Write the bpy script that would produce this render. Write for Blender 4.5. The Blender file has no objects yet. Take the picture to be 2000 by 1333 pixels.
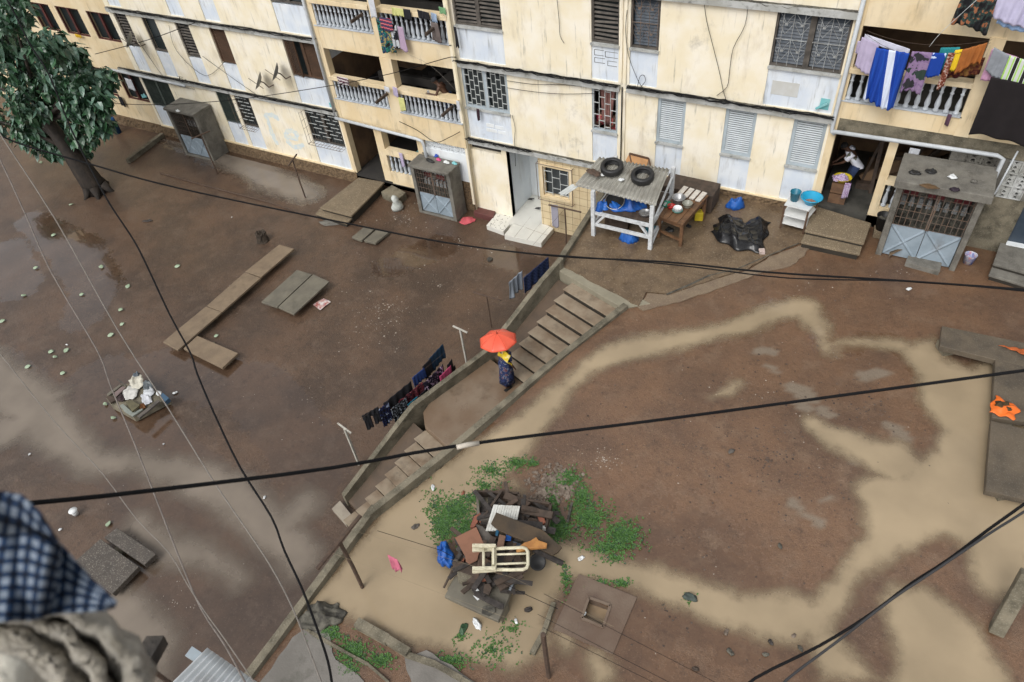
import bpy, math, random
import numpy as np
from mathutils import Vector, Matrix
random.seed(7)
np.random.seed(7)
rnd = random.uniform
S = bpy.context.scene
COL = S.collection

# ------------------------------------------------------------------ camera
CAM = np.array([7.6326711, -19.15097351, 15.60561762])
RW = np.array([[0.87567869, 0.47483852, -0.08783633],
               [0.28232891, -0.65100139, -0.70461874],
               [-0.39176169, 0.59222088, -0.70412869]])      # rows: right, down, forward
FPX = 1403.85614
cd = bpy.data.cameras.new('camera')
cam = bpy.data.objects.new('camera', cd)
COL.objects.link(cam)
M = Matrix.Identity(4)
for i in range(3):
    M[i][0] = RW[0][i]; M[i][1] = -RW[1][i]; M[i][2] = -RW[2][i]; M[i][3] = CAM[i]
cam.matrix_world = M
cd.sensor_width = 36.0
cd.lens = FPX / 2000 * 36
cd.clip_start = 0.05
cd.clip_end = 500
cd.dof.use_dof = True
cd.dof.focus_distance = 17.5
cd.dof.aperture_fstop = 3.2
S.camera = cam

# ------------------------------------------------------------------ light: overcast
W = bpy.data.worlds.new('World')
S.world = W
W.use_nodes = True
nt = W.node_tree
bg = nt.nodes['Background']
sky = nt.nodes.new('ShaderNodeTexSky')
sky.sky_type = 'NISHITA'
sky.sun_disc = False
SUN_EL, SUN_ROT = math.radians(50), math.radians(188)
sky.sun_elevation = SUN_EL
sky.sun_rotation = SUN_ROT
sky.air_density = 1.2
sky.dust_density = 4.0
hs = nt.nodes.new('ShaderNodeHueSaturation')
hs.inputs['Saturation'].default_value = 0.14
nt.links.new(sky.outputs[0], hs.inputs['Color'])
nt.links.new(hs.outputs[0], bg.inputs['Color'])
bg.inputs['Strength'].default_value = 0.15
sl = bpy.data.lights.new('sun', 'SUN')
sl.energy = 0.75
sl.angle = math.radians(30)
sl.color = (1.0, 0.97, 0.93)
sun = bpy.data.objects.new('sun', sl)
COL.objects.link(sun)
# Nishita: rotation 0 = +Y, clockwise seen from above
sd = Vector((math.sin(SUN_ROT) * math.cos(SUN_EL), math.cos(SUN_ROT) * math.cos(SUN_EL), math.sin(SUN_EL)))
sun.rotation_euler = sd.to_track_quat('Z', 'Y').to_euler()
S.view_settings.view_transform = 'Standard'
S.view_settings.look = 'None'
S.view_settings.exposure = 0.28
S.view_settings.gamma = 1.0

# ------------------------------------------------------------------ surveying: photo point -> place
def ray(px, py):
    return RW.T @ np.array([(px - 1000) / FPX, (py - 666.5) / FPX, 1.0])
def at(px, py, z):                      # where the sight line meets height z
    d = ray(px, py); t = (z - CAM[2]) / d[2]
    return Vector(CAM + t * d)
def onY(px, py, y):                     # where it meets the vertical plane y = const
    d = ray(px, py); t = (y - CAM[1]) / d[1]
    return Vector(CAM + t * d)
def away(px, py, dist):
    d = ray(px, py)
    return Vector(CAM + d / np.linalg.norm(d) * dist)
def pix(q):
    v = RW @ (np.array(q, float) - CAM)
    return FPX * v[0] / v[2] + 1000, FPX * v[1] / v[2] + 666.5
G0 = -0.4                               # lower yard
def sstep(a, b, x):
    t = np.clip((x - a) / (b - a), 0, 1)
    return t * t * (3 - 2 * t)
def upz(x, y):                          # height of the upper yard
    return 2.57 - 0.5 * sstep(-7.6, -12.6, y)
def upat(px, py):                       # photo point on the upper yard
    z = 2.5
    for _ in range(8):
        q = at(px, py, z); z = float(upz(q.x, q.y))
    return at(px, py, z)

# ------------------------------------------------------------------ materials
MATS = {}
def mat(name, col, col2=None, scale=3.0, amt=0.5, rough=0.8, rvar=0.0, stain=None, samt=0.0, sscale=(1.5, 1.5, 0.35),
        bump=0.0, bscale=30.0, spec=0.4, metal=0.0, detail=6.0, speck=None, spscale=60.0, spamt=0.5, sheen=0.0, trans=0.0, drip=None, damt=.5):
    if name in MATS: return MATS[name]
    m = bpy.data.materials.new(name); MATS[name] = m
    m.use_nodes = True
    t = m.node_tree; n = t.nodes; L = t.links
    b = n['Principled BSDF']
    b.inputs['Roughness'].default_value = rough
    b.inputs['Specular IOR Level'].default_value = spec
    b.inputs['Metallic'].default_value = metal
    if sheen: b.inputs['Sheen Weight'].default_value = sheen
    if trans: b.inputs['Transmission Weight'].default_value = trans
    tc = n.new('ShaderNodeTexCoord'); oi = n.new('ShaderNodeObjectInfo')
    mu = n.new('ShaderNodeMath'); mu.operation = 'MULTIPLY'; mu.inputs[1].default_value = 40
    L.new(oi.outputs['Random'], mu.inputs[0])
    def noise(sc, det, vec=None, rg=0.55):
        x = n.new('ShaderNodeTexNoise'); x.noise_dimensions = '4D'
        x.inputs['Scale'].default_value = sc; x.inputs['Detail'].default_value = det
        x.inputs['Roughness'].default_value = rg
        L.new(vec or tc.outputs['Object'], x.inputs['Vector']); L.new(mu.outputs[0], x.inputs['W'])
        return x.outputs['Fac']
    def ramp(f, a, c):
        r = n.new('ShaderNodeMapRange'); r.interpolation_type = 'SMOOTHSTEP'
        r.inputs['From Min'].default_value = a; r.inputs['From Max'].default_value = c
        L.new(f, r.inputs['Value']); return r.outputs['Result']
    def mix(f, a, c):
        x = n.new('ShaderNodeMix'); x.data_type = 'RGBA'
        L.new(f, x.inputs['Factor'])
        for v, s in ((a, x.inputs[6]), (c, x.inputs[7])):
            if isinstance(v, tuple): s.default_value = (*v, 1)
            else: L.new(v, s)
        return x.outputs[2]
    def scl(f, k):
        x = n.new('ShaderNodeMath'); x.operation = 'MULTIPLY'; x.inputs[1].default_value = k
        L.new(f, x.inputs[0]); return x.outputs[0]
    if col2 is None: col2 = tuple(c * 0.7 for c in col)
    n1 = noise(scale, detail)
    c = mix(scl(ramp(n1, 0.35, 0.68), amt), tuple(col), tuple(col2))
    if stain:
        mp = n.new('ShaderNodeMapping'); mp.inputs['Scale'].default_value = sscale
        L.new(tc.outputs['Object'], mp.inputs['Vector'])
        n2 = noise(1.6, 8, mp.outputs[0], 0.65)
        c = mix(scl(ramp(n2, 0.50, 0.72), samt), c, tuple(stain))
    if drip:                            # narrow rain streaks
        mp = n.new('ShaderNodeMapping'); mp.inputs['Scale'].default_value = (6, 6, .55)
        L.new(tc.outputs['Object'], mp.inputs['Vector'])
        c = mix(scl(ramp(noise(1.8, 7, mp.outputs[0], .62), .56, .72), damt), c, tuple(drip))
        c = mix(scl(ramp(noise(.9, 8, None, .7), .58, .74), damt), c, tuple(v * 1.6 for v in drip))
    if speck:
        n3 = noise(spscale, 2)
        c = mix(scl(ramp(n3, 0.56, 0.66), spamt), c, tuple(speck))
    L.new(c, b.inputs['Base Color'])
    if rvar:
        r = n.new('ShaderNodeMapRange')
        r.inputs['To Min'].default_value = rough - rvar; r.inputs['To Max'].default_value = rough + rvar
        r.inputs['From Min'].default_value = 0.3; r.inputs['From Max'].default_value = 0.7
        L.new(noise(scale * 1.7, 4), r.inputs['Value']); L.new(r.outputs[0], b.inputs['Roughness'])
    if bump:
        bp = n.new('ShaderNodeBump'); bp.inputs['Strength'].default_value = bump; bp.inputs['Distance'].default_value = 0.02
        L.new(noise(bscale, 5), bp.inputs['Height']); L.new(bp.outputs[0], b.inputs['Normal'])
    return m

m_yellow = mat('cream_plaster', (.79, .705, .52), (.85, .80, .69), 1.3, .9, .85, stain=(.42, .34, .23), samt=.36, sscale=(1.5, 1.5, .55), bump=.15, bscale=25, drip=(.24, .215, .17), damt=.6)
m_yellow2 = mat('ochre_plaster', (.68, .54, .33), (.76, .65, .46), 1.2, .8, .85, stain=(.30, .24, .16), samt=.45, sscale=(1.6, 1.6, .6), bump=.15, bscale=25, drip=(.22, .18, .12), damt=.5)
m_blue = mat('pale_blue_plaster', (.60, .66, .74), (.74, .77, .79), 1.6, .8, .85, stain=(.33, .33, .31), samt=.4, sscale=(3, 3, .6), bump=.12, bscale=20, drip=(.22, .22, .21), damt=.65)
m_white = mat('white_plaster', (.76, .79, .80), (.62, .66, .70), 1.5, .6, .8, stain=(.4, .38, .33), samt=.4, bump=.1)
m_ledge = mat('mouldy_ledge_concrete', (.46, .47, .46), (.30, .30, .27), 2.5, .8, .9, stain=(.06, .06, .05), samt=.8, sscale=(3, 3, 3), bump=.4)
m_mould = mat('black_mould_crust', (.045, .042, .036), (.16, .15, .12), 6, .8, .95, bump=.8, bscale=40)
m_conc = mat('grey_concrete', (.185, .175, .15), (.105, .098, .085), 3, .9, .85, stain=(.045, .04, .03), samt=.65, sscale=(1.6, 1.6, .8), bump=.5, bscale=28, speck=(.28, .27, .24), spscale=45, spamt=.35)
m_concg = mat('mossy_concrete', (.20, .175, .125), (.085, .075, .052), 2.6, .95, .85, stain=(.028, .027, .018), samt=.8, sscale=(1.6, 1.6, 1.6), bump=.7, bscale=30, speck=(.30, .28, .22), spscale=40, spamt=.4)
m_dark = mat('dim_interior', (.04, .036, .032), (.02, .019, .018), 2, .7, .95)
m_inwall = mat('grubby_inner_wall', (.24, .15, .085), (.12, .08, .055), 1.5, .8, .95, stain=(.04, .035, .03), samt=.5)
m_dglass = mat('dark_window_glass', (.012, .017, .018), (.022, .028, .03), 2, .6, .35, spec=.25)
m_grille = mat('pale_grille_bars', (.55, .58, .57), (.3, .3, .28), 8, .6, .7)
m_grilled = mat('rusty_grille_bars', (.12, .10, .085), (.2, .11, .06), 8, .6, .75)
m_greyblue = mat('grey_blue_paint', (.40, .46, .50), (.30, .35, .38), 3, .7, .7, stain=(.15, .15, .14), samt=.5)
m_slat = mat('grey_louvre_slats', (.56, .60, .62), (.44, .48, .50), 4, .7, .7)
m_brown = mat('brown_painted_wood', (.10, .055, .032), (.06, .035, .022), 5, .7, .75)
m_oldslat = mat('weathered_dark_slats', (.12, .105, .09), (.05, .045, .04), 4, .9, .85)
m_navy = mat('dark_blue_louvre', (.03, .045, .065), (.045, .06, .08), 4, .8, .35)
m_maroon = mat('maroon_wood', (.09, .022, .018), (.045, .014, .012), 4, .7, .7)
m_dgreen = mat('dark_green_mesh', (.04, .055, .048), (.07, .085, .075), 5, .9, .7)
m_stone = mat('brown_stone_plinth', (.20, .135, .075), (.075, .05, .03), 14, .95, .85, bump=1.0, bscale=18, detail=3)
m_pipe = mat('grey_plastic_pipe', (.50, .53, .55), (.38, .4, .42), 4, .6, .5)
m_baluster = mat('pale_grey_baluster', (.50, .54, .58), (.36, .38, .40), 5, .7, .8, stain=(.12, .12, .11), samt=.4)
m_turq = mat('turquoise_paint', (.16, .45, .47), (.3, .5, .5), 3, .6, .7)
m_tilewall = mat('cream_tile', (.66, .55, .35), (.58, .46, .28), 3, .8, .5, stain=(.34, .22, .11), samt=.5)
m_wire = mat('black_cable_rubber', (.006, .006, .007), (.010, .010, .010), 5, .5, .75, spec=.15)
m_rust = mat('rusty_steel', (.10, .065, .045), (.05, .035, .028), 12, .8, .8, bump=.3)
m_zinc = mat('painted_zinc_sheet', (.27, .33, .38), (.20, .25, .29), 3, .8, .5, stain=(.13, .10, .08), samt=.5, sscale=(2, 2, .8))

def flat(name, col, rough=.75, var=.25, scale=6, **k):
    return mat(name, col, tuple(c * (1 - var) for c in col), scale, .8, rough, **k)

# ------------------------------------------------------------------ mesh builder
class MB:
    def __init__(s): s.v = []; s.f = []; s.mi = []
    def add(s, vs, fs, mi=0):
        o = len(s.v); s.v += [tuple(p) for p in vs]
        s.f += [tuple(i + o for i in f) for f in fs]; s.mi += [mi] * len(fs); return s
    def hexa(s, p, mi=0):               # 8 points: bottom ring then top ring
        return s.add(p, [(3, 2, 1, 0), (4, 5, 6, 7), (0, 1, 5, 4), (1, 2, 6, 5), (2, 3, 7, 6), (3, 0, 4, 7)], mi)
    def box(s, x0, x1, y0, y1, z0, z1, mi=0):
        return s.hexa([(x0, y0, z0), (x1, y0, z0), (x1, y1, z0), (x0, y1, z0), (x0, y0, z1), (x1, y0, z1), (x1, y1, z1), (x0, y1, z1)], mi)
    def obox(s, c, dx, dy, dz, rz=0, rx=0, ry=0, mi=0):   # centred box, turned
        m = Matrix.Rotation(rz, 3, 'Z') @ Matrix.Rotation(rx, 3, 'X') @ Matrix.Rotation(ry, 3, 'Y')
        c = Vector(c); p = []
        for z in (-.5, .5):
            for x, y in ((-.5, -.5), (.5, -.5), (.5, .5), (-.5, .5)):
                p.append(c + m @ Vector((x * dx, y * dy, z * dz)))
        return s.hexa(p, mi)
    def bar(s, a, b, w, h=None, mi=0):
        a = Vector(a); b = Vector(b); h = h or w; d = (b - a).normalized()
        up = Vector((0, 0, 1)) if abs(d.z) < .95 else Vector((1, 0, 0))
        u = d.cross(up).normalized(); v = u.cross(d).normalized()
        p = [q + u * i * w / 2 + v * j * h / 2 for q in (a, b) for i, j in ((-1, -1), (1, -1), (1, 1), (-1, 1))]
        return s.hexa(p, mi)
    def prism(s, poly, z0, z1, mi=0):   # poly: list of (x,y) or Vectors; z may be list
        n = len(poly)
        vs = [(p[0], p[1], z0) for p in poly] + [(p[0], p[1], z1) for p in poly]
        ar = sum(poly[i][0] * poly[(i + 1) % n][1] - poly[(i + 1) % n][0] * poly[i][1] for i in range(n))
        if ar < 0:
            vs = vs[:n][::-1] + vs[n:][::-1]
        return s.add(vs, [tuple(range(n))[::-1], tuple(range(n, 2 * n))] + [(i, (i + 1) % n, n + (i + 1) % n, n + i) for i in range(n)], mi)
    def tube(s, pts, r, n=6, mi=0, cap=True):
        pts = [Vector(p) for p in pts]; k = len(pts)
        rs = r if isinstance(r, (list, tuple)) else [r] * k
        vs = []; u = None
        for i, p in enumerate(pts):
            d = (pts[min(i + 1, k - 1)] - pts[max(i - 1, 0)])
            if d.length < 1e-9: d = Vector((0, 0, 1))
            d.normalize()
            if u is None:
                u = d.cross(Vector((0, 0, 1)) if abs(d.z) < .9 else Vector((1, 0, 0))).normalized()
            else:
                u = (u - d * u.dot(d)); u = u.normalized() if u.length > 1e-6 else d.orthogonal().normalized()
            w = d.cross(u)
            for j in range(n):
                a = 2 * math.pi * j / n
                vs.append(p + (u * math.cos(a) + w * math.sin(a)) * rs[i])
        fs = [(i * n + j, i * n + (j + 1) % n, (i + 1) * n + (j + 1) % n, (i + 1) * n + j) for i in range(k - 1) for j in range(n)]
        if cap: fs += [tuple(range(n))[::-1], tuple(range((k - 1) * n, k * n))]
        return s.add(vs, fs, mi)
    def lathe(s, c, prof, n=16, mi=0, axis=None, closed=False):
        c = Vector(c); q = axis.to_track_quat('Z', 'Y').to_matrix() if axis else Matrix.Identity(3)
        vs = []
        for r, z in prof:
            for j in range(n):
                a = 2 * math.pi * j / n; vs.append(c + q @ Vector((r * math.cos(a), r * math.sin(a), z)))
        k = len(prof)
        fs = [(i * n + j, i * n + (j + 1) % n, ((i + 1) % k) * n + (j + 1) % n, ((i + 1) % k) * n + j) for i in range(k if closed else k - 1) for j in range(n)]
        return s.add(vs, fs, mi)
    def grid(s, fn, nu, nv, mi=0):
        vs = [fn(i / nu, j / nv) for i in range(nu + 1) for j in range(nv + 1)]
        fs = [(i * (nv + 1) + j, (i + 1) * (nv + 1) + j, (i + 1) * (nv + 1) + j + 1, i * (nv + 1) + j + 1) for i in range(nu) for j in range(nv)]
        return s.add(vs, fs, mi)
    def sheet(s, fn, nu, nv, th=.004, mi=0):    # a cloth or sheet with real thickness
        P = [[Vector(fn(i / nu, j / nv)) for j in range(nv + 1)] for i in range(nu + 1)]
        N = []
        for i in range(nu + 1):
            for j in range(nv + 1):
                a = P[min(i + 1, nu)][j] - P[max(i - 1, 0)][j]; b = P[i][min(j + 1, nv)] - P[i][max(j - 1, 0)]
                q = a.cross(b); N.append(q.normalized() if q.length > 1e-9 else Vector((0, 0, 1)))
        A = [P[i][j] for i in range(nu + 1) for j in range(nv + 1)]
        o = len(A); w = nv + 1
        vs = [a + n * th / 2 for a, n in zip(A, N)] + [a - n * th / 2 for a, n in zip(A, N)]
        fs = []
        for i in range(nu):
            for j in range(nv):
                q = (i * w + j, (i + 1) * w + j, (i + 1) * w + j + 1, i * w + j + 1)
                fs.append(q); fs.append(tuple(o + x for x in q[::-1]))
        edge = [i * w for i in range(nu + 1)] + [nu * w + j for j in range(1, nv + 1)] + [i * w + nv for i in range(nu - 1, -1, -1)] + [j for j in range(nv - 1, 0, -1)]
        for k in range(len(edge)):
            a, b = edge[k], edge[(k + 1) % len(edge)]
            fs.append((b, a, o + a, o + b))
        return s.add(vs, fs, mi)
    def build(s, name, mats, parent=None, smooth=False, bevel=0):
        me = bpy.data.meshes.new(name)
        off = WORLD.get(parent.name, Vector()) if parent else Vector()
        me.from_pydata([(v[0] - off.x, v[1] - off.y, v[2] - off.z) for v in s.v], [], s.f)
        for m in (mats if isinstance(mats, (list, tuple)) else [mats]): me.materials.append(m)
        if any(s.mi): me.polygons.foreach_set('material_index', s.mi)
        if smooth: me.polygons.foreach_set('use_smooth', [True] * len(s.f))
        o = bpy.data.objects.new(name, me); COL.objects.link(o)
        if parent: o.parent = parent
        WORLD[o.name] = off
        if bevel:
            b = o.modifiers.new('bevel', 'BEVEL'); b.width = bevel; b.segments = 2; b.limit_method = 'ANGLE'
        return o
WORLD = {}
def tag(o, label, cat, group=None, kind=None):
    o['label'] = label; o['category'] = cat
    if group: o['group'] = group
    if kind: o['kind'] = kind
    return o
def thing(name, loc, label, cat, group=None):
    o = bpy.data.objects.new(name, None); COL.objects.link(o)
    o.empty_display_size = .2
    o.location = loc; WORLD[o.name] = Vector(loc)
    return tag(o, label, cat, group)
def struct(o):
    o['kind'] = 'structure'; return o
def one(mb, name, m, label, cat, group=None, smooth=False, bevel=0):
    return tag(mb.build(name, m, None, smooth, bevel), label, cat, group)
def copy_tree(o, loc, label=None, rz=None):
    c = o.copy(); COL.objects.link(c); c.location = loc
    if rz is not None: c.rotation_euler = (0, 0, rz)
    if label: c['label'] = label
    for ch in list(o.children):
        k = ch.copy(); COL.objects.link(k); k.parent = c
        for g in list(ch.children):
            d = g.copy(); COL.objects.link(d); d.parent = k
    return c
# ================================================================== APARTMENT BUILDING
B = thing('apartment_building', (0, 0, 0), 'long cream and pale blue apartment block with stained ledges, louvred windows and balustrade balconies', 'building')

def wall(x0, x1, z0, z1, holes, m, y=0.0, dep=.22, name='wall'):
    xs = sorted({x0, x1} | {min(max(h[i], x0), x1) for h in holes for i in (0, 1)})
    zs = sorted({z0, z1} | {min(max(h[i], z0), z1) for h in holes for i in (2, 3)})
    mb = MB()
    for a, b in zip(xs, xs[1:]):
        for c, d in zip(zs, zs[1:]):
            mx, mz = (a + b) / 2, (c + d) / 2
            if any(h[0] < mx < h[1] and h[2] < mz < h[3] for h in holes): continue
            mb.add([(a, y, c), (b, y, c), (b, y, d), (a, y, d)], [(0, 1, 2, 3)])
    for h in holes:
        a, b, c, d = h[:4]; e = y + dep
        mb.add([(a, y, c), (b, y, c), (b, y, d), (a, y, d), (a, e, c), (b, e, c), (b, e, d), (a, e, d)],
               [(0, 4, 5, 1), (1, 5, 6, 2), (2, 6, 7, 3), (3, 7, 4, 0)])
    # outer returns give the sheet its thickness
    e = y + dep
    mb.add([(x0, y, z0), (x0, e, z0), (x0, e, z1), (x0, y, z1)], [(0, 3, 2, 1)])
    mb.add([(x1, y, z0), (x1, e, z0), (x1, e, z1), (x1, y, z1)], [(0, 1, 2, 3)])
    return mb.build(name, m, B)

def bar_pattern(mb, x0, x1, z0, z1, y, rows, cols, r=.0075, brick=True):
    h = (z1 - z0) / rows; w = (x1 - x0) / cols
    for i in range(cols + 1):
        x = x0 + i * w
        mb.box(x - r, x + r, y - r, y + r, z0, z1)
    for i in range(cols):
        for j in range(rows):
            if brick and (i + j) % 2: continue
            z = z0 + (j + .5) * h
            mb.box(x0 + i * w, x0 + (i + 1) * w, y - r - .003, y + r + .003, z - r * 1.3, z + r * 1.3)

m_grilleo = mat('greyed_ornate_bars', (.34, .36, .36), (.16, .15, .14), 8, .8, .7)
def window(x0, x1, z0, z1, kind, label=None):
    """one window: frame, with pane, louvres, grille and sill as sub-parts"""
    fm = {'grille': m_greyblue, 'shutter': m_greyblue, 'brown': m_brown, 'old': m_oldslat, 'ornate': m_oldslat, 'green': m_dgreen,
          'cage': m_oldslat, 'red': m_greyblue, 'maroon': m_maroon, 'tile': m_yellow2, 'plain': m_oldslat, 'louvre': m_oldslat}[kind]
    t = .09 if kind in ('shutter', 'grille') else .055
    mb = MB(); y0, y1 = .03, .10
    if kind in ('brown', 'louvre', 'old'): y0, y1 = .06, .13
    mb.box(x0, x0 + t, y0, y1, z0, z1); mb.box(x1 - t, x1, y0, y1, z0, z1)
    mb.box(x0 + t, x1 - t, y0, y1, z1 - t, z1); mb.box(x0 + t, x1 - t, y0, y1, z0, z0 + t)
    wide = x1 - x0 > 1.3
    xm = (x0 + x1) / 2
    if wide: mb.box(xm - .07, xm + .07, y0, y1, z0 + t, z1 - t)
    f = mb.build('window', fm, B)
    if label: f['label'] = label
    a, b, c, d = x0 + t, x1 - t, z0 + t, z1 - t
    halves = [(a, xm - .07), (xm + .07, b)] if wide else [(a, b)]
    if kind != 'red':
        MB().box(a, b, .17, .19, c, d).build('pane', m_navy if kind == 'ornate' else m_dglass, f)
    sl = MB()
    for h0, h1 in halves:
        if kind == 'shutter':
            n = 20
            for i in range(n):
                z = c + (i + .5) * (d - c) / n; hh = (d - c) / n
                sl.hexa([(h0, .035, z - hh * .30), (h1, .035, z - hh * .30), (h1, .042, z - hh * .42), (h0, .042, z - hh * .42),
                         (h0, .075, z + hh * .10), (h1, .075, z + hh * .10), (h1, .082, z - hh * .02), (h0, .082, z - hh * .02)])
        elif kind in ('old', 'louvre', 'brown'):
            n = 24 if kind == 'brown' else 11
            if kind == 'brown' and wide and h0 == a: continue
            for i in range(n):
                z = c + (i + .5) * (d - c) / n; hh = (d - c) / n; j = rnd(-.02, .02) if kind != 'brown' else 0
                y_ = .075 if kind != 'brown' else .07
                sl.hexa([(h0, y_, z - hh * .30 + j), (h1, y_, z - hh * .30 - j), (h1, y_ + .012, z - hh * .40 - j), (h0, y_ + .012, z - hh * .40 + j),
                         (h0, y_ + .05, z + hh * .06 + j), (h1, y_ + .05, z + hh * .06 - j), (h1, y_ + .062, z - hh * .04 - j), (h0, y_ + .062, z - hh * .04 + j)])
        elif kind in ('grille', 'cage', 'tile', 'plain', 'ornate'):
            n = 16
            for i in range(n):
                z = c + (i + .5) * (d - c) / n; hh = (d - c) / n
                sl.hexa([(h0, .12, z - hh * .45), (h1, .12, z - hh * .45), (h1, .124, z - hh * .45), (h0, .124, z - hh * .45),
                         (h0, .155, z + hh * .3), (h1, .155, z + hh * .3), (h1, .159, z + hh * .3), (h0, .159, z + hh * .3)])
        elif kind == 'green':
            sl.box(h0, h1, .08, .10, c, d)
            for i in range(14):
                x = h0 + (i + .5) * (h1 - h0) / 14; sl.box(x - .008, x + .008, .055, .08, c, d)
    if sl.v:
        sl.build('louvre_slats', {'shutter': m_slat, 'old': m_oldslat, 'louvre': m_oldslat, 'brown': m_brown, 'green': m_dgreen,
                                  'ornate': m_navy}.get(kind, m_dglass), f)
    if kind == 'brown' and wide:       # one leaf ajar
        lf = MB(); w = xm - .07 - a
        for i in range(22):
            z = c + (i + .5) * (d - c) / 22
            lf.obox((a + w * .42, .02 - w * .12, z), w * .86, .012, .05, math.radians(-17), .6)
        lf.bar((a + .01, .10, c), (a + .01, .10, d), .05); lf.bar((a + w * .84, -.12, c), (a + w * .84, -.12, d), .05)
        lf.build('shutter_leaf', m_brown, f)
    g = MB()
    if kind == 'grille':
        for h0, h1 in halves: bar_pattern(g, h0, h1, c, d, .02, 8, 4 if wide else 5)
        g.build('grille', m_grille, f)
    elif kind in ('red', 'tile'):
        if kind == 'tile':
            for h0, h1 in halves: bar_pattern(g, h0, h1, c, d, -.02, 5, 3)
        else: bar_pattern(g, a, b, c, d, .01, 7, 4)
        g.build('grille', m_grille, f)
    elif kind == 'cage':               # woven bars plus a projecting basket
        n = 11 if wide else 6
        gv = MB()
        for i in range(n + 1):
            x = a + i * (b - a) / n; gv.box(x - .006, x + .006, .0, .012, c, d)
        gv.build('upright_bars', m_oldslat, f)
        for j in range(7):
            z = d - .12 - j * (d - c - .2) / 7
            for k in range(3 if wide else 2):
                s = a + ((k * .36 + (j % 3) * .13) % 1.0) * (b - a); e_ = min(b, s + (b - a) * (.26 if wide else .45))
                g.box(s, e_, -.012, -.001, z - .012, z + .012)
        g.build('grille', m_grille, f)
        k = MB(); p = .30; zl = c - .07
        xs = [x0 - .02 + i * (x1 - x0 + .04) / (11 if wide else 7) for i in range(12 if wide else 8)]
        for x in xs: k.bar((x, -.02, zl), (x, -p, zl - .02), .009)
        k.bar((xs[0], -p, zl - .02), (xs[-1], -p, zl - .02), .012); k.bar((xs[0], -p * .5, zl), (xs[-1], -p * .5, zl), .009)
        for yy in (-p, -p * .45):
            k.bar((xs[0], yy, zl), (xs[0], yy, d), .01)
        for j in range(5): k.bar((xs[0], 0, zl + j * (d - zl) / 4.2), (xs[0], -p, zl + j * (d - zl) / 4.2), .008)
        k.build('basket_guard', m_grilled, f)
    elif kind == 'ornate':
        for h0, h1 in halves:
            n = 3; w = (h1 - h0) / n; y = -.02
            for i in range(n + 1 if not wide else n): 
                x = h0 + (i + (.5 if wide else 0)) * w; g.box(x - .006, x + .006, y - .006, y + .006, c, d)
            zm = (c + d) / 2
            g.box(h0, h1, y - .012, y + .012, zm - .008, zm + .008)
            for zz, sg in ((c, 1), (zm, 1)):
                hgt = (d - c) / 2
                for i in range(2 if wide else 2):
                    cx = h0 + (h1 - h0) * (.27 + .5 * i); cz = zz + hgt * .58; rr = (h1 - h0) * .22
                    pts = lambda s_: [(cx, y, cz - hgt * .38), (cx + s_ * rr, y, cz - hgt * .02), (cx + s_ * rr * 1.0, y, cz + hgt * .10), (cx + s_ * rr * .45, y, cz + hgt * .08), (cx + s_ * rr * .1, y, cz - .02)]
                    for s_ in (-1, 1):
                        g.tube(pts(s_), .006, 5)
                        g.tube([(cx, y, cz), (cx + s_ * rr * .5, y, cz + hgt * .22), (cx + s_ * rr, y, cz + hgt * .38)], .006, 5)
                    g.box(cx - .035, cx + .035, y - .018, y - .010, cz - .035, cz + .02)
        g.build('grille', m_grilleo if wide else m_grilled, f)
    if kind in ('shutter', 'grille', 'ornate', 'red', 'old'):
        MB().box(x0 - .02, x1 + .02, -.05, .12, z0 - .07, z0 - .004).build('sill', m_ledge, f)
    return f

def column(x0, x1, z0, z1, zs, kind, label=None, zt=None):
    """a full-storey bay strip: window above, pale blue spandrel below"""
    MB().box(x0, x1, .035, .2, z0, zs - .07).build('spandrel_panel', m_blue, B)
    if kind: return window(x0, x1, zs, zt or z1, kind, label)

# ---- columns of windows -------------------------------------------------
LG = [(-23.35, -21.58, 'green', None), (-18.58, -17.72, 'green', None), (-17.5, -16.62, 'cage', None), (-13.6, -11.88, 'cage', None)]
L1 = [(-23.2, -22.4, 'louvre', None), (-21.42, -20.6, 'plain', None), (-19.42, -18.62, 'louvre', None), (-17.46, -16.6, 'brown', None), (-13.6, -11.88, 'brown', 'wide brown shutter window with its left leaf ajar')]
L2 = [(-23.2, -22.4, 'louvre', None), (-19.42, -18.62, 'louvre', None), (-17.46, -16.6, 'brown', None), (-13.55, -11.88, 'plain', None)]
M1 = [(-5.72, -3.98, 'grille', None), (-1.0, -.14, 'red', 'barred window with a dusty pink curtain'), (1.12, 1.97, 'shutter', None), (3.13, 4.0, 'shutter', None), (5.0, 5.86, 'shutter', None)]
M2 = [(-5.7, -3.97, 'old', None), (-1.0, -.14, 'old', None), (.2, 1.05, 'ornate', None), (4.09, 5.88, 'ornate', None)]
hl = [(a, b, .17, 2.68) for a, b, *_ in LG] + [(a, b, 2.88, 5.5) for a, b, *_ in L1] + [(a, b, 5.7, 8.25) for a, b, *_ in L2]
wall(-23.5, -11.8, .15, 9.7, hl, m_yellow)
for a, b, k, l in LG: column(a, b, .17, 2.68, 1.22, k, l)
for a, b, k, l in L1: column(a, b, 2.88, 5.5, 4.02, k, l)
for a, b, k, l in L2: column(a, b, 5.7, 8.25, 6.78, k, l)
hm = [(a, b, 2.88, 5.5) for a, b, *_ in M1] + [(a, b, 5.7, 8.25) for a, b, *_ in M2]
wall(-5.85, 6.03, 2.72, 9.7, hm, m_yellow)
for a, b, k, l in M1: column(a, b, 2.88, 5.5, 4.02, k, l)
for a, b, k, l in M2: column(a, b, 5.7, 8.25, 6.8, k, l)
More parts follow.
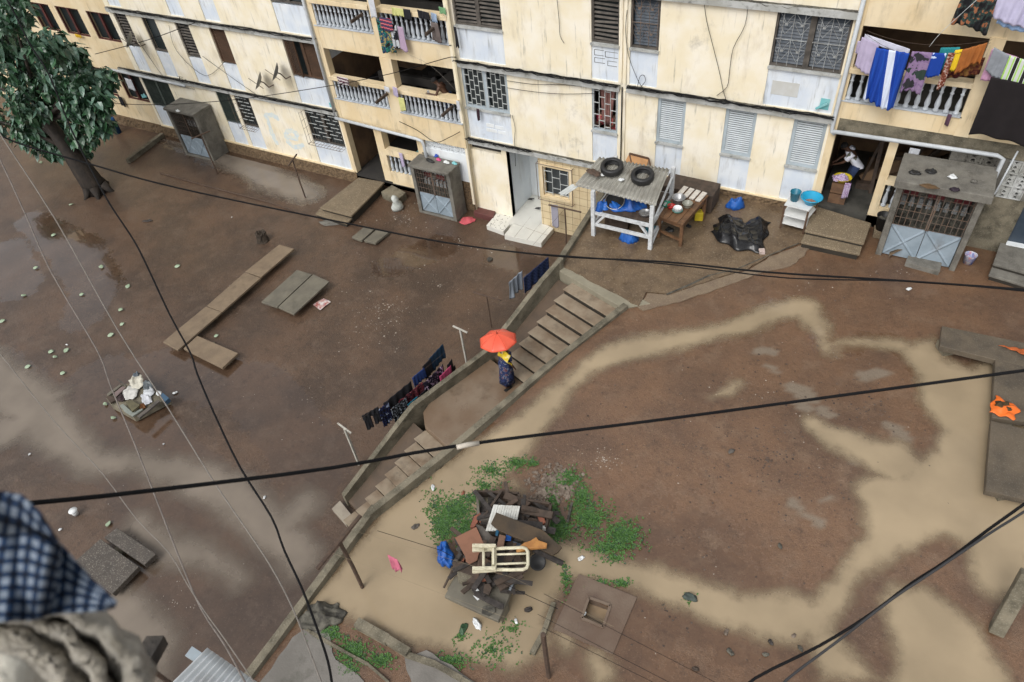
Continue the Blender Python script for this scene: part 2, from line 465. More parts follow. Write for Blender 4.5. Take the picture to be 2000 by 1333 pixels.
# twin pilaster at the joint between the two stair units
pl = MB(); pl.box(-.085, -.015, -.05, -.002, 2.9, 5.5); pl.box(.045, .115, -.05, -.002, 2.9, 5.5)
pl.box(-.085, -.015, -.05, -.002, 5.7, 9.5); pl.box(.045, .115, -.05, -.002, 5.7, 9.5)
pl.build('pilaster', m_yellow, B)

# ---- ledges with mould and rubble of wires on top ------------------------
def ledge(x0, x1, z, name='ledge'):
    mb = MB(); n = max(2, int((x1 - x0) / .3)); h = .17
    for i in range(n):
        a = x0 + (x1 - x0) * i / n; b = x0 + (x1 - x0) * (i + 1) / n
        mb.box(a, b, -.13 + rnd(-.006, .006), -.001, z - h, z + rnd(-.006, .006))
    o = mb.build(name, m_ledge, B)
    cr = MB(); k = int((x1 - x0) / .05)
    def crust(u, v):
        x = x0 + u * (x1 - x0); h_ = max(0, .35 + .6 * math.sin(3.1 * x + 2 * math.sin(1.3 * x)) + .5 * math.sin(11 * x + 4 * v) + .3 * math.sin(37 * x))
        return (x, -.133 + v * .13, z + .007 + .026 * h_ * math.sin(math.pi * (.25 + .7 * v)) - (.02 + .05 * max(0, math.sin(5 * x + math.sin(17 * x)))) * (v == 0))
    cr.grid(crust, k, 4)
    cr.build('mould_growth', m_mould, o, True)
    return o
ledge(-24.6, -11.75, 2.84); ledge(-23.4, -11.8, 5.64); ledge(-23.4, -11.8, 8.38)
ledge(-5.84, -.06, 2.83); ledge(-5.84, -.06, 5.63); ledge(.16, 6.0, 5.66); ledge(-5.84, 6.0, 8.38)

# ---- left stair bay -------------------------------------------------------
bal_prof = [(.05, 0), (.075, .012), (.075, .06), (.045, .10), (.068, .20), (.06, .30), (.032, .46), (.03, .52), (.05, .545), (.05, .57), (.03, .59), (.042, .70), (.06, .75), (.06, .80)]
_bal = {}
def balusters(parent, x0, x1, z0, z1, y, n, r=1.0):
    key = round(z1 - z0, 2)
    if key not in _bal:
        mb = MB(); k = (z1 - z0) / .80
        mb.lathe((0, 0, 0), [(q * r, z * k) for q, z in bal_prof], 8)
        o = mb.build('baluster', m_baluster, parent, True); _bal[key] = o
        o.location = (x0 + .1, y, z0); first = o; start = 1
    else: start = 0
    for i in range(start, n):
        o = _bal[key].copy(); COL.objects.link(o); o.parent = parent
        o.location = (x0 + .1 + (x1 - x0 - .2) * i / (n - 1), y, z0)

def balcony(x0, x1, zb, z0, z1, zt, n, y=-.02, m=m_yellow2, yb=.20):
    """fascia band, rail and row of balusters"""
    f = MB().box(x0, x1, y, yb, zb, z0).build('balcony', m, B)
    MB().box(x0, x1, y - .03, yb - .02, z0, z0 + .04).build('base_course', m_baluster, f)
    MB().box(x0 + .03, x1 - .03, y - .06, yb + .02, z1, zt).build('rail', m_yellow2, f, bevel=.012)
    balusters(f, x0 + .05, x1 - .05, z0 + .04, z1, y + .07, n)
    return f
balcony(-11.72, -9.05, 2.56, 3.36, 4.13, 4.28, 14)
balcony(-8.55, -5.88, 2.42, 3.36, 4.13, 4.28, 14, y=-.12)
balcony(-11.72, -9.05, 5.33, 6.12, 6.92, 7.07, 14)
balcony(-8.75, -5.88, 5.33, 6.12, 6.92, 7.07, 14, y=-.06)
MB().box(-9.05, -8.55, -.06, .26, 2.58, 5.33).build('pillar', m_yellow2, B)
MB().box(-9.05, -8.75, -.04, .26, 5.34, 8.1).build('pillar', m_yellow2, B)
MB().box(-11.8, -11.6, -.03, .25, .12, 9.5).build('pillar', m_yellow2, B)
MB().box(-5.98, -5.85, -.09, .25, 0.0, 9.5).build('pillar', m_yellow, B)
MB().box(-11.6, -5.98, -.02, .2, 8.08, 9.7).build('wall', m_yellow2, B)
MB().box(-11.6, -9.05, -.015, .2, 2.44, 2.555).build('lintel', m_yellow2, B)
MB().box(-9.05, -8.0, -.03, .2, 2.44, 2.575).build('lintel', m_yellow2, B)
MB().box(-10.16, -9.8, -.04, .3, .1, 2.44).build('pillar', m_yellow2, B)
MB().box(-8.16, -7.82, -.04, .3, -.2, 2.42).build('pillar', m_yellow2, B)
low = MB().box(-9.8, -8.16, -.03, .2, .02, .58).build('balcony', m_yellow2, B)
MB().box(-9.8, -8.16, -.06, .22, 1.34, 1.58).build('rail', m_yellow2, low)
balusters(low, -9.8, -8.16, .58, 1.34, .07, 8)
# patterned block wall
def block_wall(x0, x1, z0, z1, y, n, rows, mw):
    mb = MB(); w = (x1 - x0) / n; h = (z1 - z0) / rows; t = .018
    mb.box(x0, x1, y + .12, y + .14, z0, z1)
    q = MB()
    for i in range(n):
        for j in range(rows):
            cx = x0 + (i + .5) * w; cz = z0 + (j + .5) * h; a, b = w / 2, h / 2
            q.box(cx - a, cx - a + t, y, y + .1, cz - b, cz + b); q.box(cx + a - t, cx + a, y, y + .1, cz - b, cz + b)
            q.box(cx - a + t, cx + a - t, y, y + .1, cz + b - t, cz + b); q.box(cx - a + t, cx + a - t, y, y + .1, cz - b, cz - b + t)
            for sx in (-1, 1):
                for sz in (-1, 1):
                    q.bar((cx + sx * a * .3, y + .05, cz + sz * b * .3), (cx + sx * a * .93, y + .05, cz + sz * b * .93), w * .13, .096)
                q.bar((cx + sx * a * .3, y + .052, cz), (cx + sx * a * .93, y + .052, cz), w * .08, .09)
            q.lathe((cx, y + .1, cz), [(a * .30, 0), (a * .52, 0), (a * .52, .1), (a * .30, .1)], 10, axis=Vector((0, -1, 0)), closed=True)
    p = q.build('block_screen', mw, B)
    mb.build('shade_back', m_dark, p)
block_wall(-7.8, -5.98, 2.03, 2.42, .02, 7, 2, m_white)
MB().box(-7.82, -5.98, 0.0, .16, .9, 2.03).build('wall', m_white, B)
MB().box(-7.82, -5.98, -.01, .16, -.4, .9).build('wall', m_stone, B)
# dim rooms of the bay
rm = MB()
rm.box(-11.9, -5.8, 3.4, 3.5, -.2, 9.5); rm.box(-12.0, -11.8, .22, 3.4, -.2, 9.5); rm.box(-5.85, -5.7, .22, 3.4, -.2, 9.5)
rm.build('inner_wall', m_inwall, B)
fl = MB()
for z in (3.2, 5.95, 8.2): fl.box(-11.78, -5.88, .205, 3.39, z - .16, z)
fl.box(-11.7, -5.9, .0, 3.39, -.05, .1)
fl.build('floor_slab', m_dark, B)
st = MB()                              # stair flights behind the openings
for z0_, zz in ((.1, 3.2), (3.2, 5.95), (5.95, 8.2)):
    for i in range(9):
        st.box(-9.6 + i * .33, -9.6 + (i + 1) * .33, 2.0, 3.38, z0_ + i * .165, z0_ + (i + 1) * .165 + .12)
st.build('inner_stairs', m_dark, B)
tq = MB()
for i in range(4): tq.box(-9.0 + i * .28, -9.0 + (i + 1) * .28, .6, 1.5, .9, 1.15 + i * .17)
tq.build('inner_stairs', m_turq, B)
ip = MB().box(-11.78, -11.72, .25, 2.2, 4.75, 5.3).build('blue_wall_patch', m_blue, B)
br = MB()                              # stringer and ledge seen in the loggia
br.bar((-8.4, 1.2, 3.4), (-6.3, 1.2, 4.9), .25, .3); br.box(-10.2, -6.1, 1.0, 1.15, 3.9, 4.2); br.box(-10.4, -6.1, 1.0, 1.15, 6.6, 6.95)
br.bar((-9.6, 1.2, 6.3), (-7.2, 1.2, 7.7), .25, .3)
br.build('stair_parapet', m_dark, B)

# ---- middle block, lower storey -------------------------------------------
wall(-5.85, -4.3, -.4, 2.70, [(-5.8, -4.5, 2.38, 2.58)], m_yellow)
MB().box(-5.8, -4.5, .15, .2, 2.38, 2.58).build('vent_slot', m_dark, B)
po = MB()
po.add([(-4.3, 0, -.25), (-4.3, 1.6, -.25), (-4.3, 1.6, 2.7), (-4.3, 0, 2.7)], [(0, 1, 2, 3)])
po.add([(-3.06, 0, -.25), (-3.06, 1.6, -.25), (-3.06, 1.6, 2.7), (-3.06, 0, 2.7)], [(3, 2, 1, 0)])
po.add([(-4.3, 1.6, -.25), (-3.06, 1.6, -.25), (-3.06, 1.6, 2.7), (-4.3, 1.6, 2.7)], [(0, 1, 2, 3)])
po.add([(-4.3, 0, 2.7), (-3.06, 0, 2.7), (-3.06, 1.6, 2.7), (-4.3, 1.6, 2.7)], [(0, 1, 2, 3)])
po.build('porch_walls', m_white, B)
MB().box(-3.95, -3.15, 1.5, 1.59, 1.85, 2.45).build('porch_transom', m_dark, B)
tw = wall(-3.06, -.04, -.4, 2.70, [(-2.88, -1.86, 1.12, 2.3)], m_tilewall, name='tiled_wall')
window(-2.88, -1.86, 1.12, 2.3, 'tile')
gl = MB(); r = .004
for i in range(11):
    x = -3.0 + i * .3
    for a, b in ((-.3, 2.62),):
        if -2.95 < x < -1.8: gl.box(x - r, x + r, -.006, -.001, a, 1.0); gl.box(x - r, x + r, -.006, -.001, 2.4, b)
        else: gl.box(x - r, x + r, -.006, -.001, a, b)
for j in range(10):
    z = -.2 + j * .3
    if 1.0 < z < 2.4: gl.box(-1.76, -.06, -.005, -.001, z - r, z + r)
    else: gl.box(-3.04, -.06, -.005, -.001, z - r, z + r)
gl.build('tile_joints', m_inwall, tw)
sf = MB(); sf.box(-2.98, -2.88, -.05, -.003, 1.02, 2.4); sf.box(-1.86, -1.76, -.05, -.003, 1.02, 2.4); sf.box(-2.88, -1.86, -.05, -.003, 2.3, 2.4); sf.box(-2.88, -1.86, -.06, -.003, 1.02, 1.12)
sf.build('window_surround', m_yellow2, tw)
hg = MB()
for x in (-3.05, -1.7): hg.tube([(x, -.02, 1.0), (x, -.16, 1.0), (x, -.16, 2.45), (x, -.02, 2.45)], .012, 5)
hg.tube([(-3.05, -.16, 2.45), (-1.7, -.16, 2.45)], .012, 5); hg.tube([(-3.05, -.16, 1.0), (-1.7, -.16, 1.0)], .012, 5)
hg.build('cage_rods', m_grilled, tw)

# ---- plinths ---------------------------------------------------------------
def plinth(x0, x1, z0, z1, y=-.05):
    n = int((x1 - x0) / .12); m_ = max(2, int((z1 - z0) / .1))
    P = MB()
    P.grid(lambda u, v: (x0 + u * (x1 - x0), y - .025 * (math.sin(u * n * 2.1 + 3 * math.sin(v * 9 + u * n * .7)) * math.sin(v * m_ * 2.6 + u * n * .5)) * (0.3 < v * 3 % 3 or v < .99) * (0 if v > .99 else 1), z0 + v * (z1 - z0)), n, m_ + 1)
    P.add([(x0, y, z1), (x1, y, z1), (x1, .0, z1), (x0, .0, z1)], [(0, 1, 2, 3)])
    P.add([(x0, y, z0), (x0, 0, z0), (x0, 0, z1), (x0, y, z1)], [(0, 3, 2, 1)])
    return P.build('stone_plinth', m_stone, B)
plinth(-30, -11.66, -.45, .13); plinth(.05, 6.05, 2.5, 2.84)
MB().box(-23.4, -11.7, -.075, -.002, .132, .175).build('plinth_cap', m_yellow2, B)
MB().box(.1, 6.02, -.07, -.002, 2.842, 2.875).build('plinth_cap', m_yellow2, B)

# ---- right stair bay --------------------------------------------------------
rb1 = balcony(6.03, 8.83, 5.66, 6.13, 6.89, 7.02, 12)
rb2 = balcony(9.1, 12.2, 5.66, 6.13, 6.89, 7.02, 12)
MB().box(8.8, 9.12, -.05, .26, 5.665, 8.1).build('pillar', m_yellow2, B)
MB().box(5.93, 6.12, -.04, .25, 2.6, 9.5).build('pillar', m_yellow2, B)
MB().box(6.12, 12.5, -.02, .2, 8.06, 9.7).build('wall', m_yellow2, B)
be = MB()
for i in range(20):
    a = 6.1 + i * .32; be.box(a, a + .32, .0 + rnd(-.01, .01), .22, 5.25 + rnd(-.02, .02), 5.655)
be.build('stained_beam', m_concg, B)
MB().box(7.45, 7.67, -.02, .24, 2.6, 5.24).build('pillar', m_yellow2, B)
lowr = MB().box(7.67, 8.9, -.02, .2, 2.5, 3.25).build('balcony', m_yellow2, B)
MB().box(7.64, 8.9, -.08, .22, 4.0, 4.13).build('rail', m_yellow2, lowr)
balusters(lowr, 7.67, 8.9, 3.25, 4.0, .07, 6)
MB().box(8.9, 9.24, -.01, .5, 2.5, 5.24).build('pillar', m_conc, B)
block_wall(9.24, 9.95, 4.2, 5.22, .03, 2, 3, m_conc); block_wall(10.2, 10.75, 4.2, 5.24, -.02, 2, 3, m_ledge)
MB().box(9.24, 10.9, .0, .2, 2.4, 4.19).build('wall', m_concg, B)
MB().box(9.95, 10.2, .03, .2, 4.19, 5.24).build('wall', m_conc, B)
MB().box(10.75, 10.9, .0, .2, 4.19, 5.24).build('wall', m_conc, B)
MB().box(10.9, 12.4, .12, .2, 2.9, 5.2).build('shopfront_glass', m_navy, B)
MB().box(10.9, 12.4, -.06, .119, 2.82, 2.9).build('threshold', m_white, B)
r2 = MB(); r2.box(5.95, 12.5, 3.4, 3.5, 2.4, 9.5); r2.box(5.85, 6.02, .25, 3.4, 2.4, 9.5); r2.box(12.5, 12.6, 0, 3.4, 2.4, 9.5)
r2.build('inner_wall', m_inwall, B)
f2 = MB()
for z in (5.66, 8.2): f2.box(6.05, 12.4, .205, 3.39, z - .14, z)
f2.box(6.1, 8.92, -.02, 3.39, 2.55, 2.93)
f2.build('floor_slab', mat('dark_worn_floor', (.075, .072, .062), (.035, .034, .03), 3, .9, .7, bump=.2), B)
s2 = MB()
for i in range(9): s2.box(7.0 + i * .3, 7.3 + i * .3, 1.6, 2.8, 2.93 + i * .17, 3.1 + i * .17)
s2.bar((7.0, 1.5, 3.1), (9.4, 1.5, 4.9), .12, .3)
s2.build('inner_stairs', m_inwall, B)

# ---- far left stair bay -------------------------------------------------------
wl = [(-29.15, -27.73), (-27.28, -25.64), (-25.1, -23.46)]
hh = [(a, b, 4.06, 5.3) for a, b in wl] + [(-27.3, -25.72, 1.2, 2.57), (-25.05, -23.5, 1.24, 2.59)]
wall(-30.2, -23.5, .13, 9.7, hh, m_yellow2)
for a, b in wl: window(a, b, 4.06, 5.3, 'maroon')
window(-27.3, -25.72, 1.2, 2.57, 'maroon'); window(-25.05, -23.5, 1.24, 2.59, 'maroon')
MB().box(-31.0, -30.2, .05, .2, -.4, 9.7).build('spandrel_panel', m_blue, B)
MB().box(-40, -31.0, 0, .2, -.4, 9.7).build('wall', m_yellow2, B)

# ---- shell: roof, back, slabs keep the rooms dark ------------------------------
sh = MB(); sh.box(-40, 13, .2, 9, 9.7, 9.95); sh.box(-40, 13, 8.8, 9, -.4, 9.7); sh.box(12.6, 12.8, 3.5, 9, -.4, 9.7); sh.box(-40, -39.8, .2, 8.8, -.4, 9.7)
sh.build('shell', m_conc, B)
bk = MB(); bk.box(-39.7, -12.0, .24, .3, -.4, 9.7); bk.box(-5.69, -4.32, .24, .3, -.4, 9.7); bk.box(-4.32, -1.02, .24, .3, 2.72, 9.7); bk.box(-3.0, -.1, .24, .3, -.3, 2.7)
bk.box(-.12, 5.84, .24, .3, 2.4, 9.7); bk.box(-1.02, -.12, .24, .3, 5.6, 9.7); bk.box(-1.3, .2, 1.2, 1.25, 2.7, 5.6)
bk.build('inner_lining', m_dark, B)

# ---- pipes ------------------------------------------------------------------------
MB().tube([(-11.86, -.10, 9.5), (-11.86, -.10, 2.62)], .055, 8).build('drain_pipe', m_pipe, B, True)
MB().tube([(-11.83, -.16, 2.6), (-9.0, -.2, 2.50), (-8.0, -.22, 2.47), (-7.75, -.22, 2.42), (-7.7, -.22, 2.25), (-7.68, -.22, 1.2)], .06, 8).build('drain_pipe', m_pipe, B, True)
MB().tube([(-5.80, -.13, 9.5), (-5.80, -.13, -.3)], .045, 8).build('drain_pipe', mat('cream_pipe', (.62, .55, .38), (.5, .43, .3), 5), B, True)
MB().tube([(6.0, -.11, 9.5), (6.0, -.11, 5.42), (6.02, -.13, 5.3), (6.12, -.16, 5.26)], .055, 8).build('drain_pipe', m_pipe, B, True)
MB().tube([(6.05, -.22, 5.36), (9.85, -.22, 5.42), (10.0, -.22, 5.36), (9.98, -.3, 4.2)], .055, 8).build('drain_pipe', m_pipe, B, True)
MB().tube([(10.22, -.2, 5.6), (10.15, -.2, 4.4), (9.95, -.26, 4.1)], .022, 6).build('drain_pipe', m_pipe, B, True)
MB().tube([(.02, -.08, 5.62), (.02, -.08, 2.9)], .02, 6).build('drain_pipe', m_wire, B, True)
MB().tube([(-21.9 - 3.2, -.14, 2.70), (-20.2, -.16, 2.66)], .06, 8).build('drain_pipe', m_pipe, B, True)

# ---- faded blue painted letters -----------------------------------------------
def letter_strokes(strokes, r):
    mb = MB(); k = 0
    for pl_ in strokes:
        for (a, b), (c, d) in zip(pl_, pl_[1:]):
            n = max(2, int(math.hypot(c - a, d - b) / (r * .55)))
            for i in range(n + 1):
                x = a + (c - a) * i / n; z = b + (d - b) * i / n
                if rnd(0, 1) < .12: continue
                q = r * rnd(.75, 1.15); m_ = 9; k += 1
                y = -.002 - .00006 * k; ph = rnd(0, 6)
                mb.add([(x + q * math.cos(2 * math.pi * j / m_) * rnd(.75, 1.2), y, z + q * math.sin(2 * math.pi * j / m_) * rnd(.75, 1.2)) for j in range(m_)], [tuple(range(m_))[::-1]])
    return mb
def fx(px, py): q = onY(px, py, 0); return q.x, q.z
F_ = [[fx(520, 226), fx(528, 250), fx(532, 262), fx(540, 279)], [fx(520, 226), fx(533, 225), fx(541, 231)]]
E_ = [[fx(560, 268), fx(578, 272), fx(580, 262), fx(572, 256), fx(562, 256), fx(558, 264), fx(563, 278), fx(574, 288), fx(584, 287), fx(591, 284)]]
m_fade = mat('faded_blue_paint', (.58, .66, .70), (.72, .72, .62), 5, 1, .9)
letter_strokes(F_, .13).build('painted_letters', m_fade, B)
letter_strokes(E_, .115).build('painted_letters', m_fade, B)
# repair patches of bare block under some windows
pt = MB()
for x0, z0, w, h in ((-5.0, 3.38, .3, .13), (-4.65, 3.36, .33, .13), (-5.02, 3.2, .42, .12), (-4.55, 3.19, .3, .12)): pt.box(x0, x0 + w, .027, .036, z0, z0 + h)
pt.build('repair_patch', m_white, B)
pt = MB()
for x0, z0, w, h in ((-.92, 6.42, .3, .16), (-.58, 6.4, .4, .16), (-.92, 6.2, .34, .14), (-.5, 6.15, .3, .14)): 
    pt.box(x0, x0 + w, .029, .036, z0, z0 + .012); pt.box(x0, x0 + .012, .028, .036, z0, z0 + h); pt.box(x0, x0 + w, .029, .036, z0 + h, z0 + h + .01)
pt.build('mortar_cracks', m_mould, B)
pb = MB(); pb.box(4.25, 4.95, .026, .036, 6.02, 6.4)
pb.build('repair_patch', mat('grey_mortar', (.5, .5, .47), (.6, .62, .63), 4), B)
tp = MB(); tp.box(5.55, 5.78, .02, .036, 5.80, 6.1); tp.bar((5.48, -.02, 5.82), (5.74, -.06, 6.02), .05)
tp.build('turquoise_patch', m_turq, B)
tp = MB(); tp.box(-12.05, -11.9, .024, .036, 2.92, 3.5); tp.box(-12.15, -11.9, .026, .036, 2.92, 3.1); tp.build('turquoise_patch', m_turq, B)
# ================================================================== GROUND, WATER, STAIRS, WALLS
SO = Vector((.76, -5.37)); SU = Vector((-.319, -.948)); SV = Vector((.948, -.319))
def sp(s, t, z): q = SO + SU * s + SV * t; return Vector((q.x, q.y, z))
# line that divides the two yards in plan (outer = right face of the walls)
wall_line = [sp(-.3, 1.9, 0), sp(8.6, 1.9, 0)]
div_pts = [(-.04, .3), (.15, -2.9), (.27, -5.0), tuple(sp(-.1, 1.9, 0)[:2]), tuple(sp(8.75, 1.88, 0)[:2])]
bend = at(740, 995, 2.2)
w_end = at(492, 1312, 2.15)
dirw = (w_end - bend).normalized()
w_far = w_end + dirw * 9
div_pts += [(w_end.x + .1, w_end.y), (w_far.x + .1, w_far.y)]

def poly_sdf(X, Y, poly):               # + inside, metres
    n = len(poly); ins = np.zeros(X.shape, bool); d = np.full(X.shape, 1e9)
    for i in range(n):
        x0, y0 = poly[i][:2]; x1, y1 = poly[(i + 1) % n][:2]
        c = ((y0 > Y) != (y1 > Y)) & (X < (x1 - x0) * (Y - y0) / (y1 - y0 + 1e-12) + x0)
        ins ^= c
        ex, ey = x1 - x0, y1 - y0
        t = np.clip(((X - x0) * ex + (Y - y0) * ey) / (ex * ex + ey * ey + 1e-12), 0, 1)
        d = np.minimum(d, np.hypot(X - x0 - t * ex, Y - y0 - t * ey))
    return np.where(ins, d, -d)
def stroke_sdf(X, Y, pts):              # pts: (x, y, halfwidth)
    d = np.full(X.shape, -1e9)
    for (x0, y0, a), (x1, y1, b) in zip(pts, pts[1:]):
        ex, ey = x1 - x0, y1 - y0
        t = np.clip(((X - x0) * ex + (Y - y0) * ey) / (ex * ex + ey * ey + 1e-12), 0, 1)
        d = np.maximum(d, a + (b - a) * t - np.hypot(X - x0 - t * ex, Y - y0 - t * ey))
    return d
def up_poly(P): return [tuple(upat(*p)[:2]) for p in P]
def up_stroke(P): return [(*upat(p[0], p[1])[:2], p[2]) for p in P]
def lo_poly(P): return [tuple(at(*p, G0)[:2]) for p in P]
def lo_stroke(P): return [(*at(p[0], p[1], G0)[:2], p[2]) for p in P]
def c7(x, y): return (1200 + x / 1.7025, 550 + y / 1.7025)

def vnoise(X, Y, sc, seed=0):           # cheap smooth value noise
    r = np.random.RandomState(seed); T = r.rand(64, 64)
    x = X / sc + 1000; y = Y / sc + 1000
    i = np.floor(x).astype(int); j = np.floor(y).astype(int); fx_ = x - i; fy_ = y - j
    fx_ = fx_ * fx_ * (3 - 2 * fx_); fy_ = fy_ * fy_ * (3 - 2 * fy_)
    g = lambda a, b: T[a % 64, b % 64]
    return (g(i, j) * (1 - fx_) + g(i + 1, j) * fx_) * (1 - fy_) + (g(i, j + 1) * (1 - fx_) + g(i + 1, j + 1) * fx_) * fy_ - .5
def fbm(X, Y, sc, seed=0): return vnoise(X, Y, sc, seed) + .5 * vnoise(X, Y, sc / 2, seed + 1) + .25 * vnoise(X, Y, sc / 4, seed + 2)

def gridmesh(name, xs, ys, zf, keep, mats_, attrs):
    X, Y = np.meshgrid(xs, ys, indexing='ij'); Z = zf(X, Y)
    nx, ny = len(xs), len(ys)
    vid = np.arange(nx * ny).reshape(nx, ny)
    K = keep(X, Y)
    kc = K[:-1, :-1] & K[1:, :-1] & K[1:, 1:] & K[:-1, 1:]
    q = np.stack([vid[:-1, :-1], vid[1:, :-1], vid[1:, 1:], vid[:-1, 1:]], -1)[kc]
    used = np.unique(q); remap = -np.ones(nx * ny, int); remap[used] = np.arange(len(used))
    V = np.stack([X.ravel(), Y.ravel(), Z.ravel()], 1)[used]
    me = bpy.data.meshes.new(name)
    me.from_pydata(V.tolist(), [], remap[q].tolist())
    for an, fn in attrs.items():
        a = me.attributes.new(an, 'FLOAT', 'POINT'); a.data.foreach_set('value', fn(X, Y).ravel()[used].astype(np.float32))
    me.polygons.foreach_set('use_smooth', [True] * len(me.polygons))
    me.materials.append(mats_)
    o = bpy.data.objects.new(name, me); COL.objects.link(o)
    return o

def soil(name, base, dark, light, rough0, rough1, sheenmask=None):
    m = bpy.data.materials.new(name); m.use_nodes = True
    t = m.node_tree; n = t.nodes; L = t.links; b = n['Principled BSDF']
    tc = n.new('ShaderNodeTexCoord')
    def noise(s, d=6, r=.6):
        x = n.new('ShaderNodeTexNoise'); x.inputs['Scale'].default_value = s; x.inputs['Detail'].default_value = d; x.inputs['Roughness'].default_value = r
        L.new(tc.outputs['Object'], x.inputs['Vector']); return x.outputs['Fac']
    def rng(f, a, c, lo=0., hi=1.):
        x = n.new('ShaderNodeMapRange'); x.interpolation_type = 'SMOOTHSTEP'
        for k, v in (('From Min', a), ('From Max', c), ('To Min', lo), ('To Max', hi)): x.inputs[k].default_value = v
        L.new(f, x.inputs['Value']); return x.outputs[0]
    def mix(f, a, c):
        x = n.new('ShaderNodeMix'); x.data_type = 'RGBA'; L.new(f, x.inputs['Factor'])
        for v, s in ((a, x.inputs[6]), (c, x.inputs[7])):
            if isinstance(v, tuple): s.default_value = (*v, 1)
            else: L.new(v, s)
        return x.outputs[2]
    def math_(op, a, c):
        x = n.new('ShaderNodeMath'); x.operation = op
        for i, v in enumerate((a, c)):
            if isinstance(v, (int, float)): x.inputs[i].default_value = v
            else: L.new(v, x.inputs[i])
        return x.outputs[0]
    at_ = n.new('ShaderNodeAttribute'); at_.attribute_name = 'wet'
    ap = n.new('ShaderNodeAttribute'); ap.attribute_name = 'pale'
    big = noise(.55, 5)
    c = mix(rng(big, .35, .68), base, dark)
    c = mix(math_('MULTIPLY', rng(noise(1.9, 8, .68), .48, .7), .55), c, light)
    c = mix(math_('MULTIPLY', rng(noise(9, 6, .7), .5, .72), .45), c, tuple(v * .55 for v in dark))
    c = mix(math_('MULTIPLY', rng(noise(3.7, 9, .72), .52, .70), .6), c, tuple(v * .62 for v in dark))
    c = mix(math_('MULTIPLY', rng(noise(5.3, 9, .75), .56, .70), .5), c, tuple(min(1, v * 1.25) for v in light))
    c = mix(math_('MULTIPLY', rng(noise(34, 4, .7), .58, .70), .6), c, tuple(min(1, v * 1.9) for v in light))
    c = mix(math_('MULTIPLY', rng(noise(26, 4, .7), .57, .70), .7), c, tuple(v * .4 for v in dark))
    c = mix(ap.outputs['Fac'], c, (.21, .17, .125))
    L.new(c, b.inputs['Base Color'])
    wetn = math_('ADD', at_.outputs['Fac'], math_('MULTIPLY', math_('SUBTRACT', noise(2.6, 7, .65), .5), 1.1))
    wr = rng(wetn, .40, .66)
    c = mix(math_('MULTIPLY', wr, .35), c, tuple(v * .8 for v in dark)); L.new(c, b.inputs['Base Color'])
    ro = n.new('ShaderNodeMapRange'); ro.inputs['To Min'].default_value = rough0; ro.inputs['To Max'].default_value = rough1
    L.new(wr, ro.inputs['Value']); L.new(ro.outputs[0], b.inputs['Roughness'])
    b.inputs['Specular IOR Level'].default_value = .5
    cw = n.new('ShaderNodeMapRange'); cw.inputs['To Min'].default_value = .25; cw.inputs['To Max'].default_value = 1.0    # film of rain water
    L.new(wr, cw.inputs['Value']); L.new(cw.outputs[0], b.inputs['Coat Weight'])
    cg = n.new('ShaderNodeMapRange'); cg.inputs['To Min'].default_value = .22; cg.inputs['To Max'].default_value = .03
    L.new(wr, cg.inputs['Value']); L.new(cg.outputs[0], b.inputs['Coat Roughness']); b.inputs['Coat IOR'].default_value = 1.4
    bp = n.new('ShaderNodeBump'); bp.inputs['Distance'].default_value = .03
    L.new(math_('ADD', math_('MULTIPLY', noise(11, 8, .7), 1.0), math_('MULTIPLY', noise(60, 3), .6)), bp.inputs['Height'])
    st_ = math_('SUBTRACT', 1.0, math_('MULTIPLY', wr, .93)); L.new(math_('MULTIPLY', st_, .8), bp.inputs['Strength'])
    L.new(bp.outputs[0], b.inputs['Normal'])
    return m

def blobs_lo(X, Y, S_): 
    d = np.full(X.shape, -9.)
    for s in S_: d = np.maximum(d, stroke_sdf(X, Y, lo_stroke(s)))
    return d
LOW_WATER = [[(-40, 720, .9), (60, 790, .8), (110, 850, .7), (180, 905, .45), (270, 905, .4), (350, 925, .5), (440, 960, .6), (520, 1030, .6), (590, 1090, .5)],
             [(120, 770, .2), (40, 830, .6), (-30, 860, .8)],
             [(600, 985, .45), (560, 1020, .35), (560, 1060, .25)],
             [(270, 1030, .4), (330, 1080, .5), (400, 1085, .4), (470, 1130, .3)], [(230, 1180, .5), (290, 1260, .7), (250, 1330, .8)],
             [(440, 290, .5), (530, 350, .8), (600, 380, .6), (330, 270, .3)]]
GLARE = [[(60, 430, .4), (150, 490, .8), (190, 560, .7), (160, 620, .5)], [(0, 500, .8), (40, 560, .6)], [(300, 720, .6), (500, 760, .8), (620, 900, .8)],
         [(860, 480, .5), (760, 520, .4)], [(980, 500, .4), (1040, 520, .3)], [(200, 740, .8), (350, 1000, 1.2), (480, 1200, 1.4)]]
def low_wet(X, Y):
    return np.clip(.20 + .85 * sstep(-.7, .35, blobs_lo(X, Y, GLARE)) + .6 * sstep(-.7, .2, blobs_lo(X, Y, LOW_WATER)), 0, 1)
def low_z(X, Y): return G0 + .018 * fbm(X, Y, 1.6, 3)
# boundary between the yards as a function of y
dy = np.array([p[1] for p in div_pts])[::-1]; dx = np.array([p[0] for p in div_pts])[::-1]
def divx(Y): return np.interp(Y, dy, dx)
xs = np.concatenate([np.arange(-60, -30, 2.), np.arange(-30, 3.0, .13)]); ys = np.concatenate([np.arange(-45, -22, 1.5), np.arange(-22, .31, .13)])
m_soil_lo = soil('wet_brown_yard', (.112, .066, .040), (.062, .039, .026), (.138, .096, .068), .40, .06)
g = gridmesh('ground', xs, ys, low_z, lambda X, Y: X < divx(Y) - .02, m_soil_lo, {'wet': low_wet, 'pale': lambda X, Y: np.zeros(X.shape)})
struct(g)

